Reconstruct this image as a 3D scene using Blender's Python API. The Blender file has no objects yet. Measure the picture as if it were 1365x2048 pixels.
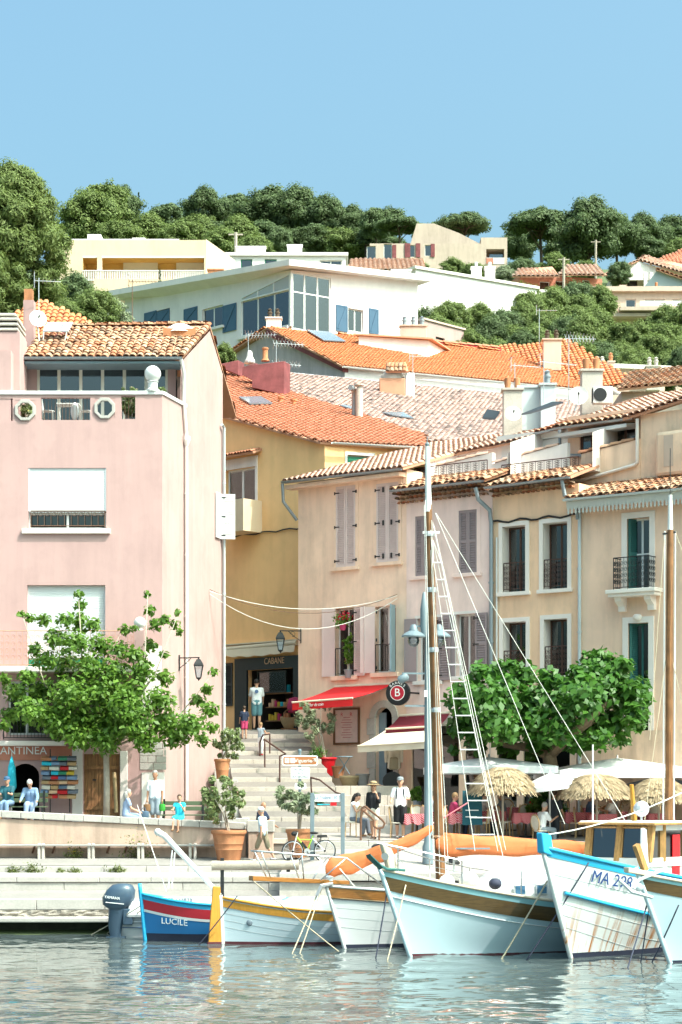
import bpy, bmesh, math, random
import numpy as np
from mathutils import Vector as V, Matrix
random.seed(7); RN=np.random.default_rng(11)
R=math.radians
# ---------------------------------------------------------------- camera, world, sun, exposure
F=4100.; H=3.89; YH=1590.
SC=bpy.context.scene; COL=SC.collection
cam=bpy.data.cameras.new('camera'); co=bpy.data.objects.new('camera',cam); COL.objects.link(co)
co.location=(0,0,H); co.rotation_euler=(R(90),0,0)
cam.sensor_fit='VERTICAL'; cam.sensor_height=36; cam.sensor_width=24; cam.lens=F/2048*36
cam.shift_y=(YH-1024)/2048; cam.clip_start=1; cam.clip_end=3000
SC.camera=co
SUN=V((.82,-.57,0)).normalized()*math.cos(R(53))+V((0,0,math.sin(R(53))))
W=bpy.data.worlds.new('World'); SC.world=W; W.use_nodes=True
nt=W.node_tree; bg=nt.nodes['Background']; sk=nt.nodes.new('ShaderNodeTexSky'); sk.sky_type='NISHITA'; sk.sun_disc=False
sk.sun_elevation=R(53); sk.sun_rotation=math.atan2(SUN.x,SUN.y); sk.air_density=1.0; sk.dust_density=10.0; sk.ozone_density=1.2; sk.altitude=50
tn=nt.nodes.new('ShaderNodeVectorMath'); tn.operation='MULTIPLY'; tn.inputs[1].default_value=(.69,.975,.935); nt.links.new(sk.outputs[0],tn.inputs[0]); nt.links.new(tn.outputs[0],bg.inputs[0]); bg.inputs[1].default_value=.15
sl=bpy.data.lights.new('sun','SUN'); sl.energy=2.2; sl.angle=R(.53); sl.color=(1,.915,.85)
so=bpy.data.objects.new('sun',sl); COL.objects.link(so); so.rotation_euler=SUN.to_track_quat('Z','Y').to_euler(); so.location=(30,-10,60)
SC.view_settings.view_transform='Standard'; SC.view_settings.look='None'; SC.view_settings.exposure=1.38; SC.view_settings.gamma=1
SC.cycles.max_bounces=8; SC.cycles.transparent_max_bounces=12; SC.cycles.caustics_reflective=False; SC.cycles.caustics_refractive=False
SC.cycles.use_denoising=True; SC.cycles.sample_clamp_indirect=6
# ---------------------------------------------------------------- helpers
def at(px,py,Y): return V(((px-682.5)*Y/F,Y,H-(py-YH)*Y/F))
def X(px,Y): return (px-682.5)*Y/F
def Z(py,Y): return H-(py-YH)*Y/F
def ray_plane(px,py,P,N):
    d=V(((px-682.5)/F,1,-(py-YH)/F)); C=V((0,0,H)); return C+d*((P-C).dot(N)/d.dot(N))
class Fr:
    """facade frame: u along the wall, v inward, z up"""
    def __init__(s,O,P=None,ang=None):
        s.O=V((O[0],O[1],0))
        s.U=(V((P[0],P[1],0))-s.O).normalized() if P is not None else V((math.cos(ang),math.sin(ang),0))
        s.N=V((-s.U.y,s.U.x,0))
    def p(s,u,v,z): return s.O+s.U*u+s.N*v+V((0,0,z))
    def uz(s,px,py,v=0):
        q=ray_plane(px,py,s.O+s.N*v,s.N); return (q-s.O).dot(s.U),q.z
    def rect(s,x0,y0,x1,y1,v=0):
        ym=(y0+y1)/2; xm=(x0+x1)/2
        return (s.uz(x0,ym,v)[0],s.uz(x1,ym,v)[0],s.uz(xm,y1,v)[1],s.uz(xm,y0,v)[1])
def wl(o):
    r=V((0,0,0))
    while o is not None: r=r+o.location; o=o.parent
    return r
def tag(o,label=None,cat=None,group=None,kind=None):
    if label: o['label']=label
    if cat: o['category']=cat
    if group: o['group']=group
    if kind: o['kind']=kind
    return o
def thing(name,label,cat,loc=(0,0,0),group=None):
    o=bpy.data.objects.new(name,None); COL.objects.link(o); o.location=loc; o.empty_display_size=.2
    return tag(o,label,cat,group)
class MB:
    def __init__(s): s.v=[]; s.f=[]
    def add(s,vs,fs):
        b=len(s.v); s.v+=[tuple(x) for x in vs]; s.f+=[tuple(i+b for i in f) for f in fs]; return s
    def hexa(s,p): return s.add(p,[(0,3,2,1),(4,5,6,7),(0,1,5,4),(1,2,6,5),(2,3,7,6),(3,0,4,7)])
    def box(s,x0,x1,y0,y1,z0,z1): return s.hexa([(x0,y0,z0),(x1,y0,z0),(x1,y1,z0),(x0,y1,z0),(x0,y0,z1),(x1,y0,z1),(x1,y1,z1),(x0,y1,z1)])
    def fbox(s,fr,u0,u1,v0,v1,z0,z1): return s.hexa([fr.p(u0,v0,z0),fr.p(u1,v0,z0),fr.p(u1,v1,z0),fr.p(u0,v1,z0),fr.p(u0,v0,z1),fr.p(u1,v0,z1),fr.p(u1,v1,z1),fr.p(u0,v1,z1)])
    def bar(s,a,b,w,h=None,up=V((0,0,1))):
        a=V(a); b=V(b); h=h or w; d=(b-a).normalized(); x=d.cross(up)
        x=x.normalized() if x.length>1e-4 else V((1,0,0)); y=x.cross(d); x*=w/2; y*=h/2
        return s.hexa([a-x-y,a+x-y,a+x+y,a-x+y,b-x-y,b+x-y,b+x+y,b-x+y])
    def poly(s,p): return s.add(p,[tuple(range(len(p)))])
    def prism(s,p,e):
        n=len(p); e=V(e); q=[V(x) for x in p]; 
        return s.add(q+[x+e for x in q],[tuple(range(n-1,-1,-1)),tuple(range(n,2*n))]+[(i,(i+1)%n,n+(i+1)%n,n+i) for i in range(n)])
    def tube(s,pts,r,n=6,cap=True):
        P=[V(p) for p in pts]; m=len(P); rs=r if isinstance(r,(list,tuple)) else [r]*m
        t0=(P[1]-P[0]).normalized(); x=t0.orthogonal().normalized(); vs=[]
        for i in range(m):
            t=(P[min(i+1,m-1)]-P[max(i-1,0)]); t=t.normalized() if t.length>1e-9 else t0
            x=(x-t*x.dot(t)); x=x.normalized() if x.length>1e-6 else t.orthogonal().normalized(); y=t.cross(x)
            vs+=[P[i]+(x*math.cos(2*math.pi*k/n)+y*math.sin(2*math.pi*k/n))*rs[i] for k in range(n)]
        fs=[(i*n+k,i*n+(k+1)%n,(i+1)*n+(k+1)%n,(i+1)*n+k) for i in range(m-1) for k in range(n)]
        if cap: fs+=[tuple(range(n-1,-1,-1)),tuple((m-1)*n+k for k in range(n))]
        return s.add(vs,fs)
    def lathe(s,prof,c,n=16,mat=None,sx=1,sy=1,cap=True):
        c=V(c); vs=[]
        for r,z in prof:
            for k in range(n):
                q=V((r*sx*math.cos(2*math.pi*k/n),r*sy*math.sin(2*math.pi*k/n),z)); vs.append(c+(mat@q if mat else q))
        m=len(prof)
        return s.add(vs,[(i*n+k,i*n+(k+1)%n,(i+1)*n+(k+1)%n,(i+1)*n+k) for i in range(m-1) for k in range(n)]+([tuple(range(n-1,-1,-1)),tuple((m-1)*n+k for k in range(n))] if cap else []))
    def ball(s,c,r,n=12,m=8,sc=(1,1,1),mat=None):
        c=V(c); vs=[]
        for i in range(m+1):
            a=math.pi*i/m
            for k in range(n):
                b=2*math.pi*k/n; q=V((math.sin(a)*math.cos(b)*r*sc[0],math.sin(a)*math.sin(b)*r*sc[1],-math.cos(a)*r*sc[2])); vs.append(c+(mat@q if mat else q))
        return s.add(vs,[(i*n+k,i*n+(k+1)%n,(i+1)*n+(k+1)%n,(i+1)*n+k) for i in range(m) for k in range(n)])
    def grid(s,rows):
        n=len(rows[0]); m=len(rows); return s.add([p for r in rows for p in r],[(i*n+k,i*n+k+1,(i+1)*n+k+1,(i+1)*n+k) for i in range(m-1) for k in range(n-1)])
    def build(s,name,mat,parent=None,smooth=False,bev=0,kind=None,label=None,cat=None,group=None,loc=None):
        o0=wl(parent) if parent else V(loc or (0,0,0))
        me=bpy.data.meshes.new(name); me.from_pydata([(x[0]-o0.x,x[1]-o0.y,x[2]-o0.z) for x in s.v],[],s.f)
        if mat: me.materials.append(mat if not isinstance(mat,str) else MT[mat])
        o=bpy.data.objects.new(name,me); COL.objects.link(o); o.parent=parent
        if loc and not parent: o.location=loc
        if smooth: smooth_mesh(me,smooth)
        if bev:
            md=o.modifiers.new('bevel','BEVEL'); md.width=bev; md.segments=2; md.limit_method='ANGLE'; md.angle_limit=R(40)
        tag(o,label,cat,group,kind); return o
def smooth_mesh(me,ang=True):
    me.polygons.foreach_set('use_smooth',np.ones(len(me.polygons),dtype=bool))
    if ang is not True: me.set_sharp_from_angle(angle=R(ang))
def npmesh(name,verts,faces,mat,parent=None,smooth=False,kind=None,label=None,cat=None,group=None,uv=None):
    """fast mesh from numpy arrays; faces (n,3) or (n,4)"""
    verts=np.asarray(verts,np.float32).reshape(-1,3); faces=np.asarray(faces,np.int32)
    if parent is not None: verts=verts-np.array(wl(parent),np.float32)
    k=faces.shape[1]; me=bpy.data.meshes.new(name)
    me.vertices.add(len(verts)); me.vertices.foreach_set('co',verts.ravel())
    me.loops.add(faces.size); me.loops.foreach_set('vertex_index',faces.ravel())
    me.polygons.add(len(faces)); me.polygons.foreach_set('loop_start',np.arange(0,faces.size,k,dtype=np.int32))
    me.update(calc_edges=True)
    if smooth: smooth_mesh(me,smooth)
    if mat: me.materials.append(MT[mat] if isinstance(mat,str) else mat)
    o=bpy.data.objects.new(name,me); COL.objects.link(o); o.parent=parent
    return tag(o,label,cat,group,kind)
def copy_tree(o,parent=None):
    c=o.copy(); COL.objects.link(c); c.parent=parent
    for ch in o.children: copy_tree(ch,c)
    return c
def text_part(name,txt,size,parent,mat,origin,U,Nout,depth=.01,align='CENTER',ext=.004,sx=1,shear=0):
    """lettering as real mesh: origin = centre, U = reading direction, Nout = towards reader"""
    cu=bpy.data.curves.new(name,'FONT'); cu.body=txt; cu.size=size; cu.extrude=ext; cu.align_x=align; cu.align_y='CENTER'; cu.shear=shear; cu.resolution_u=3
    tmp=bpy.data.objects.new('tmp',cu); COL.objects.link(tmp)
    dg=bpy.context.evaluated_depsgraph_get(); me=bpy.data.meshes.new_from_object(tmp.evaluated_get(dg)); bpy.data.objects.remove(tmp); bpy.data.curves.remove(cu)
    me.name=name; me.materials.clear(); me.materials.append(MT[mat])
    U=V(U).normalized(); Nn=V(Nout).normalized(); Y=Nn.cross(U).normalized()
    m=Matrix((U*sx,Y,Nn)).transposed(); me.transform(Matrix.Translation(V(origin)+Nn*depth-(wl(parent) if parent else V((0,0,0))))@m.to_4x4())
    o=bpy.data.objects.new(name,me); COL.objects.link(o); o.parent=parent; return o
# ---------------------------------------------------------------- materials
MT={}
def M(name,col,rough=.8,var=.1,scale=1.5,bump=0,bscale=30,metal=0,spec=.4,stain=0,rand=None,cols=None,coat=0,grain=None,trans=0,sub=0,fine=0):
    m=bpy.data.materials.new(name); m.use_nodes=True; n=m.node_tree; L=n.links; b=n.nodes['Principled BSDF']; MT[name]=m
    b.inputs['Roughness'].default_value=rough; b.inputs['Metallic'].default_value=metal; b.inputs['Specular IOR Level'].default_value=spec
    if coat: b.inputs['Coat Weight'].default_value=coat; b.inputs['Coat Roughness'].default_value=.08
    c=(*col,1); N=n.nodes.new
    tc=N('ShaderNodeTexCoord'); src=tc.outputs['Object']
    if rand:
        if rand=='obj': rv=N('ShaderNodeObjectInfo').outputs['Random']
        else: rv=N('ShaderNodeNewGeometry').outputs['Random Per Island']
        rp=N('ShaderNodeValToRGB'); rp.color_ramp.interpolation='LINEAR'; e=rp.color_ramp.elements
        while len(e)<len(cols): e.new(.5)
        for i,q in enumerate(cols): e[i].position=i/(len(cols)-1); e[i].color=(*q,1)
        L.new(rv,rp.inputs[0]); base=rp.outputs[0]
    else:
        rg=N('ShaderNodeRGB'); rg.outputs[0].default_value=c; base=rg.outputs[0]
    def noise(sc,det=5,mp=None,rough=.6):
        t=N('ShaderNodeTexNoise'); t.inputs['Scale'].default_value=sc; t.inputs['Detail'].default_value=det; t.inputs['Roughness'].default_value=rough
        if mp:
            q=N('ShaderNodeMapping'); q.inputs['Scale'].default_value=mp; L.new(src,q.inputs[0]); L.new(q.outputs[0],t.inputs[0])
        else: L.new(src,t.inputs[0])
        return t.outputs[0]
    def mul(base,fac,lo,hi,a=.3,bb=.7):
        mr=N('ShaderNodeMapRange'); mr.inputs[1].default_value=a; mr.inputs[2].default_value=bb; mr.inputs[3].default_value=lo; mr.inputs[4].default_value=hi; L.new(fac,mr.inputs[0])
        vm=N('ShaderNodeVectorMath'); vm.operation='SCALE'; L.new(base,vm.inputs[0]); L.new(mr.outputs[0],vm.inputs['Scale']); return vm.outputs[0]
    if var: base=mul(base,noise(scale),1-var,1+var*.7)
    if stain:
        pt=noise(.55,3); base=mul(base,pt,.98,1.012,.48,.52)
    if fine: base=mul(base,noise(scale*14,4),1-fine,1+fine*.6)
    if grain: base=mul(base,noise(grain[0],4,grain[1]),1-grain[2],1+grain[2]*.5,.35,.65)
    if stain:
        base=mul(base,noise(1.6,6,(1.6,1.6,.16)),1-stain,1.0,.36,.56)
        base=mul(base,noise(.9,7,(1,1,.6),.7),1-stain*.6,1.02,.38,.5)
    L.new(base,b.inputs['Base Color'])
    if bump:
        bp=N('ShaderNodeBump'); bp.inputs['Strength'].default_value=bump; bp.inputs['Distance'].default_value=.02
        L.new(noise(bscale,6),bp.inputs['Height']); L.new(bp.outputs[0],b.inputs['Normal'])
    if trans: b.inputs['Transmission Weight'].default_value=trans
    if sub:   # thin leaf / cloth: let light through
        tr=N('ShaderNodeBsdfTranslucent'); L.new(base,tr.inputs[0]); mx=N('ShaderNodeMixShader'); mx.inputs[0].default_value=sub
        L.new(b.outputs[0],mx.inputs[1]); L.new(tr.outputs[0],mx.inputs[2]); L.new(mx.outputs[0],n.nodes['Material Output'].inputs[0])
    return m
def MG(name,tint=(.55,.62,.65),k=.55,rough=.03):
    """window glass: see-through with a fresnel mirror"""
    m=bpy.data.materials.new(name); m.use_nodes=True; n=m.node_tree; L=n.links; n.nodes.remove(n.nodes['Principled BSDF']); MT[name]=m
    t=n.nodes.new('ShaderNodeBsdfTransparent'); t.inputs[0].default_value=(*[x*k for x in tint],1)
    g=n.nodes.new('ShaderNodeBsdfGlossy'); g.inputs['Roughness'].default_value=rough; g.inputs[0].default_value=(.9,.95,1,1)
    f=n.nodes.new('ShaderNodeFresnel'); f.inputs[0].default_value=1.7; a=n.nodes.new('ShaderNodeMath'); a.operation='MULTIPLY_ADD'; a.inputs[1].default_value=1.; a.inputs[2].default_value=.06; L.new(f.outputs[0],a.inputs[0])
    x=n.nodes.new('ShaderNodeMixShader'); L.new(a.outputs[0],x.inputs[0]); L.new(t.outputs[0],x.inputs[1]); L.new(g.outputs[0],x.inputs[2]); L.new(x.outputs[0],n.nodes['Material Output'].inputs[0]); return m
MG('glass'); MG('glass_clear',(.9,.95,.97),.9); MG('glass_blue',(.5,.75,.95),.8)
# walls
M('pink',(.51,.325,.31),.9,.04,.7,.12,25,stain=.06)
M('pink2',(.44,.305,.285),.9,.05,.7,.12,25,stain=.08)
M('yellow',(.95,.58,.28),.9,.07,.6,.15,20,stain=.05)
M('peach',(.92,.66,.51),.9,.07,.8,.2,18,stain=.12)
M('rose',(.92,.69,.63),.9,.06,.7,.1,25,stain=.1)
M('apricot',(.92,.60,.40),.9,.06,.7,.1,25,stain=.12)
M('sand',(.92,.62,.46),.9,.05,.7,.1,25,stain=.1)
M('cream',(.86,.62,.46),.9,.07,.7,.12,25,stain=.2)
M('white_wall',(.83,.75,.72),.9,.05,.6,.08,25,stain=.08)
M('white_render',(.76,.70,.695),.9,.04,.6,.06,25,stain=.04)
M('lavender',(.58,.48,.52),.9,.07,.7,.1,25,stain=.15)
M('buff',(.70,.53,.38),.9,.04,.5,.05,25,stain=.05)
M('yellow_in',(.72,.48,.18),.9,.05)
M('dusty',(.54,.42,.345),.9,.06,.5,.05,stain=.1)
M('pinkbeige',(.60,.45,.37),.9,.06,.5,.05,stain=.08)
M('terracotta_wall',(.55,.22,.15),.9,.08,.6,stain=.1)
M('greyblue_wall',(.42,.45,.48),.9,.06,.6)
M('chalk',(.56,.40,.32),.92,.10,.5,.25,14,stain=.24)
M('stone',(.52,.47,.42),.9,.16,1.2,.35,16,fine=.12)
M('stone_white',(.46,.425,.395),.9,.12,1.1,.3,18,fine=.10)
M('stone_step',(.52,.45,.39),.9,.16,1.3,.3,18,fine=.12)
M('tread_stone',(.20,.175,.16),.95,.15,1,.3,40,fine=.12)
M('asphalt',(.27,.245,.23),.95,.12,.8,.3,60,fine=.1)
M('paving',(.36,.315,.29),.9,.14,.9,.25,40,fine=.1)
M('concrete',(.37,.345,.325),.9,.14,.8,.25,30,fine=.1)
M('rubble',(.33,.29,.25),.95,.3,2.2,.8,9,fine=.2)
M('algae_shade',(.045,.05,.035),.6,.4,3,.5,14)  # waterline algae, with the shade under the ledge put into the colour
M('surround',(.86,.76,.70),.85,.05,1,.05)
M('lilac_shutter',(.70,.56,.54),.6,.05,2)
M('plum_shutter',(.32,.25,.26),.55,.06,2)
M('blue_shutter',(.055,.115,.19),.5,.05,2)
M('greyblue_paint',(.24,.33,.39),.5,.06,2)
M('teal_paint',(.035,.14,.13),.5,.08,2)
M('green_paint',(.02,.22,.12),.5,.05)
M('darkgreen_shop',(.017,.033,.038),.45,.1,2)
M('white_paint',(.72,.71,.70),.45,.03,2)
M('offwhite',(.74,.70,.62),.6,.04,2)
M('roller',(.72,.72,.74),.55,.02,2)
M('brown_frame',(.10,.045,.03),.5,.12,3)
M('brown_iron',(.075,.03,.022),.6,.15,4)
M('salmon_iron',(.55,.27,.18),.6,.1,4)
M('black_iron',(.018,.018,.02),.5,.1,4)
M('rust_iron',(.16,.08,.05),.8,.3,6)
M('zinc',(.30,.33,.36),.45,.08,2,metal=.4)
M('zinc_light',(.55,.60,.62),.5,.06,2,metal=.2)
M('zinc_green',(.55,.54,.50),.6,.06,2)
M('steel',(.62,.63,.65),.3,.05,2,metal=.9)
M('alu',(.66,.67,.69),.4,.05,2,metal=.7)
M('grey_post',(.17,.22,.25),.45,.06,2)
M('pipe_white',(.76,.70,.66),.5,.05,2)
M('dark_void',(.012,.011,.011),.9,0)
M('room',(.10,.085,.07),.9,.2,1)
M('curtain',(.72,.74,.73),.9,.08,2,sub=.3)
M('curtain_mauve',(.36,.30,.34),.9,.1,2)
M('wood_door',(.30,.145,.06),.6,.2,3,grain=(5,(8,8,.4),.35))
M('brass_text',(.72,.46,.28),.5,.05)
M('rattan',(.50,.32,.16),.7,.15,8)
M('skylight',(.16,.2,.24),.12,.05,spec=.8)
M('solar',(.42,.50,.58),.1,.05,spec=.9)
TIL=[(.30,.12,.06),(.44,.185,.095),(.51,.28,.17),(.34,.20,.125),(.54,.35,.24),(.17,.115,.08),(.42,.16,.08),(.50,.31,.19),(.24,.15,.10)]
M('tile_obj',(.5,.25,.15),.9,.2,4,.3,30,rand='obj',cols=TIL,fine=.15)
M('tile_old',(.5,.25,.15),.9,.2,4,.3,30,rand='isl',cols=TIL,fine=.15)
PAL=[(.50,.295,.215),(.58,.37,.29),(.43,.25,.18),(.62,.43,.35),(.37,.235,.18),(.54,.33,.245)]
M('tile_pale',(.6,.4,.3),.9,.12,2,.2,30,rand='isl',cols=PAL,fine=.1)
M('tile_pale_obj',(.6,.4,.3),.9,.12,2,.2,30,rand='obj',cols=PAL,fine=.1)
M('tile_orange',(.6,.2,.08),.85,.10,1,.2,30,rand='isl',cols=[(.50,.195,.11),(.55,.225,.135),(.46,.18,.10),(.57,.25,.16)],fine=.08)
M('tile_orange_obj',(.6,.2,.08),.85,.1,2,.2,30,rand='obj',cols=[(.50,.195,.11),(.55,.225,.135),(.46,.18,.10),(.57,.25,.16)],fine=.08)
M('tile_bright',(.6,.2,.08),.85,.08,1,.2,30,rand='isl',cols=[(.56,.19,.075),(.60,.22,.09),(.53,.175,.075),(.62,.25,.115)],fine=.06)
M('tile_mottle',(.5,.4,.35),.9,.15,2,.2,30,rand='isl',cols=[(.51,.34,.29),(.58,.40,.35),(.44,.30,.265),(.54,.38,.34),(.20,.15,.14),(.56,.365,.315),(.49,.34,.31),(.14,.115,.11),(.58,.41,.36)])
M('tile_far',(.55,.28,.18),.9,.15,1.5,.2,20)
M('lichen',(.62,.36,.05),.9,.2,5)
M('maroon',(.22,.06,.065),.8,.35,2,.2,12,fine=.15)
M('red_flash',(.52,.02,.03),.7,.08)
M('terracotta',(.52,.22,.105),.85,.16,2.5,.2,30,stain=.22,fine=.12)
M('red_pot',(.55,.012,.02),.4,.05,2)
M('red_cloth',(.72,.02,.025),.75,.06,2,sub=.12)
M('burgundy_cloth',(.16,.012,.025),.8,.08,2,sub=.1)
M('cream_cloth',(.78,.68,.54),.8,.05,2,sub=.1)
M('white_cloth',(.82,.82,.83),.8,.03,1,sub=.2)
M('dark_cloth',(.03,.035,.045),.8,.1,2)
M('straw',(.56,.38,.19),.9,.25,5,.4,40,rand='isl',cols=[(.27,.19,.11),(.40,.29,.18),(.47,.36,.235),(.33,.235,.135)])
M('sign_brown',(.42,.16,.06),.4,.03)
M('sign_white',(.85,.86,.86),.4,.02)
M('sign_grey',(.66,.68,.69),.4,.03)
M('sign_dark',(.012,.012,.014),.4,.03)
M('sign_red',(.42,.015,.035),.4,.03)
M('sign_ink',(.10,.12,.14),.5,0)
M('paper_pink',(.74,.57,.52),.7,.10,6)
M('poster_frame',(.16,.075,.035),.6,.1)
M('bark',(.26,.17,.11),.9,.3,3,.6,20,fine=.2)
M('bark_pale',(.40,.34,.28),.9,.2,4,.4,20,fine=.15)
M('bark_pine',(.10,.07,.05),.95,.3,1,.4,8)
def leafmat(n,cs,sub=.35,rough=.5): return M(n,cs[0],rough,.12,.8,rand='isl',cols=cs,sub=sub,spec=.5)
leafmat('leaf_mulberry',[(.085,.18,.02),(.13,.25,.03),(.18,.31,.045),(.10,.20,.023)],.45)
leafmat('leaf_plane',[(.04,.125,.014),(.062,.17,.02),(.09,.215,.03),(.046,.14,.016)],.4,.45)
leafmat('leaf_pine',[(.13,.18,.05),(.165,.215,.058),(.20,.25,.07),(.145,.195,.052)],.4,.7)
leafmat('leaf_dark',[(.085,.125,.05),(.105,.15,.056),(.125,.175,.064),(.095,.135,.05)],.4,.7)
leafmat('leaf_wood',[(.14,.19,.055),(.17,.225,.062),(.20,.255,.072),(.15,.20,.056)],.4,.7)
leafmat('leaf_far',[(.11,.16,.07),(.135,.185,.076),(.155,.21,.085),(.12,.17,.07)],.4,.7)
leafmat('leaf_olive',[(.16,.20,.10),(.24,.28,.16),(.30,.34,.21),(.20,.24,.12)],.25,.6)
leafmat('leaf_shrub',[(.16,.22,.07),(.23,.29,.11),(.30,.36,.17),(.19,.25,.09)],.4,.5)
leafmat('petal_pink',[(.62,.30,.28),(.70,.40,.34),(.74,.50,.44)],.3)
leafmat('petal_white',[(.74,.72,.62),(.80,.78,.70),(.66,.66,.52)],.3)
leafmat('petal_red',[(.65,.01,.05),(.55,.01,.03)],.2)
leafmat('petal_yellow',[(.75,.55,.05),(.7,.5,.04)],.2)
leafmat('leaf_weed',[(.12,.16,.04),(.18,.20,.06),(.10,.14,.03)],.3)
M('hill_soil',(.10,.13,.05),.95,.3,.05)
# people, street
M('skin',(.56,.31,.21),.55,.06,6,sub=.0); M('skin_tan',(.40,.20,.12),.55,.06,6)
for n,c in dict(cl_white=(.80,.80,.82),cl_lightblue=(.55,.68,.78),cl_navy=(.018,.028,.06),cl_blue=(.10,.17,.33),cl_teal=(.02,.10,.13),cl_jeans=(.20,.30,.46),cl_paleblue=(.30,.38,.55),cl_turq=(.03,.50,.66),cl_grey=(.30,.35,.40),cl_khaki=(.30,.25,.17),cl_black=(.015,.015,.018),cl_charcoal=(.03,.035,.045),cl_slate=(.16,.18,.22),cl_shortsteal=(.12,.26,.30),cl_pink=(.50,.05,.14),cl_cream=(.70,.64,.55),cl_cap=(.05,.12,.22),cl_capgrey=(.22,.24,.26)).items(): M(n,c,.85,.12,5,.15,25)
for n,c in dict(hair_brown=(.06,.035,.02),hair_dark=(.014,.011,.01),hair_grey=(.34,.32,.30),hair_white=(.62,.60,.57),hair_blond=(.28,.17,.08)).items(): M(n,c,.6,.3,20)
M('leather',(.25,.13,.06),.6,.1); M('plastic_green',(.05,.35,.05),.5,.1); M('plastic_blue',(.10,.16,.24),.4,.2,4); M('straw_hat',(.44,.31,.17),.8,.15,8)
M('ink_blue',(.02,.06,.22),.6,.05); M('seam',(.42,.45,.46),.6,.2,4); M('rubber',(.018,.018,.02),.7,.1); M('orange_canvas',(.56,.155,.05),.75,.08,1.5,.12,20,fine=.06)
M('rope_white',(.78,.75,.70),.8,.08,6); M('rope_tan',(.50,.42,.30),.85,.15,6); M('rope_dark',(.05,.055,.09),.8,.1,6); M('rope_pink',(.55,.14,.17),.8,.1,6)
# ---------------------------------------------------------------- water
def water():
    m=bpy.data.materials.new('water'); m.use_nodes=True; n=m.node_tree; b=n.nodes['Principled BSDF']; MT['water']=m
    b.inputs['Base Color'].default_value=(.085,.105,.105,1); b.inputs['Roughness'].default_value=.04; b.inputs['IOR'].default_value=1.38; b.inputs['Specular IOR Level'].default_value=.5
    t=n.nodes.new('ShaderNodeTexNoise'); t.inputs['Scale'].default_value=9; t.inputs['Detail'].default_value=3
    tc=n.nodes.new('ShaderNodeTexCoord'); mp=n.nodes.new('ShaderNodeMapping'); mp.inputs['Scale'].default_value=(.6,1.2,1); n.links.new(tc.outputs['Object'],mp.inputs[0]); n.links.new(mp.outputs[0],t.inputs[0])
    bp=n.nodes.new('ShaderNodeBump'); bp.inputs['Strength'].default_value=.06; bp.inputs['Distance'].default_value=.008; n.links.new(t.outputs[0],bp.inputs['Height']); n.links.new(bp.outputs[0],b.inputs['Normal'])
    xs=np.concatenate([np.arange(-90,-11,5.),np.arange(-11,11,.075),np.arange(11,91,5.)]); ys=np.concatenate([np.arange(-60,31,4.),np.arange(31,58.7,.05)])
    Xg,Yg=np.meshgrid(xs,ys); Zg=np.zeros_like(Xg); r=np.random.default_rng(5)
    for i in range(46):
        lam=.30*(10**(r.random()*1.05)); a=math.pi/2+r.normal()*.75; k=2*math.pi/lam; amp=.0019*lam**.85*(.5+r.random())
        Zg+=amp*np.sin(k*(math.cos(a)*Xg+math.sin(a)*Yg)+r.random()*6.3)
    # calmer and livelier patches
    Zg*=.75+.45*np.sin(.35*Xg+1+.2*Yg)*np.sin(.22*Yg+.5)
    nx=len(xs); ny=len(ys); idx=np.arange(nx*ny).reshape(ny,nx)
    fs=np.stack([idx[:-1,:-1],idx[:-1,1:],idx[1:,1:],idx[1:,:-1]],-1).reshape(-1,4)
    npmesh('harbour_water',np.stack([Xg,Yg,Zg],-1),fs,m,smooth=True,kind='structure')
water()
# ---------------------------------------------------------------- hill and ground
TY=[-400,40,60,90,110,150,200,260,320,400,520,900,2600]; TZ=[-3,-2,.3,8,21,33,49,66,84,107,104,60,-10]
def terr(x,y): return float(np.interp(y,TY,TZ))+ (0 if y<120 else 2.0*math.sin(x*.03+y*.02)+1.2*math.sin(x*.075+2))
def hill():
    ys=[-400,-100,40,60,66,70,74,78,82,86,90,95,100,110]+list(range(120,520,8))+[560,640,760,900,1200,1700,2600]; xs=[-2600,-1200,-600,-300,-200]+list(range(-150,151,10))+[200,300,600,1200,2600]
    MB().grid([[V((x,y,terr(x,y))) for x in xs] for y in ys]).build('hillside',MT['hill_soil'],smooth=True,kind='structure')
hill()
# ---------------------------------------------------------------- quay, left part with tiers
def sm(t): t=max(0,min(1,t)); return t*t*(3-2*t)
XT=-1.72
def ground(x,y):
    zl=float(np.interp(y,[57,61.2,63.5,66],[1.45,1.755,1.97,2.2])); zr=float(np.interp(y,[57,62],[1.72,2.35]))
    w=sm((x+2.6)/2.6); return zl*(1-w)+zr*w
def blocks(parent,name,mat,x0,x1,y,z0,z1,dep,ls,seed,zf=None,jit=.012):
    r=random.Random(seed); x=x0
    while x<x1-.05:
        l=min(r.uniform(*ls),x1-x); d=r.uniform(-jit,jit)
        mb=MB(); a,b=x+.006,x+l-.006; z1b=z1 if zf is None else None
        t0,t1=(z1,z1) if zf is None else (zf(a),zf(b)); s0,s1=(z0,z0) if zf is None else (zf(a)-(z1-z0),zf(b)-(z1-z0))
        mb.hexa([(a,y+d,s0+.004),(b,y+d,s1+.004),(b,y+dep,s1+.004),(a,y+dep,s0+.004),(a,y+d,t0-.002),(b,y+d,t1-.002),(b,y+dep,t1-.002),(a,y+dep,t0-.002)])
        mb.build(name,mat,parent,bev=.018); x+=l
quay=thing('quay_wall','stepped pale stone quay edge rising from the water in tiers','quay wall',(-8,58,0))
m=MB().hexa([(-60,58.25,-2),(XT,58.25,-2),(XT,60.1,-2),(-60,60.1,-2),(-60,58.25,.93),(XT,58.25,.93),(XT,60.1,1.06),(-60,60.1,1.06)])
m.build('lower_core','concrete',quay)
MB().box(-60,XT,58.05,58.2,-1.5,.34).build('waterline_face','algae_shade',quay)  # near-black face paints in the dark band of shade beneath the ledge
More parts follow.
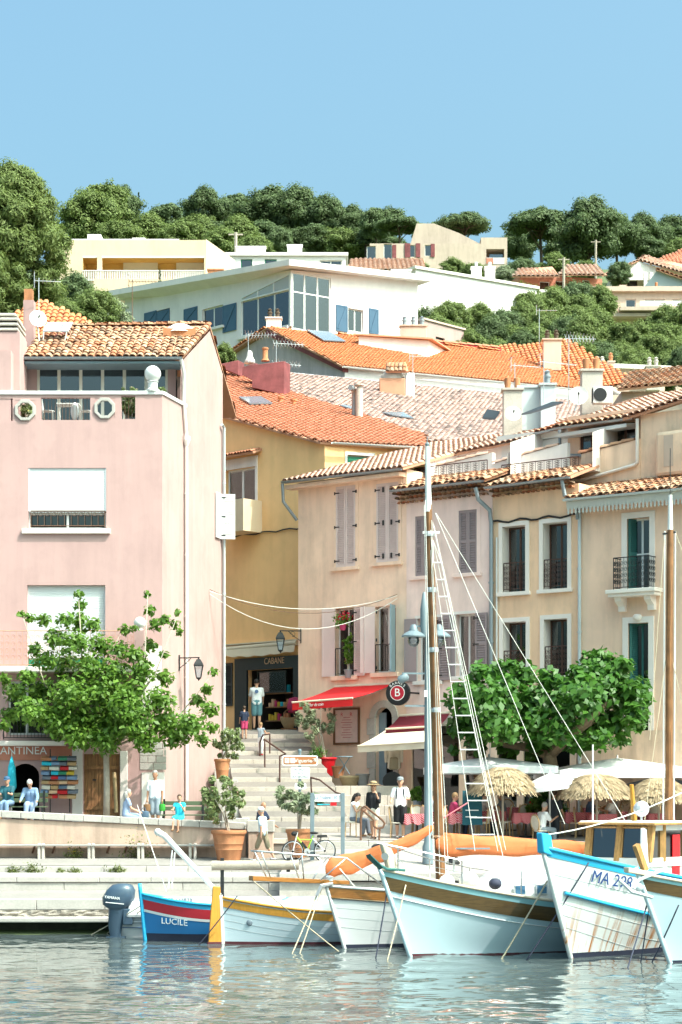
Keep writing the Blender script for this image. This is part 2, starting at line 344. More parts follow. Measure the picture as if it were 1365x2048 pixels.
MB().box(-60,XT,57.2,58.3,.33,.475).build('concrete_ledge','stone_white',quay,bev=.03)
def rough_strip(x0,x1,y,z0,z1):
    rows=[]
    r=random.Random(3); n=int((x1-x0)/.12)
    for j in range(5):
        rows.append([V((x0+(x1-x0)*i/n,y+r.uniform(-.05,.05),z0+(z1-z0)*j/4)) for i in range(n+1)])
    return MB().grid(rows)
rough_strip(-14,XT,57.62,.47,.66).build('rubble_course','rubble',quay)
blocks(quay,'stone_block','stone_white',-12.5,XT,57.66,.655,.965,.7,(1.1,2.0),4)
MB().hexa([(-60,57.9,.9),(XT,57.9,.9),(XT,60.05,1.0),(-60,60.05,1.0),(-60,57.9,.962),(XT,57.9,.962),(XT,60.05,1.1),(-60,60.05,1.1)]).build('lower_walk','asphalt',quay)
MB().box(-60,XT,60.12,61.3,0,1.48).build('upper_core','concrete',quay)
blocks(quay,'stone_block','stone_white',-12.5,XT,60.03,1.07,1.325,.25,(1.2,2.6),5); blocks(quay,'stone_block','stone_white',-12.5,XT,60.0,1.33,1.505,.3,(1.5,3.4),6)
MB().hexa([(-60,60.28,1.3),(XT,60.28,1.3),(XT,61.25,1.4),(-60,61.25,1.4),(-60,60.28,1.508),(XT,60.28,1.508),(XT,61.25,1.592),(-60,61.25,1.592)]).build('upper_walk','concrete',quay)
blocks(quay,'kerb_stone','stone_white',-12.5,XT,61.2,1.55,1.76,.22,(1.2,2.4),7)
# pavement sheet (left strip behind the kerb, and the ramp on the right)
xs=[-60,-30,-14,-10,-6,-4,-3.2]+[-2.6+.2*i for i in range(15)]+[1,3,6,10,14,20,60]
MB().grid([[V((x,y,ground(x,y))) for x in xs] for y in [61.4,61.8,62.2,62.8,63.5,64.2]]).build('quay_pavement','asphalt',kind='structure')
xr=[x for x in xs if x>XT-.01]; 
mb=MB().grid([[V((x,y,ground(x,y)-.003)) for x in [XT]+xr[0:]] for y in [57,57.6,58.4,59.4,60.4,61.4,61.5]])
mb.build('quay_ramp','paving',kind='structure')
q2=thing('quay_edge','long stone quay edge behind the moored boats','quay wall',(4,57,0))
MB().hexa([(XT+.01,57.02,-2),(60,57.02,-2),(60,61.4,-2),(XT+.01,61.4,-2),(XT+.01,57.02,ground(XT,57)-.06),(60,57.02,1.66),(60,61.4,2.1),(XT+.01,61.4,ground(XT,61.4)-.06)]).build('edge_core','stone',q2)
blocks(q2,'edge_stone','stone_white',XT,14,56.9,1.5,1.735,.45,(1.0,1.8),9)
# parapet wall in front of the pink house
def ptop(x): return float(np.interp(x,[-12,X(0,63.5),X(480,63.5),0],[3.5,Z(1621,63.5),Z(1645,63.5),2.9]))
XP=X(492,63.5)
par=thing('parapet_wall','long low plastered wall with pale stone coping before the pink house','wall',(-7,63.7,1.95))
MB().hexa([(-14,63.5,1.5),(XP,63.5,1.5),(XP,64.05,1.5),(-14,64.05,1.5),(-14,63.5,ptop(-14)-.2),(XP,63.5,ptop(XP)-.2),(XP,64.05,ptop(XP)-.2),(-14,64.05,ptop(-14)-.2)]).build('plaster_face','chalk',par)
blocks(par,'coping_stone','stone_white',-12.4,XP,63.42,0,.215,.7,(.55,.75),12,zf=ptop)
XE0,XE1=X(497,63.3),X(547,63.3)
MB().box(XP+.01,XE0,63.62,64,1.9,Z(1650,63.5)).build('grey_panel','concrete',par)
MB().box(XE0+.004,XE1,63.15,63.85,1.9,Z(1664,63.3)).build('end_pier','chalk',par,bev=.02)
MB().box(XE0-.03,XE1+.03,63.11,63.9,Z(1664,63.3),Z(1641,63.3)).build('pier_cap','stone_white',par,bev=.02)
# bench along the wall
bn=thing('stone_bench','long low plank bench along the foot of the plastered wall','bench',(-7,63.2,1.95))
zb=Z(1689,63.2)
MB().box(-12.4,X(430,63.2),62.98,63.46,zb-.05,zb).build('seat','concrete',bn,bev=.01)
for px in (76,84,176,184,275,283,378,388):
    for k in range(1): MB().box(X(px,63.1),X(px,63.1)+.09,63.02,63.18,1.9,zb+.04).build('support','stone',bn,bev=.02)
for px in (66,106,215,250,345): MB().bar((X(px+4,63.1),63.1,zb-.06),(X(px-1,63.4),63.46,zb-.26),.05).build('bracket','rust_iron',bn)
# upper street
MB().grid([[V((x,y,ptop(x)-.32)) for x in [-60,-14,-12,-10,-8,-6,-4,-2.9]] for y in [64.04,65,66,67.5]]).build('upper_street','paving',kind='structure')
# terrace on the right with kerb
def tz(y): return float(np.interp(y,[62,67,73],[2.50,2.90,3.05]))
MB().grid([[V((x,y,tz(y))) for x in [-.6,2,5,8,12,20,60]] for y in [62.25,63,64,65,66,67,69,72,75]]).build('terrace_paving','paving',kind='structure')
kb=thing('terrace_kerb','pale stone kerb along the edge of the restaurant terrace','kerb',(3,62,2.4))
blocks(kb,'kerb_stone','stone_white',-.65,14,62.0,2.2,2.505,.3,(.9,1.5),15)
# ---------------------------------------------------------------- stepped street
ST=thing('stepped_street','broad pale stone steps climbing between the houses to the shop','steps',(-1,70,2.8))
NS=12; y0s,y1s=63.6,75.8; z0s=2.42; z1s=6.3
def stepL(y): return X(float(np.interp(y,[63,68,74,80],[500,470,452,446])),y)
def stepR(y): return X(float(np.interp(y,[63.6,66,70,73,75.4,76,81],[705,695,662,630,606,602,600])),y)
for i in range(NS):
    ya=y0s+(y1s-y0s)*i/NS; yb=y0s+(y1s-y0s)*(i+1)/NS+.02; zb_=z0s+(z1s-z0s)*i/NS; rise=(z1s-z0s)/NS
    zf=zb_+rise*.34; zk=zb_+rise
    a,b,c,d=stepL(ya),stepR(ya),stepR(yb),stepL(yb)
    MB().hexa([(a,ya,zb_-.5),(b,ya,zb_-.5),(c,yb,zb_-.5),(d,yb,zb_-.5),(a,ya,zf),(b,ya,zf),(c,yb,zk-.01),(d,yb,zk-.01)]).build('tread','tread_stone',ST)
    # pale nosing stones
    r=random.Random(i); x=a
    while x<b-.05:
        l=min(r.uniform(.7,1.3),b-x)
        MB().box(x+.005,x+l-.005,ya-.05+r.uniform(-.01,.01),ya+.12,zb_-.04,zf+.012).build('nosing_stone','stone_step',ST,bev=.012); x+=l
a,b=stepL(y1s),stepR(y1s)
MB().hexa([(a-1,y1s,5),(b,y1s,5),(b,86,5),(a-3,86,5),(a-1,y1s,z1s),(b,y1s,z1s),(b,86,z1s+.15),(a-3,86,z1s+.15)]).build('landing','paving',ST)
PT=thing('door_terrace','pale stone platform with steps before the arched door of the peach house','platform',(1,70,2.9))
zpt=Z(1572,71)
for i in range(4):
    ya=67.6+i*.72; z=tz(67)+(zpt-tz(67))*(i+1)/4; xa,xb=stepR(ya)+.02,X(815,ya); x=xa; r=random.Random(40+i)
    MB().box(xa,xb,ya+.3,(76 if i==3 else ya+.9),2.,z-.004).build('step_core','paving',PT)
    while x<xb-.05:
        l=min(r.uniform(.6,1.2),xb-x); MB().box(x+.005,x+l-.005,ya+r.uniform(-.012,.012),ya+.32,2.2,z).build('step_stone','stone_step',PT,bev=.015); x+=l
# stepped white plinth beside the stairs (left) down from the pink house
pl=thing('stair_plinth','pale stepped stone plinth climbing along the left of the stairs','plinth',(-3.2,68,2.8))
for i in range(6):
    ya=65.2+i*1.45; yb=ya+1.46; zt=2.9+i*.42+.25
    MB().box(stepL(ya)-.55,stepL(ya)+.18,ya,yb,1.5,zt).build('plinth_block','stone_white',pl,bev=.02)
# ---------------------------------------------------------------- building helpers
def wall(root,name,mat,fr,u0,u1,z0,ztop,ops=(),dep=.22,v=0,rmat=None,back=None):
    """wall sheet with real openings and reveals; ztop number or function of u; back = wall depth for the closed body"""
    zt=ztop if callable(ztop) else (lambda u:ztop)
    us=sorted({u0,u1}|{min(max(x,u0),u1) for o in ops for x in o[:2]}); zs=sorted({z0}|{x for o in ops for x in o[2:]})
    mb=MB(); inside=lambda u,z:any(o[0]<u<o[1] and o[2]<z<o[3] for o in ops)
    for i in range(len(us)-1):
        a,b=us[i],us[i+1]
        if b-a<1e-5: continue
        for j in range(len(zs)):
            top=j==len(zs)-1
            if not top and inside((a+b)/2,(zs[j]+zs[j+1])/2): continue
            za,zb=(zt(a),zt(b)) if top else (zs[j+1],zs[j+1])
            mb.poly([fr.p(a,v,zs[j]),fr.p(b,v,zs[j]),fr.p(b,v,zb),fr.p(a,v,za)])
    rv=MB() if rmat else mb
    for a,b,c,d in ops:
        for q in ([(a,c),(a,d)],[(a,d),(b,d)],[(b,d),(b,c)],[(b,c),(a,c)]):
            (s,t),(w,x)=q; rv.poly([fr.p(s,v,t),fr.p(s,v+dep,t),fr.p(w,v+dep,x),fr.p(w,v,x)])
    if back:
        for q in ((u0,u0,v,back),(u1,u1,v,back),(u0,u1,back,back)):
            mb.poly([fr.p(q[0],q[2],z0),fr.p(q[1],q[3],z0),fr.p(q[1],q[3],zt(q[1])),fr.p(q[0],q[2],zt(q[0]))])
    o=mb.build(name,mat,root)
    if rmat: rv.build('reveal',rmat,root)
    return o
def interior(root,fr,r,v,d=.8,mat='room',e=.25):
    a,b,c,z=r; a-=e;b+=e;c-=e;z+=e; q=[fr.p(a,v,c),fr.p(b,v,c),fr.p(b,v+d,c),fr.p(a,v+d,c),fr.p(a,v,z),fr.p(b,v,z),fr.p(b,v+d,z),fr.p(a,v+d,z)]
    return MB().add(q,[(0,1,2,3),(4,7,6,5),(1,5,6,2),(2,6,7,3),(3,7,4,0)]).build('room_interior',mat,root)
def win(root,fr,r,v=.18,nu=2,nz=1,fw=.055,fm='white_paint',gm='glass',inner='room',curtain=None,idep=.8,name='window',zdiv=None):
    a,b,c,d=r; mb=MB(); t=.05
    mb.fbox(fr,a,a+fw,v,v+t,c,d).fbox(fr,b-fw,b,v,v+t,c,d).fbox(fr,a+fw,b-fw,v,v+t,d-fw,d).fbox(fr,a+fw,b-fw,v,v+t,c,c+fw)
    us=[a+(b-a)*i/nu for i in range(nu+1)]; zs=[c]+([c+(d-c)*i/nz for i in range(1,nz)] if zdiv is None else [c+(d-c)*q for q in zdiv])+[d]
    for u in us[1:-1]: mb.fbox(fr,u-fw*.6,u+fw*.6,v+.004,v+t-.004,c+fw,d-fw)
    for z in zs[1:-1]: mb.fbox(fr,a+fw,b-fw,v+.007,v+t-.007,z-fw*.4,z+fw*.4)
    w=mb.build(name,fm,root)
    for i in range(nu):
        for j in range(len(zs)-1): MB().fbox(fr,us[i]+.03,us[i+1]-.03,v+.02,v+.028,zs[j]+.02,zs[j+1]-.02).build('pane',gm,w)
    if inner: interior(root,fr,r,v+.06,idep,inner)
    if curtain:
        cm,f0,f1=curtain; n=14; u0=a+(b-a)*f0; u1=a+(b-a)*f1
        MB().grid([[fr.p(u0+(u1-u0)*i/n,v+.16+.03*math.sin(i*1.9),z) for i in range(n+1)] for z in (c+.02,d-.02)]).build('curtain',cm,root,smooth=True)
    return w
def surround(root,fr,r,w=.16,pr=.03,mat='surround',sill=True,name='window_surround',dep=.0):
    a,b,c,d=r; mb=MB(); mb.fbox(fr,a-w,a,-pr,.02,c,d).fbox(fr,b,b+w,-pr,.02,c,d).fbox(fr,a-w,b+w,-pr,.02,d,d+w)
    o=mb.build(name,mat,root)
    if sill: MB().fbox(fr,a-w-.05,b+w+.05,-.12,.05,c-.13,c-.002).build('sill',mat,root,bev=.01)
    return o
def leaf(root,fr,w,z0,z1,mat,th=.045,louv=True,mid=True,hinge=True,name='shutter',pitch=.065,zbrace=False):
    mb=MB(); s=.07
    mb.fbox(fr,0,s,-th,0,z0,z1).fbox(fr,w-s,w,-th,0,z0,z1); rails=[z0,z1-.1]+([(z0+z1)/2-.04] if mid else [])
    for z in rails: mb.fbox(fr,s,w-s,-th+.002,-.002,z,z+.1)
    if not louv:
        mb.fbox(fr,s,w-s,-th+.012,-.004,z0+.1,z1-.1)
        if zbrace: mb.hexa([fr.p(s,-th-.02,z0+.12),fr.p(s+.12,-th-.02,z0+.12),fr.p(s+.12,-th+.01,z0+.12),fr.p(s,-th+.01,z0+.12),fr.p(w-s-.12,-th-.02,z1-.12),fr.p(w-s,-th-.02,z1-.12),fr.p(w-s,-th+.01,z1-.12),fr.p(w-s-.12,-th+.01,z1-.12)])
    o=mb.build(name,mat,root)
    if louv:
        l=MB(); z=z0+.11
        while z<z1-.12:
            l.hexa([fr.p(s,-th+.004,z),fr.p(w-s,-th+.004,z),fr.p(w-s,-.006,z+.045),fr.p(s,-.006,z+.045),fr.p(s,-th+.004,z+.012),fr.p(w-s,-th+.004,z+.012),fr.p(w-s,-.006,z+.057),fr.p(s,-.006,z+.057)]); z+=pitch
        l.build('louvre',mat,o,kind='stuff'); MB().fbox(fr,s,w-s,-.008,-.003,z0+.1,z1-.1).build('back_panel',mat,o)
    if hinge:
        for f in (.08,.5,.92):
            z=z0+(z1-z0)*f; MB().fbox(fr,-.06,.16,-th-.012,-th-.002,z-.02,z+.02).fbox(fr,-.07,-.02,-th-.016,-th,z-.06,z+.05).build('hinge','black_iron',o)
    return o
def sub(fr,u,v,ang): # frame hinged at (u,v) of fr, turned by ang (0 = closed, along +u; pi = leaf to -u)
    o=fr.p(u,v,0); a=math.atan2(fr.U.y,fr.U.x)+ang; return Fr(o,ang=a)
def railing(root,fr,u0,u1,v,z0,z1,mat,pitch=.12,style='bar',ends=0,r=.012):
    mb=MB(); mb.tube([fr.p(u0,v,z1),fr.p(u1,v,z1)],r*1.5,5).tube([fr.p(u0,v,z0+.06),fr.p(u1,v,z0+.06)],r*1.1,5)
    for u in (u0,u1): mb.tube([fr.p(u,v,z0),fr.p(u,v,z1)],r*1.3,5)
    if ends:
        for u in (u0,u1): mb.tube([fr.p(u,v,z1),fr.p(u,v+ends,z1)],r*1.4,5).tube([fr.p(u,v,z0+.06),fr.p(u,v+ends,z0+.06)],r,5)
    o=mb.build('railing',mat,root); b=MB(); n=max(1,round((u1-u0)/pitch)); h=z1-z0-.06; zc=(z0+.06+z1)/2
    def run(P,n):
        for i in range(1,n): b.tube([P(i/n,0),P(i/n,1)],r*.8,4)
    segs=[(lambda t,s:fr.p(u0+(u1-u0)*t,v,z0+.06+h*s),n)]
    if ends:
        ne=max(2,round(ends/pitch)); segs+=[(lambda t,s:fr.p(u0,v+ends*t,z0+.06+h*s),ne),(lambda t,s:fr.p(u1,v+ends*t,z0+.06+h*s),ne)]
    for P,k in segs:
        run(P,k)
        if style in('scroll','rich'):
            reps=(.78,) if style=='scroll' else (.2,.4,.6,.8)
            for i in range(k):
                for s0 in reps:
                    q=[P((i+.5+.36*math.cos(a)*(1-a/14))/k, s0+(.09 if style=='rich' else .16)*math.sin(a)*(1-a/14)) for a in np.linspace(0,8,13)]
                    b.tube(q,r*.7,3)
    b.build('baluster',mat,o,kind='stuff'); return o
TILE={}
def tile_mesh(w,L,mat):
    k=(w,L,mat)
    if k in TILE: return TILE[k]
    v=[];f=[];ns=6
    for y,rr,zz in ((0,.50,.03),(L*1.12,.40,.004)):
        for i in range(ns+1):
            a=math.pi*i/ns; v.append((-math.cos(a)*w*rr,y,math.sin(a)*w*rr*.78+zz))
    for i in range(ns+1):
        a=math.pi*i/ns; v.append((-math.cos(a)*w*.40,0.004,math.sin(a)*w*.40*.72+.026))
    for i in range(ns): f.append((i,i+1,ns+2+i,ns+1+i)); f.append((i,2*ns+2+i,2*ns+3+i,i+1))
    TILE[k]=(np.array(v),np.array(f)); return TILE[k]
TOBJ={}
def inpoly(P,s,t):
    c=False; n=len(P)
    for i in range(n):
        x0,y0=P[i]; x1,y1=P[(i+1)%n]
        if (y0>t)!=(y1>t) and s<(x1-x0)*(t-y0)/(y1-y0)+x0: c=not c
    return c
def roof(root,pts,mat,objmat=None,nobj=0,w=.24,L=.36,slab='tile_far',th=.09,hole=None,seed=1,name='roof',jit=.012,ax=None):
    """tiled roof plane; pts: eave-left, eave-right, then up and round. First nobj tiles (from the eave) are objects"""
    P=[V(p) for p in pts]; a=(P[1]-P[0]).normalized() if ax is None else V(ax).normalized(); n=(P[1]-P[0]).cross(P[-1]-P[0]).normalized()
    if n.z<0: n=-n
    b=n.cross(a); Q=[((p-P[0]).dot(a),(p-P[0]).dot(b)) for p in P]
    o=MB().prism([p-n*th for p in P],n*(th-.005)).build(name,slab,root)
    s0=min(q[0] for q in Q); s1=max(q[0] for q in Q); t1=max(q[1] for q in Q); t0=min(q[1] for q in Q); r=random.Random(seed); pos=[]
    j=0; t=t0-.06
    while t<t1-L*.4:
        s=s0+w/2
        while s<s1:
            if inpoly(Q,s,max(t+L*.5,t0+.02)) and not (hole and hole(s,t)): pos.append((s+r.uniform(-jit,jit),t+r.uniform(-jit,jit)*1.5))
            s+=w
        t+=L; j+=1
    tv,tf=tile_mesh(w,L,0); Bm=np.array([a,b,n])
    A0=np.array(P[0]); wo=np.array(wl(root))
    if nobj:
        k=(w,L,objmat)
        if k not in TOBJ:
            me=bpy.data.meshes.new('roof_tile'); me.from_pydata([tuple(x) for x in tv],[],[tuple(int(i) for i in x) for x in tf]); me.materials.append(MT[objmat]); smooth_mesh(me,50); TOBJ[k]=me
        for s,t in pos[:nobj]:
            c=bpy.data.objects.new('roof_tile',TOBJ[k]); COL.objects.link(c); c.parent=o
            rz=r.uniform(-.05,.05); m=Matrix((a,b,n)).transposed()@Matrix.Rotation(rz,3,'Z')
            c.matrix_local=Matrix.Translation(P[0]+a*s+b*t-V(wo))@m.to_4x4()
    rest=pos[nobj:]
    if rest:
        st=np.array([(s,t,r.uniform(-.006,.006)) for s,t in rest]); vs=(tv[None,:,:]+np.stack([st[:,0],st[:,1],st[:,2]],-1)[:,None,:]); vs=vs.reshape(-1,3)@Bm+A0
        fs=(tf[None]+(np.arange(len(rest))*len(tv))[:,None,None]).reshape(-1,4)
        npmesh('roof_tiling',vs,fs,mat,o,smooth=50,kind='stuff')
    return o
def ridge_tiles(root,A,B,mat='tile_pale_obj',w=.24,L=.4):
    A,B=V(A),V(B); a=(B-A).normalized(); x=a.cross(V((0,0,1))).normalized(); z=x.cross(a); n=int((B-A).length/L); tv,tf=tile_mesh(w,L,0)
    k=(w,L,mat)
    if k not in TOBJ:
        me=bpy.data.meshes.new('ridge_tile'); me.from_pydata([tuple(q) for q in tv],[],[tuple(int(i) for i in q) for q in tf]); me.materials.append(MT[mat]); smooth_mesh(me,50); TOBJ[k]=me
    for i in range(n):
        c=bpy.data.objects.new('ridge_tile',TOBJ[k]); COL.objects.link(c); c.parent=root; c.matrix_local=Matrix.Translation(A+a*(i*L)-wl(root))@Matrix((x,a,z)).transposed().to_4x4()
def gutter(root,A,B,r=.075,mat='zinc',name='gutter'):
    A,B=V(A),V(B); d=(B-A).normalized(); x=d.cross(V((0,0,1))).normalized(); rows=[]
    for q in (A,B): rows.append([q+x*r*math.cos(t)+V((0,0,-r*math.sin(t))) for t in np.linspace(0,math.pi,9)]+[q-x*(r-.012)]+[q+x*(r-.012)*math.cos(t)+V((0,0,-(r-.012)*math.sin(t))) for t in np.linspace(math.pi,0,9)]+[q+x*r])
    return MB().grid(rows).build(name,mat,root,smooth=40)
def pipe(root,pts,r=.05,mat='zinc',name='downpipe',n=8):
    o=MB().tube(pts,r,n).build(name,mat,root,smooth=50); L=V(pts[0])
    for i in range(len(pts)-1):
        A,B=V(pts[i]),V(pts[i+1]); k=int((B-A).length/2.2)
        for j in range(1,k+1):
            c=A+(B-A)*(j/(k+1)); d=(B-A).normalized()*.03; MB().tube([c-d,c+d],r*1.25,n).build('collar',mat,o)
    return o
def antenna(label,base,h,yaw,n=9,boom=1.3,mat='alu',style='yagi',group='rooftop aerials'):
    b=V(base); o=thing('tv_antenna',label,'antenna',b,group); MB().tube([b,b+V((0,0,h))],.016,6).build('pole',mat,o)
    d=V((math.cos(yaw),math.sin(yaw),0)); x=V((-d.y,d.x,0)); c=b+V((0,0,h-.1)); bm=MB().bar(c-d*.15,c+d*boom,.018).build('boom',mat,o); el=MB()
    for i in range(n):
        p=c+d*(boom*i/(n-1)-.1); l=.34-.018*i
        if style=='x': el.bar(p-x*l*.7-V((0,0,l*.6)),p+x*l*.7+V((0,0,l*.6)),.010).bar(p-x*l*.7+V((0,0,l*.6)),p+x*l*.7-V((0,0,l*.6)),.010)
        else: el.bar(p-x*l,p+x*l,.010)
    el.build('element',mat,bm,kind='stuff')
    if style!='x':
        p=c-V((0,0,.0)); MB().bar(c-d*.15-V((0,0,.25)),c-d*.15+V((0,0,.3)),.02).bar(c-d*.16+x*.3+V((0,0,.25)),c-d*.16-x*.3+V((0,0,.25)),.010).bar(c-d*.16+x*.3-V((0,0,.2)),c-d*.16-x*.3-V((0,0,.2)),.010).build('reflector',mat,o)
    return o
def dish(label,c,r,yaw,pitch,mat='white_paint',base=None):
    c=V(c); o=thing('satellite_dish',label,'satellite dish',base or c,None)
    m=(Matrix.Rotation(yaw,3,'Z')@Matrix.Rotation(pitch,3,'X'))  # local +z of bowl opens along -y when pitch=90deg
    prof=[(.01,.0)]+[(r*t,.16*r*t*t) for t in (.3,.55,.8,1)]+[(r*1.0,.16*r+.015),(r*.97,.16*r+.012)]+[(r*t,.16*r*t*t+.012) for t in (.8,.5,.2)]
    MB().lathe(prof,c,24,m).build('reflector',mat,o,smooth=50)
    f=c+m@V((0,0,r*.95)); MB().tube([c+m@V((0,-r*.95,.13*r)),f],.012,5).tube([f,f+m@V((0,0,-.12))],.035,8).build('feed_arm','black_iron',o)
    MB().tube([c-m@V((0,0,.02)),c-m@V((0,0,.14)),V(base) if base else c-V((0,0,.8))],.03,6).build('mast','alu',o); return o
def lamp(label,wallpt,out,U,s=1.,mat='black_iron'):
    """wall bracket lantern: wallpt on wall, out = unit vector off the wall"""
    w=V(wallpt); d=V(out).normalized(); o=thing('wall_lantern',label,'street lamp',w); a=w+d*.75*s
    MB().bar(w-V((0,0,.45*s)),w+V((0,0,.1*s)),.07*s,.03*s,up=d).bar(w,a,.035*s).tube([w+d*.02-V((0,0,.35*s)),w+d*.25*s-V((0,0,.2*s)),w+d*.45*s-V((0,0,.02*s))],.014*s,5).tube([w+d*(.3+.09*math.cos(t))*s+V((0,0,(-.12+.09*math.sin(t))*s)) for t in np.linspace(0,5,10)],.01*s,4).build('bracket',mat,o)
    top=a-V((0,0,.10*s)); hd=MB().lathe([(.03*s,.12*s),(.05*s,.1*s),(.03*s,.06*s),(.10*s,.03*s),(.20*s,-.10*s),(.235*s,-.17*s),(.235*s,-.2*s),(.2*s,-.2*s)],top,4,Matrix.Rotation(R(45),3,'Z')).build('lamp_cap',mat,o)
    bars=MB()
    for k in range(4):
        t=R(90*k); e=V((math.cos(t),math.sin(t),0)); e=Matrix.Rotation(R(45),3,'Z')@e; bars.bar(top+e*.2*s-V((0,0,.2*s)),top+e*.11*s-V((0,0,.6*s)),.022*s)
    bars.lathe([(.12*s,-.6*s),(.12*s,-.63*s),(.04*s,-.68*s),(.015*s,-.72*s)],top,4,Matrix.Rotation(R(45),3,'Z')).build('lantern_frame',mat,o)
    MB().lathe([(.10*s,-.6*s),(.185*s,-.2*s)],top,4,Matrix.Rotation(R(45),3,'Z')).build('lantern_glass','glass_clear',o); return o
def pot(root,c,r,h,mat='terracotta',rings=(.55,),n=28):
    c=V(c); b=r*.66; pr=[(b,0),(b+.01*r,.02*h)]
    for q in rings: rr=b+(r*.93-b)*q; pr+=[(rr,h*.88*q-.02*h),(rr+.025*r,h*.88*q),(rr+.005,h*.88*q+.03*h)]
    pr+=[(r*.93,h*.86),(r,h*.88),(r*1.03,h*.93),(r,h),(r*.9,h),(r*.88,h*.93)]
    p=MB().lathe(pr,c,n).build('pot',mat,root,smooth=35); MB().lathe([(r*.88,h*.9),(r*.02,h*.92)],c,n).build('soil','bark',root); return p
# ---------------------------------------------------------------- pink house
PF=Fr((X(-150,67),67),(X(325,67),67)); UC=(V((X(325,67),67,0))-PF.O).length
PK=thing('pink_house','tall pale pink plastered house with roof terrace, roller shutters and old tiled roof','house',(X(100,67),67,3.2))
SB=(X(446,73),73.); PS=Fr((X(325,67),67),SB); SL=(V((SB[0],SB[1],0))-PS.O).length
zpar=Z(782,67); zter=Z(852,67)
w1=PF.rect(57,936,213,1058); w2=PF.rect(55,1170,211,1334); w3=PF.rect(16,1362,90,1470); dA=PF.rect(22,1524,79,1640); dW=PF.rect(168,1508,240,1650); nic=PF.rect(284,1292,324,1416)
ops=[w1,w2,w3,dA,dW]
# terrace parapet openings
po=[PF.rect(-20,797,26,842),PF.rect(82,795,181,840),PF.rect(243,792,271,838)]; oc=[PF.rect(31,800,71,841),PF.rect(190,796,230,837)]
wall(PK,'front_wall','pink',PF,0,UC,0,zter,ops,.2)
wall(PK,'terrace_parapet','pink',PF,0,UC,zter,zpar-.12,po+oc,.22)
MB().fbox(PF,0,UC-.001,.22,.225,zter-.2,zter+.05).build('parapet_foot','pink',PK)
for r in oc:
    a,b,c,d=r; k=.29; w=b-a; h=d-c; g=MB()
    for q in ([(a,c),(a+w*k,c),(a,c+h*k)],[(b,c),(b,c+h*k),(b-w*k,c)],[(b,d),(b-w*k,d),(b,d-h*k)],[(a,d),(a,d-h*k),(a+w*k,d)]): MB().prism([PF.p(u,.01,z) for u,z in q],PF.N*.2).build('corner_infill','pink',PK)
    cc=PF.p((a+b)/2,0,(c+d)/2); m=Matrix.Rotation(R(90),3,'X')@Matrix.Rotation(R(22.5),3,'Z'); R1=w*.56; R0=w*.40
    MB().lathe([(R0,-.1),(R1,-.1),(R1,.05),(R1*.95,.06),(R0,.06),(R0,-.1)],cc,8,m,cap=False).build('octagon_frame','stone_white',PK)
MB().fbox(PF,-.02,UC+.03,-.05,.28,zpar-.12,zpar).build('coping','white_paint',PK,bev=.01)
MB().fbox(PS,.04,2.3,-.05,.25,zpar-.12,zpar).build('coping','white_paint',PK,bev=.01)
# ironwork in the parapet openings
for r in po:
    b=MB(); n=int((r[1]-r[0])/.11)
    for i in range(1,n): u=r[0]+(r[1]-r[0])*i/n; b.tube([PF.p(u,.1,r[2]),PF.p(u,.1,r[3])],.008,4)
    b.build('grille','rust_iron',PK,kind='stuff')
fz=MB().lathe([(.22,0),(.22,.06),(.16,.1),(.16,.28),(.2,.32),(.14,.36)],PF.p(UC-.32,.1,zpar),16).ball(PF.p(UC-.32,.1,zpar+.58),.27,18,12).build('ball_finial','white_paint',PK,smooth=40)
MB().fbox(PF,0,UC,.2,7,zter-.2,zter+.02).build('terrace_floor','paving',PK)
# side wall with gable
ue=PS.uz(362,760)[0]; zeave=Z(717,68.8); ur=PS.uz(420,700)[0]; zr=PS.uz(420,655)[1]; zbk=PS.uz(440,745)[1]
def stop(u): return float(np.interp(u,[0,ue-.02,ue,ur,SL],[zpar-.1,zpar-.1,zeave-.15,zr-.12,zbk]))
us=[0,ue-.02,ue,(ue+ur)/2,ur,SL]
mb=MB()
for i in range(len(us)-1): mb.poly([PS.p(us[i],0,0),PS.p(us[i+1],0,0),PS.p(us[i+1],0,stop(us[i+1])),PS.p(us[i],0,stop(us[i]))])
mb.poly([PS.p(0,.22,zter),PS.p(ue,.22,zter),PS.p(ue,.22,zpar-.1),PS.p(0,.22,zpar-.1)])
mb.poly([PS.p(SL,0,0),PS.p(SL,9,0),PS.p(SL,9,zbk),PS.p(SL,0,zbk)])
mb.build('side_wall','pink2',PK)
# penthouse
PH=Fr((X(-150,69.6),69.6),(X(400,69.6),69.6)); zh=Z(731,69.6)
g0=PH.rect(74,735,336,850); gw=(g0[0],g0[1],zter+.05,zh-.04)
wall(PK,'penthouse_wall','pink',PH,0,PH.uz(352,760)[0],zter,zh+.3,[gw],.15)
win(PK,PH,gw,.08,6,1,.09,'offwhite','glass',curtain=('curtain_mauve',.85,.98))
# roof of single old tiles
E0=V((X(34,68.6),68.6,zeave)); E1=V((X(364,68.6),68.6,zeave)); T1=V((X(421,72.6),72.6,Z(650,72.6))); T0=V((X(100,72.6),72.6,Z(655,72.6)))
rf=roof(PK,[E0,E1,T1,T0],'tile_old','tile_obj',300,w=.235,L=.40,seed=3,jit=.03)
roof(PK,[T1+V((0,0,-.02)),T0+V((0,0,-.02)),V((T0.x,77,T0.z-2.4)),V((T1.x+.7,77,T1.z-2.4))],'tile_old',w=.235,L=.4,seed=4,name='rear_roof')
ridge_tiles(PK,T0+V((0,0,.02)),T1+V((0,0,.02)),'tile_obj',.3,.42); ridge_tiles(PK,E1+V((-.03,0,.05)),T1+V((-.03,0,.05)),'tile_obj',.26,.4)
gutter(PK,E0+V((-.15,-.1,-.02)),E1+V((.02,-.1,-.02)),.085,'zinc')
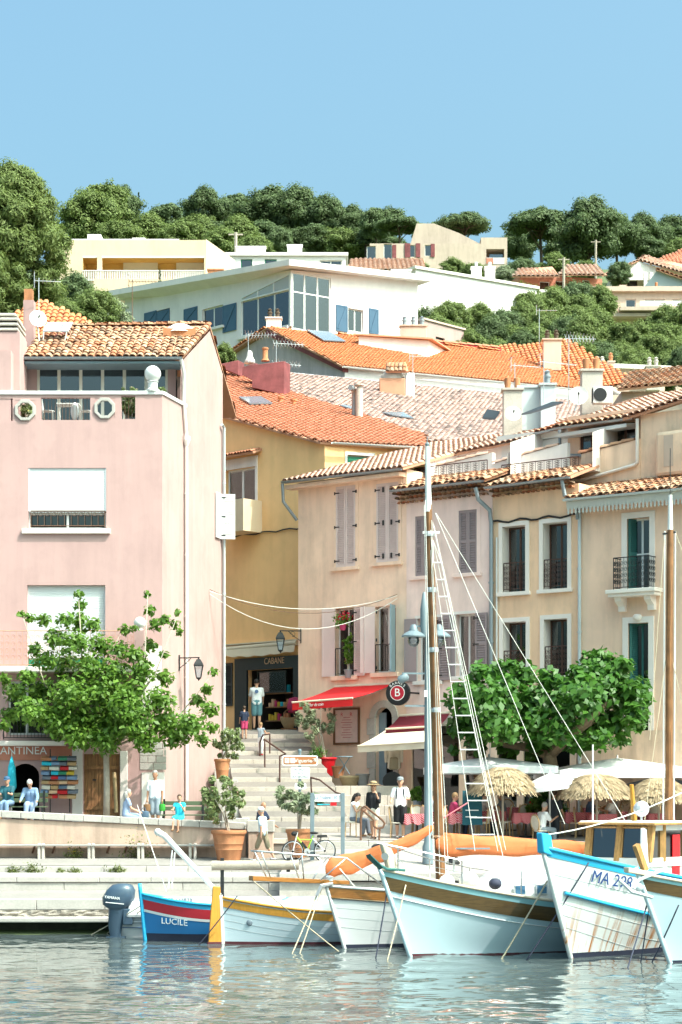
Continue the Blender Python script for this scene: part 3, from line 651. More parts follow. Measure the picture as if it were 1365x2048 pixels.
MB().box(E0.x-.1,E1.x-.02,68.62,69.7,zeave-.2,zeave-.12).build('soffit','greyblue_paint',PK)
pipe(PK,[E1+V((-.02,-.1,-.08)),PS.p(ue+.05,-.1,zeave-.5),PS.p(ue+.08,-.08,zpar),PS.p(ue+.3,-.09,zpar-1),PS.p(ue+.35,-.09,Z(1600,69))],.055,'pipe_white')
MB().lathe([(.06,-.2),(.13,0),(.13,.12),(.06,.12)],PS.p(ue+.3,-.1,Z(878,68.8)),10).build('rain_hopper','pipe_white',PK)
pipe(PK,[PS.p(SL-.35,-.09,PS.uz(441,850)[1]),PS.p(SL-.12,-.09,PS.uz(441,855)[1]),PS.p(SL-.1,-.09,3.2)],.05,'zinc_light')
# side shutters folded out
za,zb=PS.uz(440,1078)[1],PS.uz(440,988)[1]; us_=PS.uz(440,1030)[0]
leaf(PK,sub(PS,us_-.55,-.03,0),.5,za,zb,'white_paint',hinge=False); leaf(PK,sub(PS,us_+.05,-.03,R(-70)),.5,za,zb,'white_paint',hinge=True)
# shutters (rollers) and windows
def roller(r,zb,v=.10):
    a,b,c,d=r; rows=[]; n=int((d-zb)/.055); m=MB()
    for i in range(n):
        z=zb+(d-zb)*i/n; z1=zb+(d-zb)*(i+1)/n; m.poly([PF.p(a+.02,v,z),PF.p(b-.02,v,z),PF.p(b-.02,v-.012,z1-.008),PF.p(a+.02,v-.012,z1-.008)]).poly([PF.p(a+.02,v-.012,z1-.008),PF.p(b-.02,v-.012,z1-.008),PF.p(b-.02,v,z1),PF.p(a+.02,v,z1)])
    o=MB().fbox(PF,a,a+.04,v-.03,v+.04,zb,d).fbox(PF,b-.04,b,v-.03,v+.04,zb,d).fbox(PF,a+.04,b-.04,v-.015,v+.02,zb-.05,zb).build('roller_shutter','roller',PK); m.build('slat','roller',o,kind='stuff')
zz=PF.uz(100,1022)[1]; roller(w1,zz,.05); win(PK,PF,(w1[0],w1[1],w1[2],zz-.05),.12,2,1,.06,'white_paint',inner='room'); railing(PK,PF,w1[0]+.08,w1[1]-.05,.03,w1[2]+.05,zz+.0,'rust_iron',.22,'scroll')
MB().fbox(PF,w1[0]-.2,w1[1]+.14,-.12,.08,w1[2]-.16,w1[2]).build('sill','surround',PK,bev=.015)
zz=w2[2]+.35; roller(w2,zz,.16); MB().fbox(PF,w2[0],w2[1],.17,.2,w2[2],zz-.05).build('door_foot','green_paint',PK)
zs=w2[2]; ub=PF.uz(300,1335)[0]
MB().fbox(PF,0,ub,-.75,.0,zs-.2,zs-.03).build('balcony_slab','surround',PK,bev=.02); railing(PK,PF,.1,ub-.25,-.7,zs-.03,PF.uz(30,1265)[1],'salmon_iron',.2,'rich',ends=.68,r=.011)
MB().fbox(PF,ub-.42,ub-.12,-.72,-.42,zs-.03,zs+1.15).build('balcony_pier','pink',PK); MB().ball(PF.p(ub-.27,-.57,zs+1.15+.24),.2,16,10).lathe([(.12,0),(.08,.08)],PF.p(ub-.27,-.57,zs+1.15),12).build('ball_finial','white_paint',PK,smooth=60)
MB().fbox(PF,nic[0],nic[1],-.012,.0,nic[2],nic[3]).build('pale_render_patch','white_wall',PK)
win(PK,PF,w3,.15,2,1,.07,'white_paint',curtain=('curtain',.3,.95)); railing(PK,PF,w3[0]-.1,w3[1]+.5,-.25,w3[2]-.15,w3[2]+.85,'black_iron',.11,'bar',ends=.24)
MB().fbox(PF,w3[0]-.6,w3[1]+.7,-.4,.0,w3[2]-.36,w3[2]-.2).build('ledge','surround',PK,bev=.02)
# shop front ANTINEA
sg=PF.rect(-10,1484,95,1521); MB().fbox(PF,0,PF.uz(145,1500)[0],-.05,0,dA[3]+.06,w3[2]-.37).build('shop_fascia','terracotta_wall',PK)
text_part('shop_lettering','ANTINEA',.36,PK,'sign_white',PF.p((PF.uz(48,1502)[0]),-.05,PF.uz(48,1502)[1]),PF.U,-PF.N,.012,sx=1.0)
m=MB(); a,b,c,d=dA; n=10; rad=(b-a)/2
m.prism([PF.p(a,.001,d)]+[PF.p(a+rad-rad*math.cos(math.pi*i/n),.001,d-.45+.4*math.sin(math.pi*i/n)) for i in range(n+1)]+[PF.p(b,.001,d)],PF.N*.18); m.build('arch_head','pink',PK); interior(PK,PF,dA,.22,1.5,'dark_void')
MB().fbox(PF,PF.uz(145,1560)[0],PF.uz(166,1560)[0],-.06,.02,2.8,PF.uz(150,1490)[1]).build('pilaster','white_wall',PK,bev=.01); MB().fbox(PF,PF.uz(241,1560)[0],PF.uz(256,1560)[0],-.06,.02,2.8,PF.uz(250,1502)[1]).build('pilaster','white_wall',PK,bev=.01)
# plank doors
a,b,c,d=dW; n=10
for i in range(n):
    u=a+(b-a)*i/n; MB().fbox(PF,u+.004,u+(b-a)/n-.004,.07+.004*(i%2),.12,c,d).build('door_plank','wood_door',PK)
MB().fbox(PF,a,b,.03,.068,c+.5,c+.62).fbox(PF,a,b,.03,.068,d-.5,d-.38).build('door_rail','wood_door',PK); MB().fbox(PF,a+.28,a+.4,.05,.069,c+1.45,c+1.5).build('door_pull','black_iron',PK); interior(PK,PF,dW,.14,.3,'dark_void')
r_=random.Random(2); sp=PF.rect(280,1484,334,1540)
for j in range(4):
    u=sp[0]
    while u<sp[1]-.1:
        l=min(r_.uniform(.25,.45),sp[1]-u); z=sp[2]+(sp[3]-sp[2])*j/4; MB().fbox(PF,u+.008,u+l-.008,-.02,.01,z+.008,z+(sp[3]-sp[2])/4-.008).build('stone_block','stone_white',PK,bev=.01); u+=l
MB().fbox(PF,PF.uz(284,1560)[0],PF.uz(330,1560)[0],-.03,.0,2.8,PF.uz(300,1545)[1]).build('plinth_panel','white_wall',PK)
# left stair block, chimneys
a=PF.uz(22,740)[0]; MB().fbox(PF,0,a,.02,4,zter,PF.uz(10,700)[1]).build('stair_block','pink',PK)
c0=PF.rect(-40,655,34,782); MB().fbox(PF,c0[0],c0[1],.6,2.2,zter,c0[3]).build('chimney_stack','pink',PK)
for i in range(3): MB().fbox(PF,c0[0]-.02,PF.uz(31,640)[0],.55,2.25,c0[3]+.03+i*.17,c0[3]+.12+i*.17).build('chimney_slab','stone',PK,bev=.02)
MB().fbox(PF,c0[0]+.1,PF.uz(28,640)[0],.7,2.1,c0[3],c0[3]+.52).build('chimney_core','dark_void',PK); MB().fbox(PF,c0[0]-.02,PF.uz(26,640)[0],.6,2.2,c0[3]+.52,c0[3]+.62).build('chimney_cap','stone',PK,bev=.03)
c=Fr((X(47,71.),71),(X(66,71),71)); MB().fbox(c,0,.36,0,.5,zter,Z(600,71)).build('chimney_stack','pink',PK); MB().fbox(c,.02,.30,.05,.4,Z(600,71),Z(577,71)).build('chimney_pot','terracotta',PK)
# roof clutter
MB().hexa([V((X(30,69.6),69.6,zeave+.1)),V((X(75,69.6),69.6,zeave+.3)),V((X(140,72),72,Z(662,72))),V((X(80,72),72,Z(690,72))),V((X(30,69.6),69.6,zeave+.25)),V((X(75,69.6),69.6,zeave+.45)),V((X(140,72),72,Z(655,72))),V((X(80,72),72,Z(680,72)))]).build('roof_flashing','maroon',PK)
sk_=MB().lathe([(.01,.5),(.3,.47),(.55,.34),(.62,.2),(.66,.16)],V((X(361,71.6),71.6,Z(667,71.6)-.18)),24,sx=.86,sy=.9).build('skylight_dome','white_paint',PK,smooth=50)
MB().box(X(329,71.6),X(393,71.6),71.1,72.2,Z(670,71.6)-.3,Z(663,71.6)).build('skylight_kerb','terracotta',PK)
sp_=thing('solar_panel','pair of tilted grey-blue solar panels on the pink house roof','solar panel',at(112,690,70.8))
for i,px in enumerate((86,103,121)):
    A=at(px,664,70.6); B=at(px+16,664,70.6); MB().hexa([A,B,B+V((.1,.5,.42)),A+V((.1,.5,.42)),A+V((0,-.02,.03)),B+V((0,-.02,.03)),B+V((.1,.48,.45)),A+V((.1,.48,.45))]).build('panel','solar',sp_)
MB().tube([at(88,664,70.6),at(86,690,70.6)],.02,5).tube([at(134,664,70.6),at(128,690,70.6)],.02,5).tube([at(90,645,71.1),at(84,690,71.1)],.02,5).build('stand','white_paint',sp_)
dish('white satellite dish beside the slender chimney of the pink house',at(76,638,70.5),.30,R(20),R(80),base=at(80,690,70.6))
antenna('tall metal aerial beside the slender pink chimney',at(78,640,70.6),1.45,R(10),7,.75,group=None)
# terrace furniture
def garden_chair(c,yaw,label):
    c=V(c); o=thing('garden_chair',label,'chair',c,'white iron chairs on the roof terrace'); ca,sa=math.cos(yaw),math.sin(yaw); T=lambda x,y,z:c+V((x*ca-y*sa,x*sa+y*ca,z))
    MB().lathe([(.21,.43),(.21,.45)],c,12).build('seat','white_paint',o); 
    for x,y in((-.17,-.17),(.17,-.17),(-.17,.17),(.17,.17)): MB().tube([T(x,y,0),T(x*.9,y*.9,.43)],.014,5).build('leg','white_paint',o)
    MB().tube([T(-.2,.18,.43),T(-.22,.22,.75),T(-.12,.24,.95),T(0,.24,1.0),T(.12,.24,.95),T(.22,.22,.75),T(.2,.18,.43)],.014,5).tube([T(-.1,.2,.45),T(-.07,.23,.95)],.008,4).tube([T(.1,.2,.45),T(.07,.23,.95)],.008,4).tube([T(0,.2,.45),T(0,.24,1)],.008,4).build('backrest','white_paint',o)
zf=zter+.02
garden_chair((X(97,67.7),67.7,zf+.15),R(90),'white wrought iron chair at left end of the terrace table'); garden_chair((X(172,67.7),67.7,zf+.15),R(-90),'white wrought iron chair at right end of the terrace table')
t=thing('garden_table','white wrought iron table on the roof terrace','table',(X(135,67.8),67.8,zf)); MB().box(X(115,67.8),X(160,67.8),67.6,68.2,zf+.82,zf+.85).build('table_top','white_paint',t); 
for px in(118,156): MB().tube([V((X(px,67.7),67.7,zf)),V((X(px+3,67.7),67.7,zf+.4)),V((X(px-3,67.7),67.7,zf+.82))],.02,5).build('leg','white_paint',t)
o=MB().ball((X(150,67.5),67.5,zf+.55),.3,14,10,(.45,.3,1)).build('folded_parasol_cover','white_cloth',smooth=True,cat='cover',label='white rounded cover standing before the terrace table')
# ---------------------------------------------------------------- yellow house with shop
K=V((X(650,80),80,0)); KL=V((X(436,84.2),84.2,0)); YF=Fr((KL.x,KL.y),(K.x,K.y)); YL=(K-KL).length
YE=thing('yellow_house','ochre yellow house with orange roof rising above the little shop','house',(X(540,81),81,6.2))
zk=Z(888,80); zl=YF.uz(438,829)[1]
yw=YF.rect(453,937,512,1012); ysh=YF.rect(497,1338,590,1480)
def ytop(u): return zl+(zk-zl)*u/YL
wall(YE,'front_wall','yellow',YF,0,YL,0,ytop,[yw,ysh],.2)
KR=V((X(848,81.6),81.6,0)); YR=Fr((K.x,K.y),(KR.x,KR.y)); rl=(KR-K).length; gwin=YR.rect(695,911,745,960)
wall(YE,'right_wall','yellow',YR,0,rl,0,zk,[gwin],.2)
win(YE,YR,gwin,.1,2,1,.06,'white_paint'); MB().fbox(YR,gwin[0]+.06,gwin[1]-.06,.06,.09,gwin[2]+.05,gwin[3]-.05).build('green_blind','green_paint',YE)
MB().fbox(YR,gwin[0]-.1,gwin[1]+.1,-.03,.01,gwin[3],gwin[3]+.12).fbox(YR,gwin[0]-.1,gwin[0],-.03,.01,gwin[2],gwin[3]).build('window_surround','white_paint',YE)
A=YF.p(YL+.0,-.25,zk+.05); B=YR.p(rl,-.3,zk+.1); C=YF.p(-.1,-.25,ytop(0)+.05); n=(B-A).cross(C-A).normalized(); T=ray_plane(430,735,A,n)
yr=roof(YE,[A,B,ray_plane(852,872,A,n),T,C],'tile_orange','tile_orange_obj',200,w=.25,L=.36,slab='tile_far',seed=8)
gutter(YE,YR.p(.15,-.38,zk+.02),YR.p(rl,-.38,zk+.08),.07,'zinc_light')
for (px,py,w_,h_) in ((497,798,.75,.5),):
    q=[ray_plane(x,y,A+n*.12,n) for x,y in ((478,796),(500,809),(545,808),(522,795))]; MB().prism(q,n*.06).build('skylight','skylight',YE)
for px,py in ((562,807),(588,812)):
    p=ray_plane(px,py,A,n); MB().lathe([(.1,0),(.1,.2),(.14,.22),(.14,.3)],p,10).build('vent_tile','terracotta',YE)
# window, tile hood, balcony
win(YE,YF,yw,.12,2,1,.09,'white_paint',curtain=('curtain_mauve',.72,.98),inner='room')
MB().fbox(YF,yw[0]-.08,yw[1]+.12,-.06,.02,yw[3],yw[3]+.42).build('lintel_band','white_wall',YE)
MB().fbox(YF,yw[1]+.003,yw[1]+.12,-.05,.02,yw[2]-.2,yw[3]-.003).build('window_surround','white_wall',YE)
hz=yw[3]+.62; roof(YE,[YF.p(yw[0]-.15,-.5,hz-.12),YF.p(yw[1]+.35,-.5,hz-.12),YF.p(yw[1]+.35,0,hz+.06),YF.p(yw[0]-.15,0,hz+.06)],'tile_orange','tile_orange_obj',20,w=.17,L=.5,name='tile_hood')
b0=YF.uz(452,1030,-1)[0]; b1=YF.uz(488,1030,-1.)[0]; zt=YF.uz(480,998,-1)[1]; zbm=YF.uz(480,1062,-1)[1]
MB().fbox(YF,b0-.8,b1+.02,-1.05,-.93,zbm,zbm+(zt-zbm)*.45).fbox(YF,b1-.45,b1+.02,-1.05,-.93,zbm+(zt-zbm)*.45,zt).fbox(YF,b1-.1,b1+.02,-.93,0,zbm,zt).fbox(YF,b0-.8,b1-.1,-.93,0,zbm,zbm+.15).build('balcony','buff',YE)
MB().tube([YF.p(b0-.8,-1,zt-.05),YF.p(b1-.45,-1,zt-.05)],.025,6).tube([YF.p(b0-.8,-1,zt-.3),YF.p(b1-.45,-1,zt-.3)],.016,6).tube([YF.p(b0-.8,-1,zt-.5),YF.p(b1-.45,-1,zt-.5)],.016,6).build('balcony_rail','white_paint',YE)
pc=[YF.p(u,-.05,YF.uz(500,1069)[1]+.04*math.sin(u*5)) for u in np.linspace(0,YL-1.1,14)]; MB().tube(pc,.03,5).build('wall_cable','black_iron',YE)
# shop
s0=YF.uz(456,1390)[0]; s1=YF.uz(599,1390)[0]; zt=YF.uz(540,1314)[1]; u0=YF.uz(473,1390)[0]
MB().fbox(YF,u0,s1+.6,-.1,.0,ysh[3],zt).fbox(YF,u0,ysh[0],-.1,0,5.6,ysh[3]).fbox(YF,ysh[1],s1+.6,-.1,0,5.6,ysh[3]).build('shop_front','darkgreen_shop',YE)
text_part('shop_lettering','CABANE',.36,YE,'brass_text',YF.p(YF.uz(549,1322,-.1)[0],-.1,YF.uz(549,1322,-.1)[1]),YF.U,-YF.N,.012,sx=.82)
a,b,c,d=ysh
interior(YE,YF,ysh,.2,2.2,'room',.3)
leaf(YE,Fr(YF.p(s0-.1,-.02,0).xy,ang=math.atan2(YF.U.y,YF.U.x)),.42,YF.uz(465,1412)[1],YF.uz(465,1326)[1],'darkgreen_shop',louv=True,hinge=False)
win(YE,YF,(a+.25,b-.75,YF.uz(540,1385)[1],d-.05),.25,1,1,.05,'darkgreen_shop','glass_clear',inner=None)
sh=thing('shop_shelving','dark shelves of colourful goods inside the little shop','shelves',YF.p(a+1,.5,6.3)); r_=random.Random(5)
for z in (.5,1.05,1.6):
    MB().fbox(YF,a+.7,b-.05,.3,.75,6.35+z,6.39+z).build('shelf','wood_door',sh)
    for k in range(7):
        u=a+.78+k*.17; g=MB(); h=r_.uniform(.14,.34); g.fbox(YF,u,u+.12,.38,.5,6.392+z,6.39+z+h).build('box',r_.choice(['petal_red','terracotta','cl_turq','brass_text','cl_pink','petal_yellow','rattan']),sh)
bk=thing('canopy_roller','cream rolled awning with sagging edge over the shop front','awning',YF.p(YL/2,-.1,zt))
za=YF.uz(520,1300,-.3)[1]
MB().tube([YF.p(s0-.3,-.22,za+.12),YF.p(s1+.1,-.22,za+.2)],.11,10).build('roll','cream_cloth',bk,smooth=60)
MB().fbox(YF,s0-.2,s1+.15,-.3,-.02,za+.28,za+.33).build('cover','cream_cloth',bk)
n=20; MB().grid([[YF.p(s0-.3+(s1-s0+.4)*i/n,-.33-.02*math.sin(i*1.3)-.06*k,za+.1-k*(.24+.10*math.sin(i/n*3.1)+.03*math.sin(i*1.7))) for i in range(n+1)] for k in (0,.5,1)]).build('drooping_valance','cream_cloth',bk,smooth=True)
lamp('black wall lantern on the corner of the peach house beside the shop',V((X(602,75.4),75.4,Z(1262,75.4))),V((-1,-.12,0)),YF.U,1.0)
# goods by the shop door
bg_=thing('straw_basket','round straw shopping basket hanging beside the shop door','basket',YF.p(b+.1,-.5,6.4)); cc=YF.p(YF.uz(578,1440,-.4)[0],-.4,YF.uz(578,1440,-.4)[1])
MB().lathe([(.18,-.32),(.30,-.1),(.33,.1),(.3,.1)],cc,16,sy=.5).build('body','straw_hat',bg_,smooth=50); MB().tube([cc+V((.22*math.cos(t),0,.1+.3*math.sin(t))) for t in np.linspace(0,math.pi,9)],.02,5).build('handle','leather',bg_)
o=MB().lathe([(.02,-.3),(.28,-.25),(.33,0),(.24,.3),(.02,.36)],cc+V((.25,.1,.55)),12,sy=.6).build('purple_cushion','cl_pink',smooth=True,label='magenta cushion stacked above the straw basket',cat='cushion')
st_=thing('display_stool','wooden stool carrying the straw basket by the shop','stool',cc-V((0,0,1.1))); MB().box(cc.x-.3,cc.x+.3,cc.y-.2,cc.y+.2,cc.z-.38,cc.z-.33).build('seat','wood_door',st_)
for x,y in((-.25,-.15),(.25,-.15),(-.25,.15),(.25,.15)): MB().bar((cc.x+x,cc.y+y,cc.z-.38),(cc.x+x*1.1,cc.y+y,6.3),.04).build('leg','wood_door',st_)
# ---------------------------------------------------------------- the row of houses on the right
RW=Fr((X(597,75.5),75.5),(X(1365,66),66)); RU=lambda px,py=1200,v=0:RW.uz(px,py,v)[0]; RZ=lambda px,py,v=0:RW.uz(px,py,v)[1]
uA=RU(814); uB=RU(986); uC=RU(1158); uD=RU(1600); NO=-RW.N
# house A: peach
HA=thing('peach_house','narrow peach plastered corner house with closed lilac shutters and red awning','house',RW.p(uA/2,0,4.2))
zA=RZ(700,952)
aw=[RW.rect(673,972,712,1134),RW.rect(754,966,798,1124)]; al=[RW.rect(671,1216,711,1352),RW.rect(751,1212,792,1345)]; ad=RW.rect(752,1415,786,1570)
wall(HA,'front_wall','peach',RW,0,uA,0,lambda u:RW.uz(597+(814-597)*u/uA,966-(966-938)*u/uA,0)[1],aw+al+[ad],.28,back=8)
for i,r in enumerate(aw):
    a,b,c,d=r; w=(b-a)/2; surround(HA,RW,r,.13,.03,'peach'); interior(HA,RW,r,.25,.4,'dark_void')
    for k in (0,1):
        f=sub(RW,a if k==0 else b,.02,0); 
        if k: f=Fr(RW.p(a+w,.02,0).xy,ang=math.atan2(RW.U.y,RW.U.x))
        leaf(HA,f,w-.01,c,d,'lilac_shutter',hinge=(k==0),mid=False)
    o=MB()
    for f in (.08,.5,.92): z=c+(d-c)*f; o.fbox(RW,b-.12,b+.06,-.05,-.02,z-.02,z+.02).fbox(RW,b+.02,b+.07,-.055,-.02,z-.06,z+.05)
    if i==1:
        for f in (.08,.5,.92):
            for q in (-.1,.1): z=c+(d-c)*f; o.fbox(RW,(a+b)/2+q*1.8-.03,(a+b)/2+q*1.8+.03,-.05,-.02,z-.09,z+.09)
    o.build('strap_hinge','black_iron',HA)
for i,r in enumerate(al):
    a,b,c,d=r; win(HA,RW,r,.22,2,1,.06,'white_paint',curtain=('curtain',.02,.4) if i==0 else ('curtain',0,.75)); MB().fbox(RW,a-.15,b+.15,-.12,.02,c-.16,c).build('sill','peach',HA,bev=.01)
    railing(HA,RW,a+.05,b-.05,-.05,c+.02,c+1.0,'black_iron',.11,'bar')
la=math.atan2(RW.U.y,RW.U.x); W_=.55
a,b,c,d=al[0]; leaf(HA,sub(RW,a,-.02,R(-172)),W_,c,d,'lilac_shutter',hinge=False); leaf(HA,sub(RW,b,-.03,R(-12)),W_,c-.02,d,'lilac_shutter',hinge=True)
a,b,c,d=al[1]; leaf(HA,sub(RW,a,-.03,R(-160)),W_,c,d,'lilac_shutter',hinge=True); leaf(HA,sub(RW,b,-.03,R(-70)),W_,c,d,'greyblue_paint',hinge=True)
# geranium in a pink pot, plant, at the window
gp=thing('hanging_geranium','red geranium in a pink pot hanging at the open window','plant',RW.p(al[0][0]+.35,-.12,RZ(687,1262))); gc=RW.p(RU(688,1250,-.15),-.2,RZ(688,1255,-.15)); MB().lathe([(.09,-.1),(.14,.12),(.12,.12)],gc,12).build('pot','cl_pink',gp,smooth=40)
# awning
def awning(label,name,cl,A,B,C,D,val=.3,text=None,scal=False,under=None,tmat='sign_white'):
    """A,B on wall (left,right), C,D front edge (left,right)"""
    A,B,C,D=map(V,(A,B,C,D)); o=thing('awning',label,'awning',A); n=10
    rows=[[A.lerp(B,i/n).lerp(C.lerp(D,i/n),t)-V((0,0,.05*math.sin(math.pi*t))) for i in range(n+1)] for t in (0,.25,.5,.75,1)]
    MB().grid(rows).grid([[p-V((0,0,.012)) for p in r] for r in rows]).build('canopy',cl,o,smooth=True)
    MB().grid([[C.lerp(D,i/24)+V((0,0,-k*val-(k*.03*math.cos(i*1.6) if scal else 0)))+((D-C).cross(V((0,0,1))).normalized()*.02*math.sin(i*.9)*k) for i in range(25)] for k in (0,.5,1)]).build('valance',cl,o,smooth=True)
    MB().tube([C,D],.035,8).build('front_bar','cream_cloth',o); MB().tube([A,B],.06,8).build('roller','cream_cloth',o)
    for s in (.12,.88): p=A.lerp(B,s)-V((0,0,.12)); q=C.lerp(D,s)-V((0,0,.04)); MB().tube([p,p.lerp(q,.5)+(B-A).normalized()*.25,q],.022,6).build('folding_arm','alu',o)
    if text:
        mid=C.lerp(D,.36)-V((0,0,val*.5)); d=(D-C).normalized(); text_part('lettering',text,val*.62,o,tmat,mid,d,V((d.y,-d.x,0)),.03,sx=.8,shear=.25)
    return o
vA=-1.9
A_=RW.p(RU(672,1374),-.03,RZ(672,1374)); B_=RW.p(RU(788,1368),-.03,RZ(788,1368)); C_=RW.p(RU(585,1405,vA),vA,RZ(585,1405,vA)); D_=RW.p(RU(706,1396,vA),vA,RZ(706,1396,vA))
awning('bright red awning with white script over the peach house entrance','awning','red_cloth',A_,B_,C_,D_,.28,"L'atelier du coin")
# poster frame
pr=RW.rect(668,1416,720,1489,-.03); ps=thing('menu_board','framed pale pink printed notice hanging on the peach wall','notice board',RW.p(pr[0],-.05,pr[2])); f=.07
MB().fbox(RW,pr[0],pr[0]+f,-.07,-.005,pr[2],pr[3]).fbox(RW,pr[1]-f,pr[1],-.07,-.005,pr[2],pr[3]).fbox(RW,pr[0]+f,pr[1]-f,-.07,-.005,pr[3]-f,pr[3]).fbox(RW,pr[0]+f,pr[1]-f,-.07,-.005,pr[2],pr[2]+f).build('frame','poster_frame',ps); MB().fbox(RW,pr[0]+f,pr[1]-f,-.03,-.006,pr[2]+f,pr[3]-f).build('print','paper_pink',ps)
lines=MB()
for i in range(9):
    z=pr[3]-.35-i*.09; h=(.16+.12*((i*37)%5)/5); m_=(pr[0]+pr[1])/2; lines.fbox(RW,m_-h,m_+h,-.0325,-.031,z,z+.016)
lines.build('printed_line','sign_red',ps,kind='stuff')
for s,txt in ((-.22,'R'),(.2,'R')): text_part('printed_initial',txt,.2,ps,'petal_red',RW.p((pr[0]+pr[1])/2+s,-.03,pr[3]-.24),RW.U,NO,.003,ext=.001)
# arched door with stone surround
a,b,c,d=ad; rd=(b-a)/2; n=12; g=MB(); zc=d-rd
for i in range(n):
    t0,t1=math.pi*i/n,math.pi*(i+1)/n; P_=lambda t,r,v:RW.p((a+b)/2-math.cos(t)*r,v,zc+math.sin(t)*r)
    MB().hexa([P_(t0,rd,-.06),P_(t1,rd,-.06),P_(t1,rd,.05),P_(t0,rd,.05),P_(t0,rd+.26,-.06),P_(t1,rd+.26,-.06),P_(t1,rd+.26,.05),P_(t0,rd+.26,.05)]).build('arch_stone','stone',HA,bev=.008)
g.prism([RW.p(a,.01,d+.01)]+[P_(math.pi*i/n,rd,.01) for i in range(n+1)]+[RW.p(b,.01,d+.01)],RW.N*.25); g.build('arch_infill','peach',HA)
for k in range(4):
    for s in (a-.26,b):
        z0,z1=c+(zc-c)*k/4,c+(zc-c)*(k+1)/4; e=.1 if k%2 else 0; MB().fbox(RW,s-(e if s<a else 0),s+.26+(0 if s<a else e),-.06,.03,z0+.006,z1-.006).build('jamb_stone','stone',HA,bev=.012)
interior(HA,RW,ad,.3,1.2,'dark_void'); MB().fbox(RW,a,a+(b-a)*.42,.2,.25,c,zc+.2).build('door_leaf','greyblue_paint',HA)
# round sign
sc_=RW.p(RU(797,1386,-.7),-.7,RZ(797,1386,-.7)); sgn=thing('round_sign','round black hanging sign with white B on red disc','sign',sc_); dN=V((-.35,-.94,0)).normalized(); dU=V((.94,-.35,0)); mS=Matrix((dU,dN.cross(dU).normalized(),dN)).transposed()
MB().lathe([(.42,-.09),(.44,-.06),(.44,.06),(.42,.09)],sc_,28,mS).build('disc','sign_dark',sgn,smooth=30); MB().lathe([(.27,.088),(.27,.1)],sc_,28,mS).build('ring','sign_white',sgn); MB().lathe([(.245,.099),(.245,.106)],sc_,28,mS).build('red_disc','sign_red',sgn)
text_part('lettering','B',.4,sgn,'sign_white',sc_-V((0,0,.0)),dU,dN,.108,ext=.003)
for i,ch in enumerate('BARNES'):
    t=R(135-18*i); text_part('lettering',ch,.13,sgn,'sign_white',sc_+dU*.35*math.cos(t)+V((0,0,.35*math.sin(t))),dU*math.sin(t)+V((0,0,-math.cos(t))),dN,.09,ext=.003)
MB().bar(sc_+dU*.42,sc_+dU*.42+RW.N*.7,.06).build('bracket','sign_dark',sgn)
# roof of A
e0=RW.p(RU(570,963,-.45),-.45,RZ(570,963,-.45)); e1=RW.p(RU(806,935,-.45),-.45,RZ(806,935,-.45))
t0_=RW.p(-.35,9,Z(888,82.8)); t1_=RW.p(uA+.3,9,Z(888,82.8)+.1)
roof(HA,[e0,e1,t1_,t0_],'tile_pale','tile_pale_obj',120,w=.235,L=.36,slab='tile_far',seed=21)
gutter(HA,e0+V((-.1,-.1,-.02)),e1+NO*.1+V((0,0,-.04)),.08,'zinc'); MB().hexa([RW.p(-.3,-.42,e0.z-.28),RW.p(uA-.05,-.42,e1.z-.26),RW.p(uA-.05,.02,e1.z-.26),RW.p(-.3,.02,e0.z-.28),RW.p(-.3,-.42,e0.z-.14),RW.p(uA-.05,-.42,e1.z-.12),RW.p(uA-.05,.02,e1.z-.1),RW.p(-.3,.02,e0.z-.12)]).build('eave_board','peach',HA)
pipe(HA,[e0+V((-.08,-.1,-.1)),e0+V((-.05,-.08,-.75)),RW.p(-.02,-.06,e0.z-1.4)],.06,'zinc')
# house B: rose
HB=thing('rose_house','pale rose house with plum louvred shutters between peach and apricot houses','house',RW.p((uA+uB)/2,0,3))
bw=[RW.rect(832,1032,862,1152),RW.rect(919,1020,955,1146)]; bl=[RW.rect(836,1236,880,1362),RW.rect(913,1228,953,1352)]
zB0,zB1=RZ(814,985),RZ(986,970)
wall(HB,'front_wall','rose',RW,uA+.003,uB,0,lambda u:zB0+(zB1-zB0)*(u-uA)/(uB-uA),bw+bl,.22,v=-.02,back=8)
for r in bw:
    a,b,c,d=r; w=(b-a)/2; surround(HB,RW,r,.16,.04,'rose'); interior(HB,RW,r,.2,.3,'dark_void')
    for k in (0,1): leaf(HB,Fr(RW.p(a+w*k,.03,0).xy,ang=la),w-.008,c,d,'plum_shutter',hinge=False,pitch=.085)
for r in bl:
    a,b,c,d=r; surround(HB,RW,r,.1,.035,'white_wall'); win(HB,RW,r,.2,2,1,.06,'white_paint',curtain=('curtain',0,.5)); leaf(HB,sub(RW,a-.02,-.06,R(-176)),.5,c,d,'plum_shutter',hinge=False,pitch=.085); leaf(HB,sub(RW,b+.02,-.06,R(-4)),.5,c,d,'plum_shutter',hinge=True,pitch=.085)
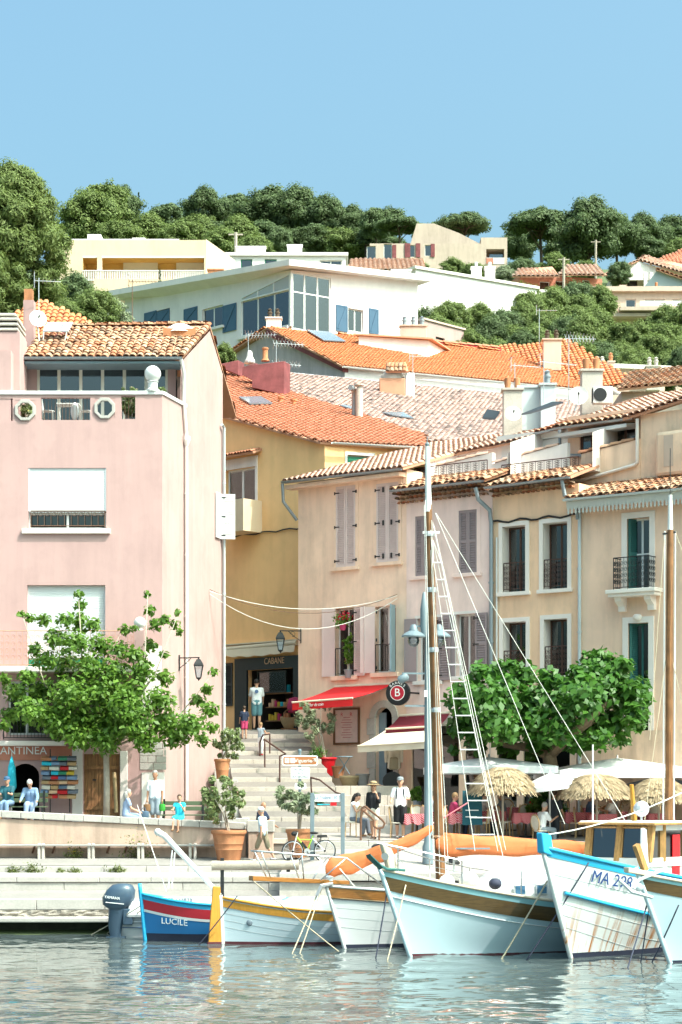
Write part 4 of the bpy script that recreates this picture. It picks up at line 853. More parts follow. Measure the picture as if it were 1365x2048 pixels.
# house C: apricot
HC=thing('apricot_house','apricot house with cream framed windows and brown iron railings','house',RW.p((uB+uC)/2,0,3))
cw=[RW.rect(1006,1052,1052,1184),RW.rect(1087,1045,1136,1178),RW.rect(1007,1244,1053,1360),RW.rect(1089,1238,1136,1352)]
zC0,zC1=RZ(986,985),RZ(1158,966)
wall(HC,'front_wall','apricot',RW,uB+.003,uC,0,lambda u:zC0+(zC1-zC0)*(u-uB)/(uC-uB),cw,.42,rmat='surround',back=8)
for i,r in enumerate(cw):
    a,b,c,d=r; surround(HC,RW,r,.15,.04,'surround'); win(HC,RW,r,.40,2,1,.06,'brown_frame','glass',curtain=('curtain',.05,.5) if i%2==0 else ('curtain_mauve',.2,.55),inner='room'); railing(HC,RW,a+.02,b-.02,.03,c+.05,c+1.0,'brown_iron',.13,'rich')
cab=[RW.p(u,-.05,RZ(986,1045)+ (RZ(1158,1030)-RZ(986,1045))*(u-uB)/(uC-uB)+.05*math.sin(u*6)) for u in np.linspace(uB,uC,16)]; MB().tube(cab,.035,5).build('cable_bundle','black_iron',HC)
# house D: sand
HD=thing('sand_house','sand coloured house with lace-edged zinc eave and small iron balcony','house',RW.p(uC+3,0,3))
dw=[RW.rect(1256,1036,1301,1178),RW.rect(1258,1246,1299,1470)]
zD0,zD1=RZ(1158,1010),RZ(1365,985); zD=lambda u:zD0+(zD1-zD0)*(u-uC)/(RU(1365)-uC)
arcs=[RW.rect(1255,1510,1300,1620),RW.rect(1340,1512,1390,1620)]
wall(HD,'front_wall','sand',RW,uC+.003,uD,0,zD,dw+arcs,.3,v=-.04,back=9)
for r in arcs: interior(HD,RW,r,.26,1,'dark_void',0)
for r in dw:
    a,b,c,d=r; surround(HD,RW,r,.2,.07,'surround',sill=False); win(HD,RW,r,.24,2,2,.06,'white_paint' if r is dw[0] else 'teal_paint','glass'); leaf(HD,sub(RW,a+.02,.0,R(62)),.42,c,d,'teal_paint',hinge=False)
a,b,c,d=dw[1]; MB().lathe([(.02,-.12),(.14,-.05),(.16,.05),(.1,.12),(.02,.12)],RW.p((a+b)/2,-.1,d+.16),12).build('keystone','surround',HD,smooth=True)
a,b,c,d=dw[0]; zb=c
MB().fbox(RW,a-.5,b+.5,-.62,-.04,zb-.16,zb-.03).fbox(RW,a-.44,b+.44,-.55,-.04,zb-.27,zb-.16).build('balcony_slab','surround',HD,bev=.02)
for s in (a-.25,b+.0): MB().prism([RW.p(s,-.04,zb-.27),RW.p(s,-.45,zb-.27),RW.p(s,-.42,zb-.4),RW.p(s,-.2,zb-.55),RW.p(s,-.18,zb-.72),RW.p(s,-.04,zb-.72)],RW.U*.24).build('bracket','surround',HD)
railing(HD,RW,a-.22,b+.22,-.55,zb-.03,zb+1.0,'black_iron',.13,'rich',ends=.5)
MB().fbox(RW,uC,uD,-.075,-.0,2,RZ(1250,1462)).build('ground_floor_render','cream',HD)
# eaves of B, C, D
def eave(root,ua,ub,za,zb_,depth=1.9,rise=.62,mat='tile_pale',om='tile_pale_obj',nobj=60,w=.25,v0=-.5,gut='zinc',gen=2,seed=1,om2=None):
    A=RW.p(ua,v0,za); B=RW.p(ub,v0,zb_); C=RW.p(ub,v0+depth,zb_+rise); D=RW.p(ua,v0+depth,za+rise); roof(root,[A,B,C,D],mat,om,nobj,w=w,L=.4,seed=seed,jit=.03)
    gutter(root,A+NO*.09-V((0,0,.03)),B+NO*.09-V((0,0,.03)),.075,gut)
    g=MB()
    for k in range(gen):
        n=int((ub-ua)/.2); vv=-.03-.16*(gen-k); 
        for i in range(n):
            u=ua+.1+(ub-ua-.1)*i/n; z=za+(zb_-za)*(u-ua)/(ub-ua)-.16-.15*k
            q=[]
            for s in (vv,0): q.append([RW.p(u+.085*math.cos(t),s,z+.075*math.sin(t)) for t in np.linspace(0,math.pi,6)])
            g.grid(q)
    if gen: g.build('genoise_tile',mat,root,kind='stuff')
eave(HB,RU(800,970),uB-.02,RZ(800,978,-.5),RZ(986,957,-.5),mat='tile_old',om='tile_obj',gen=3,seed=31)
eave(HC,uB+.05,uC-.02,RZ(986,972,-.5),RZ(1158,950,-.5),mat='tile_old',om='tile_obj',gen=2,seed=32)
zd0,zd1=RZ(1145,996,-.55),RZ(1365,975,-.55)
eave(HD,RU(1147),uD,zd0,zd0+(zd1-zd0)*(uD-RU(1147))/(RU(1365)-RU(1147)),depth=3.2,rise=1.05,mat='tile_old',om='tile_obj',nobj=120,v0=-.55,gut='zinc_light',gen=0,seed=33)
# zinc lace valance
lc=MB(); ua=RU(1150); k=0; u=ua
slope=(zd1-zd0)/(RU(1365)-ua); zz=lambda u:zd0+slope*(u-ua)
MB().hexa([RW.p(ua,-.52,zz(ua)-.34),RW.p(uD,-.52,zz(uD)-.34),RW.p(uD,-.5,zz(uD)-.34),RW.p(ua,-.5,zz(ua)-.34),RW.p(ua,-.56,zz(ua)-.1),RW.p(uD,-.56,zz(uD)-.1),RW.p(uD,-.5,zz(uD)-.1),RW.p(ua,-.5,zz(ua)-.1)]).build('eave_fascia','zinc_green',HD)
while u<RU(1420):
    z=zz(u)-.33; lc.prism([RW.p(u+.01,-.535,z),RW.p(u+.045,-.535,z-.10),RW.p(u+.02,-.535,z-.13),RW.p(u+.07,-.535,z-.21),RW.p(u+.12,-.535,z-.13),RW.p(u+.095,-.535,z-.10),RW.p(u+.13,-.535,z)],RW.N*.01); u+=.14
lc.build('lace_edging','zinc_green',HD,kind='stuff')
# rainwater pipes between houses
zt=RZ(975,975,-.3); pipe(HB,[RW.p(uB-.35,-.55,zt),RW.p(uB-.3,-.45,zt-.4),RW.p(uB-.05,-.12,zt-.75),RW.p(uB-.0,-.1,zt-1.2),RW.p(uB,-.1,3)],.075,'zinc')
MB().tube([RW.p(uB+.2,-.06,zt-1.7),RW.p(uB+.2,-.06,4)],.03,6).build('conduit','white_paint',HB)
zt=RZ(1148,960,-.3); pipe(HC,[RW.p(uC-.35,-.5,zt),RW.p(uC-.3,-.4,zt-.5),RW.p(uC+.05,-.2,zt-.95),RW.p(uC+.05,-.15,zt-1.3)],.07,'zinc'); pipe(HD,[RW.p(uC+.1,-.12,RZ(1160,1012)),RW.p(uC+.1,-.12,3)],.06,'zinc_light')
# roof terraces above B and C
def loggia(root,ua,ub,v1,zf,zt,mat='white_wall'):
    MB().poly([RW.p(ua,v1,zf),RW.p(ub,v1,zf),RW.p(ub,v1,zt),RW.p(ua,v1,zt)]).poly([RW.p(ub,1.0,zf),RW.p(ub,1.0,zt-.7),RW.p(ub,v1,zt),RW.p(ub,v1,zf)]).poly([RW.p(ua,1.0,zf),RW.p(ua,1.,zt-.7),RW.p(ua,v1,zt),RW.p(ua,v1,zf)]).poly([RW.p(ua,.9,zf),RW.p(ub,.9,zf),RW.p(ub,v1,zf),RW.p(ua,v1,zf)]).build('terrace_walls',mat,root)
v1=3.2
zf=RZ(900,958,.9); zt=RZ(900,905,v1)
loggia(HB,uA+.1,uB-.05,v1,zf,zt); railing(HB,RW,RU(830,940,1.0),RU(975,940,1.),1.0,zf+.05,RZ(905,928,1.0),'brown_iron',.35,'rich',r=.014)
ra=[RW.p(uA+.0,v1-.4,zt-.15),RW.p(uB+.05,v1-.4,zt+.1),RW.p(uB+.05,9.5,zt+2.1),RW.p(uA,9.5,zt+1.9)]; roof(HB,ra,'tile_pale','tile_pale_obj',50,w=.24,L=.36,seed=41,name='upper_roof')
zf=RZ(1080,950,.9); zt=RZ(1060,866,v1)
loggia(HC,uB+.08,uC-.05,v1,zf,zt); railing(HC,RW,RU(1004,930,1.0),RU(1158,930,1.),1.0,zf+.05,RZ(1080,922,1.0),'brown_iron',.35,'rich',r=.014)
p0,p1=RU(1003,890,v1-.05),RU(1122,890,v1-.05)
for i in range(2): MB().fbox(RW,p0+(p1-p0)*i/2+.02,p0+(p1-p0)*(i+1)/2-.02,v1-.06,v1-.01,zf+.1,RZ(1060,884,v1)).build('sliding_panel','white_paint',HC)
MB().fbox(RW,p0-.1,p1+.1,v1-.22,v1-.01,RZ(1060,883,v1),zt-.02).build('shutter_box','white_paint',HC)
ra=[RW.p(uB-.0,v1-.45,zt-.12),RW.p(RU(1137,850,v1),v1-.45,zt+.0),RW.p(RU(1137,850,v1),9.5,zt+2.0),RW.p(uB,9.5,zt+2.0)]; roof(HC,ra,'tile_pale','tile_orange_obj',22,w=.24,L=.36,seed=42,name='upper_roof'); gutter(HC,ra[0]+NO*.08-V((0,0,.03)),ra[1]+NO*.08-V((0,0,.03)),.07)
pipe(HC,[ra[1]+NO*.06-V((.05,0,.1)),ra[1]-V((.05,0,1.0)),RW.p(uC-.5,v1-.9,zt-1.3)],.06,'zinc')
# coping walls sloping up beside the terraces
for root,ua,(pa,pb) in ((HB,uA+.02,((812,948),(985,905))),(HC,uB+.0,((985,928),(1135,885)))):
    A=RW.p(RU(pa[0],pa[1],1.6),1.6,RZ(*pa,1.6)); B=RW.p(RU(pb[0],pb[1],1.9),1.9,RZ(*pb,1.9)); MB().hexa([A-V((0,0,1.2)),B-V((0,0,1.2)),B+RW.N*.2-V((0,0,1.2)),A+RW.N*.2-V((0,0,1.2)),A,B,B+RW.N*.2,A+RW.N*.2]).build('terrace_parapet','white_wall',root); ridge_tiles(root,A+RW.N*.1,B+RW.N*.1,'tile_pale_obj',.3,.42)
# attic storey over C and D with brown windows and cream walls
v2=2.6; ta=RU(1136,900,v2); tb=RU(1283,900,v2); at_=RW.rect(1160,850,1272,905,v2); zt=RZ(1210,842,v2)
wall(HD,'attic_wall','sand',RW,ta,tb,RZ(1200,985,v2),zt+.3,[at_],.15,v=v2); win(HD,RW,at_,v2+.08,5,1,.08,'brown_frame','glass',curtain=('curtain',.38,.58))
ra=[RW.p(ta-.1,v2-.7,RZ(1136,852,v2-.7)),RW.p(tb+.1,v2-.7,RZ(1283,832,v2-.7)),RW.p(tb+.1,9,RZ(1283,832,v2-.7)+2.2),RW.p(ta-.1,9,RZ(1136,852,v2-.7)+2.2)]; roof(HD,ra,'tile_pale','tile_obj',40,w=.24,L=.36,seed=43,name='attic_roof'); gutter(HD,ra[0]+NO*.08-V((0,0,.03)),ra[1]+NO*.08-V((0,0,.03)),.07)
MB().hexa([ra[0]+RW.N*.1-V((0,0,.32)),ra[1]+RW.N*.1-V((.3,0,.32)),ra[1]+RW.N*.7-V((.3,0,.3)),ra[0]+RW.N*.7-V((0,0,.3)),ra[0]+RW.N*.1-V((0,0,.2)),ra[1]+RW.N*.1-V((.3,0,.2)),ra[1]+RW.N*.7-V((.3,0,.1)),ra[0]+RW.N*.7-V((0,0,.1))]).build('roller_awning_box','white_paint',HD)
v3=1.5; pa,pb=RU(1163,930,v3),RU(1280,930,v3); za,zb_=RZ(1163,908,v3),RZ(1278,878,v3)
MB().hexa([RW.p(pa,v3,zz(pa)-.2),RW.p(pb,v3,zz(pb)-.2),RW.p(pb,v3+.2,zz(pb)-.2),RW.p(pa,v3+.2,zz(pa)-.2),RW.p(pa,v3,za),RW.p(pb,v3,zb_),RW.p(pb,v3+.2,zb_),RW.p(pa,v3+.2,za)]).build('attic_parapet','cream',HD); ridge_tiles(HD,RW.p(pa-.1,v3+.1,za),RW.p(pb,v3+.1,zb_),'tile_obj',.32,.42)
zw=RZ(1220,955,v3); pipe(HD,[RW.p(pa-.3,v3-.08,RZ(1150,962,v3)),RW.p(pa+.1,v3-.08,RZ(1175,960,v3)),RW.p(pb-.15,v3-.08,RZ(1275,930,v3)),RW.p(pb-.05,v3-.08,RZ(1280,925,v3)),RW.p(pb-.05,v3-.08,RZ(1280,838,v3))],.06,'pipe_white')
MB().fbox(RW,pb+.003,uD,v3+.05,9,zz(pb)-.5,RZ(1365,818,v3)).build('tall_wall','cream',HD)
tl=[RW.p(tb,v3-.2,RZ(1283,832,v3-.2)),RW.p(uD,v3-.2,RZ(1365,805,v3-.2)+.9),RW.p(uD,9,RZ(1365,805,v3-.2)+3),RW.p(tb,9,RZ(1283,832,v3)+2.3)]; roof(HD,tl,'tile_pale',w=.24,L=.36,seed=44,name='tall_roof')
na=RW.rect(1318,862,1400,952,v3+.05); MB().fbox(RW,na[0],na[1],v3-.25,v3+.04,na[2],na[3]).build('chimney_breast','cream',HD,bev=.12); MB().fbox(RW,na[0]+.35,na[0]+.7,v3-.262,v3-.251,na[2]+.3,na[3]-.15).build('recess_panel','dusty',HD)
# rooftop things on the row
def flues(label,c,w,h,cap,mat='zinc_light',n=2,cat='chimney',pm='terracotta',d=.6):
    c=V(c); o=thing('chimney',label,cat,c); MB().box(c.x-w/2,c.x+w/2,c.y-d/2,c.y+d/2,c.z-1.2,c.z+h).build('stack',mat,o,bev=.02); MB().box(c.x-w/2-.06,c.x+w/2+.06,c.y-d/2-.06,c.y+d/2+.06,c.z+h,c.z+h+.08).build('slab',mat,o)
    for i in range(n):
        p=c+V((w*(i+.5)/n-w/2,0,h+.08)); MB().lathe([(.11,0),(.12,.25),(.15,.27),(.15,.33),(.1,.35),(.1,.45),(.14,.47),(.02,.55)] if cap else [(.11,0),(.13,.4),(.1,.42)],p,10).build('chimney_pot',pm,o,smooth=40)
    return o
def v_of(px,py,v): return RW.p(RU(px,py,v),v,RZ(px,py,v))
flues('grey metal-clad chimney with stubby flues above the apricot house',v_of(1025,815,6),.7,.6,False,'stone',2); flues('wide galvanised chimney box behind the slanted skylight',v_of(1060,800,6.5),.9,.4,False,'zinc_light',0); flues('low zinc chimney box beside the tall aerial',v_of(1095,800,6.6),.55,.5,True,'zinc_light',1,pm='zinc')
flues('beige chimney topped by two leaning tile cowls',v_of(1183,795,5.5),.75,.9,False,'stone',2)
ac=thing('air_conditioner','white and dark air conditioning unit on the pale tiled roof','air conditioner',v_of(1205,808,5)); p=v_of(1205,808,5); MB().box(p.x-.35,p.x+.35,p.y-.2,p.y+.2,p.z,p.z+.6).build('casing','white_paint',ac,bev=.02); MB().lathe([(.24,0),(.24,.02)],p+V((-.1,-.205,.3)),16,Matrix.Rotation(R(90),3,'X')).build('fan_grille','black_iron',ac); MB().box(p.x-.36,p.x-.353,p.y-.18,p.y+.18,p.z+.05,p.z+.55).build('side_louvre','dark_void',ac)
dish('white satellite dish above the attic windows of the sand house',v_of(1158,792,4.2),.34,R(-8),R(82),base=v_of(1150,822,4.2)); dish('small white dish low on the roof behind the apricot house',v_of(1027,828,5),.3,R(0),R(75),base=v_of(1027,840,5))
q=[v_of(x,y,5)+V((0,0,.1)) for x,y in ((1043,836),(1062,833),(1127,812),(1105,812))]; o=MB().prism(q,V((0,-.02,.06))).build('roof_window','skylight',label='open slanted dark roof window above the apricot house',cat='skylight')
q=[v_of(x,y,6.5) for x,y in ((965,838),(990,840),(1000,826),(975,822))]; o=MB().prism(q,V((0,-.02,.07))).build('roof_window','skylight',label='small green-grey roof window beside the grey chimney',cat='skylight')
antenna('spindly aerial between the zinc chimneys',v_of(1030,800,6),1.4,R(20),6,1.0,group=None); antenna('slanting comb aerial above the zinc box',v_of(1088,805,5.5),1.6,R(25),8,1.4,group=None); antenna('tall mast aerial with zigzag elements rising by the dish',v_of(1138,815,5),2.6,R(5),9,1.0,style='x',group=None)
# ---------------------------------------------------------------- houses behind
def fblock(name,label,mat,px0,px1,ytop,ybot,Y0,Y1=None,dep=9,wins=(),roofmat=None,over=.3,th=.25,cat='house',wd=.2,rev=None):
    """box house: front from px0@Y0 to px1@Y1, top at ytop (seen at its middle). wins: (x0,y0,x1,y1,frame material)"""
    Y1=Y1 or Y0; A=(X(px0,Y0),Y0); B=(X(px1,Y1),Y1); fr=Fr(A,B); L=(V((B[0],B[1],0))-fr.O).length; zt=fr.uz((px0+px1)/2,ytop)[1]; zb=fr.uz((px0+px1)/2,ybot)[1]
    o=thing(name,label,cat,fr.p(L/2,0,zb)); rs=[fr.rect(*w[:4]) for w in wins]; wall(o,'wall',mat,fr,0,L,zb-6,zt,rs,wd,back=dep,rmat=rev)
    for r,w in zip(rs,wins): win(o,fr,r,wd-.05,max(1,round((r[1]-r[0])/.8)),1,.07,w[4] if len(w)>4 else 'white_paint',inner='room',idep=.5)
    if roofmat: MB().fbox(fr,-over,L+over,-over,dep+over,zt,zt+th).build('flat_roof',roofmat,o)
    return o,fr,L,zt,zb
# small orange roof behind the pink house
o=thing('rear_house','orange hipped tile roof showing behind the pink house chimneys','house',(X(110,84),84,10)); qa,qb,qc=at(-60,740,82),at(230,740,82),at(82,599,88); qn=(qb-qa).cross(qc-qa).normalized(); roof(o,[qa,qb,ray_plane(205,655,qa,qn),qc,ray_plane(20,635,qa,qn)],'tile_bright',w=.26,L=.38,slab='tile_far',seed=50); MB().box(X(-60,83),X(225,83),82.4,90,2,Z(740,82)).build('wall','pink2',o)
# mottled roof house E
dE=V((.9,.43,0)).normalized(); eE=V((dE.y,-dE.x,0)); E1_=at(556,745,101)
o=thing('mottled_roof_house','house with long mottled pale pink and grey tile roof','house',E1_); rE=21.
S=lambda s,t:E1_+dE*s+eE*t+V((0,0,-.36*t))
nE=(S(1,0)-S(0,0)).cross(S(0,1)-S(0,0)).normalized(); nE=nE if nE.z>0 else -nE
rp=lambda px,py,h=0:ray_plane(px,py,E1_+nE*h,nE)
roof(o,[rp(545,806),rp(850,884),S(rE,10.5),S(rE,0),S(-.4,0)],'tile_mottle',ax=dE,w=.26,L=.4,slab='tile_far',seed=51)
MB().prism([S(2,8)-V((0,0,.15)),S(rE-.2,8)-V((0,0,.15)),S(rE-.2,.3)-V((0,0,.15)),S(.3,.3)-V((0,0,.15))],(0,0,-14)).build('wall','rose',o)
MB().tube([S(-.2,.1),S(rE,.1)],.09,8).build('ridge_roll','zinc',o)
for pts,l in ((((765,826),(785,832),(828,838),(806,826)),'skylight'),):
    MB().prism([rp(x,y,.14) for x,y in pts],nE*.05).build('skylight','skylight',o)
MB().prism([rp(x,y,.14) for x,y in ((680,812),(700,818),(708,816),(690,811))],nE*.05).build('skylight','skylight',o)
# maroon parapets / chimney blocks
for (l,x0,x1,y0,y1,Yq) in (('maroon painted low chimney block near the pink house wall',440,477,722,750,95),('maroon chimney carrying a pale rounded cowl',485,513,728,765,93),('wide maroon chimney wall topped by a clay flue',504,569,724,790,91)):
    c=thing('chimney',l,'chimney',at((x0+x1)/2,y1,Yq)); MB().hexa([at(x0,y1-15,Yq),at(x1,y1,Yq),at(x1,y1,Yq)+V((.25,.7,0)),at(x0,y1-15,Yq)+V((.25,.7,0)),at(x0,y0+6,Yq),at(x1,y0-2,Yq),at(x1,y0-2,Yq)+V((.25,.7,0)),at(x0,y0+6,Yq)+V((.25,.7,0))]).build('stack','maroon',c,bev=.02)
    if x0==485: MB().lathe([(.26,0),(.22,.15),(.14,.3),(.1,.55),(.02,.6)],at(500,727,93.3),10).build('cowl','white_wall',c,smooth=True)
    if x0==504: MB().lathe([(.2,0),(.12,.12),(.12,.5),(.15,.52),(.15,.58),(.12,.6)],at(531,722,91.3),10).build('flue','terracotta',c,smooth=40)
o=thing('vent_duct','pair of grey metal vent ducts on the mottled roof','duct',at(715,838,87)); MB().tube([at(709,838,87.2),at(709,785,87.2),at(706,777,87),at(701,775,86.7)],.11,10).build('bent_duct','zinc',o,smooth=50); MB().tube([at(719,842,87),at(719,778,87)],.16,10).build('straight_duct','stone',o,smooth=50); MB().lathe([(.1,0),(.1,.12),(.22,.14),(.22,.2)],at(719,778,87),10).build('cap','stone',o)
o=thing('chimney','broad chimney with small tiled roof on the mottled roof','chimney',rp(790,790)); p=rp(790,790); MB().box(p.x-.75,p.x+.5,p.y-.4,p.y+.5,p.z-1,p.z+.75).build('stack','tile_far',o,bev=.04); MB().box(p.x+.5,p.x+.95,p.y-.35,p.y+.5,p.z-1,p.z+1.0).build('metal_box','zinc_light',o,bev=.05); MB().ball(p+V((-.1,.05,.75)),.6,14,8,(1,.75,.85)).build('render_hood','stone',o,smooth=True)
roof(o,[p+V((-.45,-.5,1.05)),p+V((.65,-.5,1.05)),p+V((.55,.1,1.6)),p+V((-.35,.1,1.6))],'tile_old','tile_obj',12,w=.2,L=.36,name='cowl_roof')
# orange gabled house F
P1=V((X(690,104.5),104.5,Z(731,104.5))); AP=at(543,656,110); PL=V((X(436,115),115,Z(722,115))); dF=V((.905,.425,0)).normalized()
o=thing('gabled_house','lavender-walled gabled house with bright orange tile roof','house',P1-V((0,0,12)))
roof(o,[P1-V((.15,.25,.05)),P1+dF*15,AP+dF*15,AP-dF*.3],'tile_bright',w=.2,L=.3,slab='tile_far',seed=52); roof(o,[PL-V((.3,0,.15)),AP-dF*.3,AP+dF*14,PL+dF*14],'tile_bright',w=.25,L=.36,slab='tile_far',seed=53,name='rear_roof')
MB().poly([P1-V((0,0,14)),P1-V((0,0,.12)),AP-V((0,0,.2)),PL-V((0,0,.2)),PL-V((0,0,14))]).build('gable_wall','lavender',o); MB().hexa([P1-V((.1,.1,.35)),P1-V((.1,.1,.1)),AP-V((.1,.1,.1))-dF*.2,AP-V((.1,.1,.4))-dF*.2,P1+dF*.2-V((0,0,.35)),P1+dF*.2-V((0,0,.1)),AP+dF*.2-V((0,0,.1)),AP+dF*.2-V((0,0,.4))]).build('verge_board','maroon',o)
MB().poly([P1-V((0,0,14)),P1+dF*15-V((0,0,14)),P1+dF*15-V((0,0,.1)),P1-V((0,0,.1))]).build('eave_wall','white_render',o); gutter(o,P1-V((.1,.3,.1)),P1+dF*15-V((0,.3,.1)),.08,'white_paint')
nF=(P1+dF*15-P1).cross(AP-P1).normalized(); nF=nF if nF.z>0 else -nF; rf_=lambda px,py,h=0:ray_plane(px,py,P1+nF*h,nF)
MB().prism([rf_(x,y,.14) for x,y in ((613,661),(648,682),(692,684),(660,665))],nF*.05).build('skylight','skylight',o)
# white dormer wall
A=rf_(718,692); B=rf_(858,716); MB().hexa([A-V((0,0,.6)),B-V((0,0,.6)),B+V((1.2,3,0)),A+V((1.2,3,0)),V((A.x,A.y,Z(672,A.y))),V((B.x,B.y,Z(681,B.y))),V((B.x+1.2,B.y+3,Z(681,B.y))),V((A.x+1.2,A.y+3,Z(672,A.y)))]).build('dormer_wall','white_render',o); MB().hexa([V((A.x-.3,A.y-.2,Z(671,A.y))),V((B.x+.2,B.y-.2,Z(680,B.y))),V((B.x+1.4,B.y+3,Z(679,B.y))),V((A.x+1,A.y+3,Z(669,A.y))),V((A.x-.3,A.y-.2,Z(668,A.y))),V((B.x+.2,B.y-.2,Z(677,B.y))),V((B.x+1.4,B.y+3,Z(676,B.y))),V((A.x+1,A.y+3,Z(666,A.y)))]).build('dormer_roof','tile_far',o)
bl_=P1+dF*8; b2=P1+dF*11.5
MB().hexa([bl_-V((0,.12,1.35)),b2-V((0,.12,1.4)),b2-V((0,.1,1.4)),bl_-V((0,.1,1.35)),bl_-V((0,.12,.75)),b2-V((0,.12,.75)),b2-V((0,.1,.75)),bl_-V((0,.1,.75))]).build('blue_awning','cl_turq',o)
# neighbour roof F2 with red fascia
o=thing('red_fascia_house','orange roofed house with long red fascia and white gable','house',at(1000,760,116)); roof(o,[at(1000,800,112),at(1275,765,112),at(1140,704,119),at(995,694,119)],'tile_bright',w=.26,L=.38,slab='tile_far',seed=54)
MB().hexa([at(1000,790,113),at(1250,790,113),at(1250,790,121),at(1000,790,121),at(1000,722,119),at(1130,722,119),at(1130,722,121),at(1000,722,121)]).build('wall','white_render',o)
A=at(856,683,117); B=at(1003,697,117); C=at(1003,724,117); D=at(858,690,117); MB().prism([A,B,C,at(990,706,117),D],(0,.4,0)).build('red_fascia','red_flash',o); MB().prism([A+V((0,.1,0)),B+V((0,.1,0)),at(1003,760,117.1),at(848,735,117.1),at(848,686,117.1)],(0,4,0)).build('gable_wall','white_render',o); MB().bar(at(850,684,116.7),at(925,722,115.5),.3,.12).build('grey_flashing','zinc_light',o); ridge_tiles(o,A+V((0,.2,.05)),B+V((0,.2,.05)),'tile_orange_obj',.35,.45)
# low houses at right behind the row
o,fr,L,zt,zb=fblock('beige_house','low beige house with row of round chimney pots behind the orange roof','pinkbeige',1150,1330,738,800,122,123,6,roofmat='offwhite')
flues('banded grey chimney pot at the corner of the beige house',at(1200,742,122),.6,.25,True,'stone',2,pm='stone'); flues('round clay chimney with capped top behind the orange roof',at(1222,745,121),.35,.55,True,'pinkbeige',1,pm='terracotta'); flues('twin stone chimney pots on the beige house',at(1306,742,122),.8,.2,True,'stone',2,pm='stone')
o=thing('rear_house','old tiled roof strip at right edge above the pale roofs','house',at(1320,770,84)); roof(o,[at(1235,778,82),at(1420,760,82),at(1420,730,86),at(1262,745,86)],'tile_old',w=.26,L=.4,seed=55); MB().box(X(1240,83),X(1420,83),82.5,87,8,Z(778,82)).build('wall','dusty',o)
antenna('mast with tiny yagi on the beige house',at(1130,760,119),1.8,R(170),6,1.0,group=None)
# small pink house under the trees, chimneys near the white house
fblock('pink_cottage','little plain pink wall house left of the green wood','pink2',848,928,650,720,133,136,6,wins=((872,675,890,700,'brown_frame'),),roofmat='pinkbeige',over=.1,th=.12)
flues('white chimney with dark cowls before the white house bay',at(548,655,116),.85,.45,True,'white_wall',2,pm='bark_pine'); flues('low pinkish chimney with metal cowls right of the white house',at(827,670,118),1.5,.45,True,'pinkbeige',3,pm='zinc'); flues('lilac chimney with two clay pots among aerials',at(1104,700,114),1.0,.5,True,'pinkbeige',2,pm='bark_pine')
# ---------------------------------------------------------------- white modern house G
CG=(X(583,119),119); LG=(X(250,130),130); RG=(X(836,124.5),124.5)
GL=Fr(LG,CG); GR=Fr(CG,RG); lL=(V((*CG,0))-V((*LG,0))).length; lR=(V((*RG,0))-V((*CG,0))).length
G=thing('white_house','large white modern house with low gabled slab roof and blue shutters','house',(CG[0],CG[1],20))
zc_=GL.uz(583,540)[1]; zL=GL.uz(250,590)[1]; zR=GR.uz(836,563)[1]
bayL=GL.rect(483,560,581,662); bayR=GR.rect(585,550,662,664)
lw=[GL.rect(290,622,340,655),GL.rect(405,614,447,656)]; rw=[GR.rect(697,618,727,664)]
bL=(bayL[0],lL-.05,bayL[2],GL.uz(540,588)[1]); bR=(.05,bayR[1],bayR[2],bayR[3])
wall(G,'left_wall','white_render',GL,0,lL,8,lambda u:zL+(zc_-zL)*u/lL,lw+[bL],.2); wall(G,'right_wall','white_render',GR,0,lR,8,lambda u:zc_+(zR-zc_)*u/lR,rw+[bR],.2)
MB().poly([GR.p(lR,0,8),GR.p(lR,8,8),GR.p(lR,8,zR),GR.p(lR,0,zR)]).poly([GL.p(0,0,8),GL.p(0,9,8),GL.p(0,9,zL),GL.p(0,0,zL)]).build('end_wall','white_render',G)
zs=lambda fr,r:fr
d0=bL[3]
win(G,GL,bL,.05,3,1,.09,'white_paint','glass_clear',inner=None); win(G,GR,(bR[0],bR[1],bR[2],bR[3]),.05,3,2,.09,'white_paint','glass_clear',inner=None,zdiv=(.66,))
# sloping transom glazing on the left of the bay
ta,tb=bL[0]+.1,lL-.08; zlo=d0+.03
tr=lambda u:zlo+.12+(zc_-.35-zlo)*(u-ta)/(tb-ta)
for i in range(3):
    u0_,u1_=ta+(tb-ta)*i/3+.05,ta+(tb-ta)*(i+1)/3-.05; MB().prism([GL.p(u0_,-.02,zlo),GL.p(u1_,-.02,zlo),GL.p(u1_,-.02,tr(u1_)),GL.p(u0_,-.02,tr(u0_))],GL.N*.012).build('transom_pane','greyblue_wall',G)
MB().bar(GL.p(ta-.05,-.03,tr(ta)+.02),GL.p(tb,-.03,tr(tb)+.02),.08,.08).bar(GL.p(ta-.05,-.03,zlo-.03),GL.p(tb,-.03,zlo-.03),.08).build('transom_frame','white_paint',G)
for i in range(4): u_=ta+(tb-ta)*i/3; MB().fbox(GL,u_-.04,u_+.04,-.06,-.0,zlo,tr(u_)+.02).build('transom_post','white_paint',G)
MB().fbox(GR,-.12,.06,-.12,.08,bL[2]-.1,zc_-.2).build('corner_post','white_paint',G)
interior(G,GL,(bL[0],lL-.6,bL[2],bL[3]),.8,3,'white_wall',.1); i_=MB().fbox(GR,.2,bR[1]+.3,2.2,2.3,bR[2]-.2,bR[3]+.2).build('room_back_wall','yellow_in',G); MB().fbox(GR,.55,1.9,2.1,2.19,bR[2]-.1,bR[2]+2.1).build('inner_door','dark_void',G); MB().fbox(GR,-.0,bR[1]+.5,.3,2.2,bR[2]-.3,bR[2]-.2).fbox(GR,bR[1]+.1,bR[1]+.2,.3,2.2,bR[2]-.2,bR[3]+.2).build('room_floor','white_wall',G)
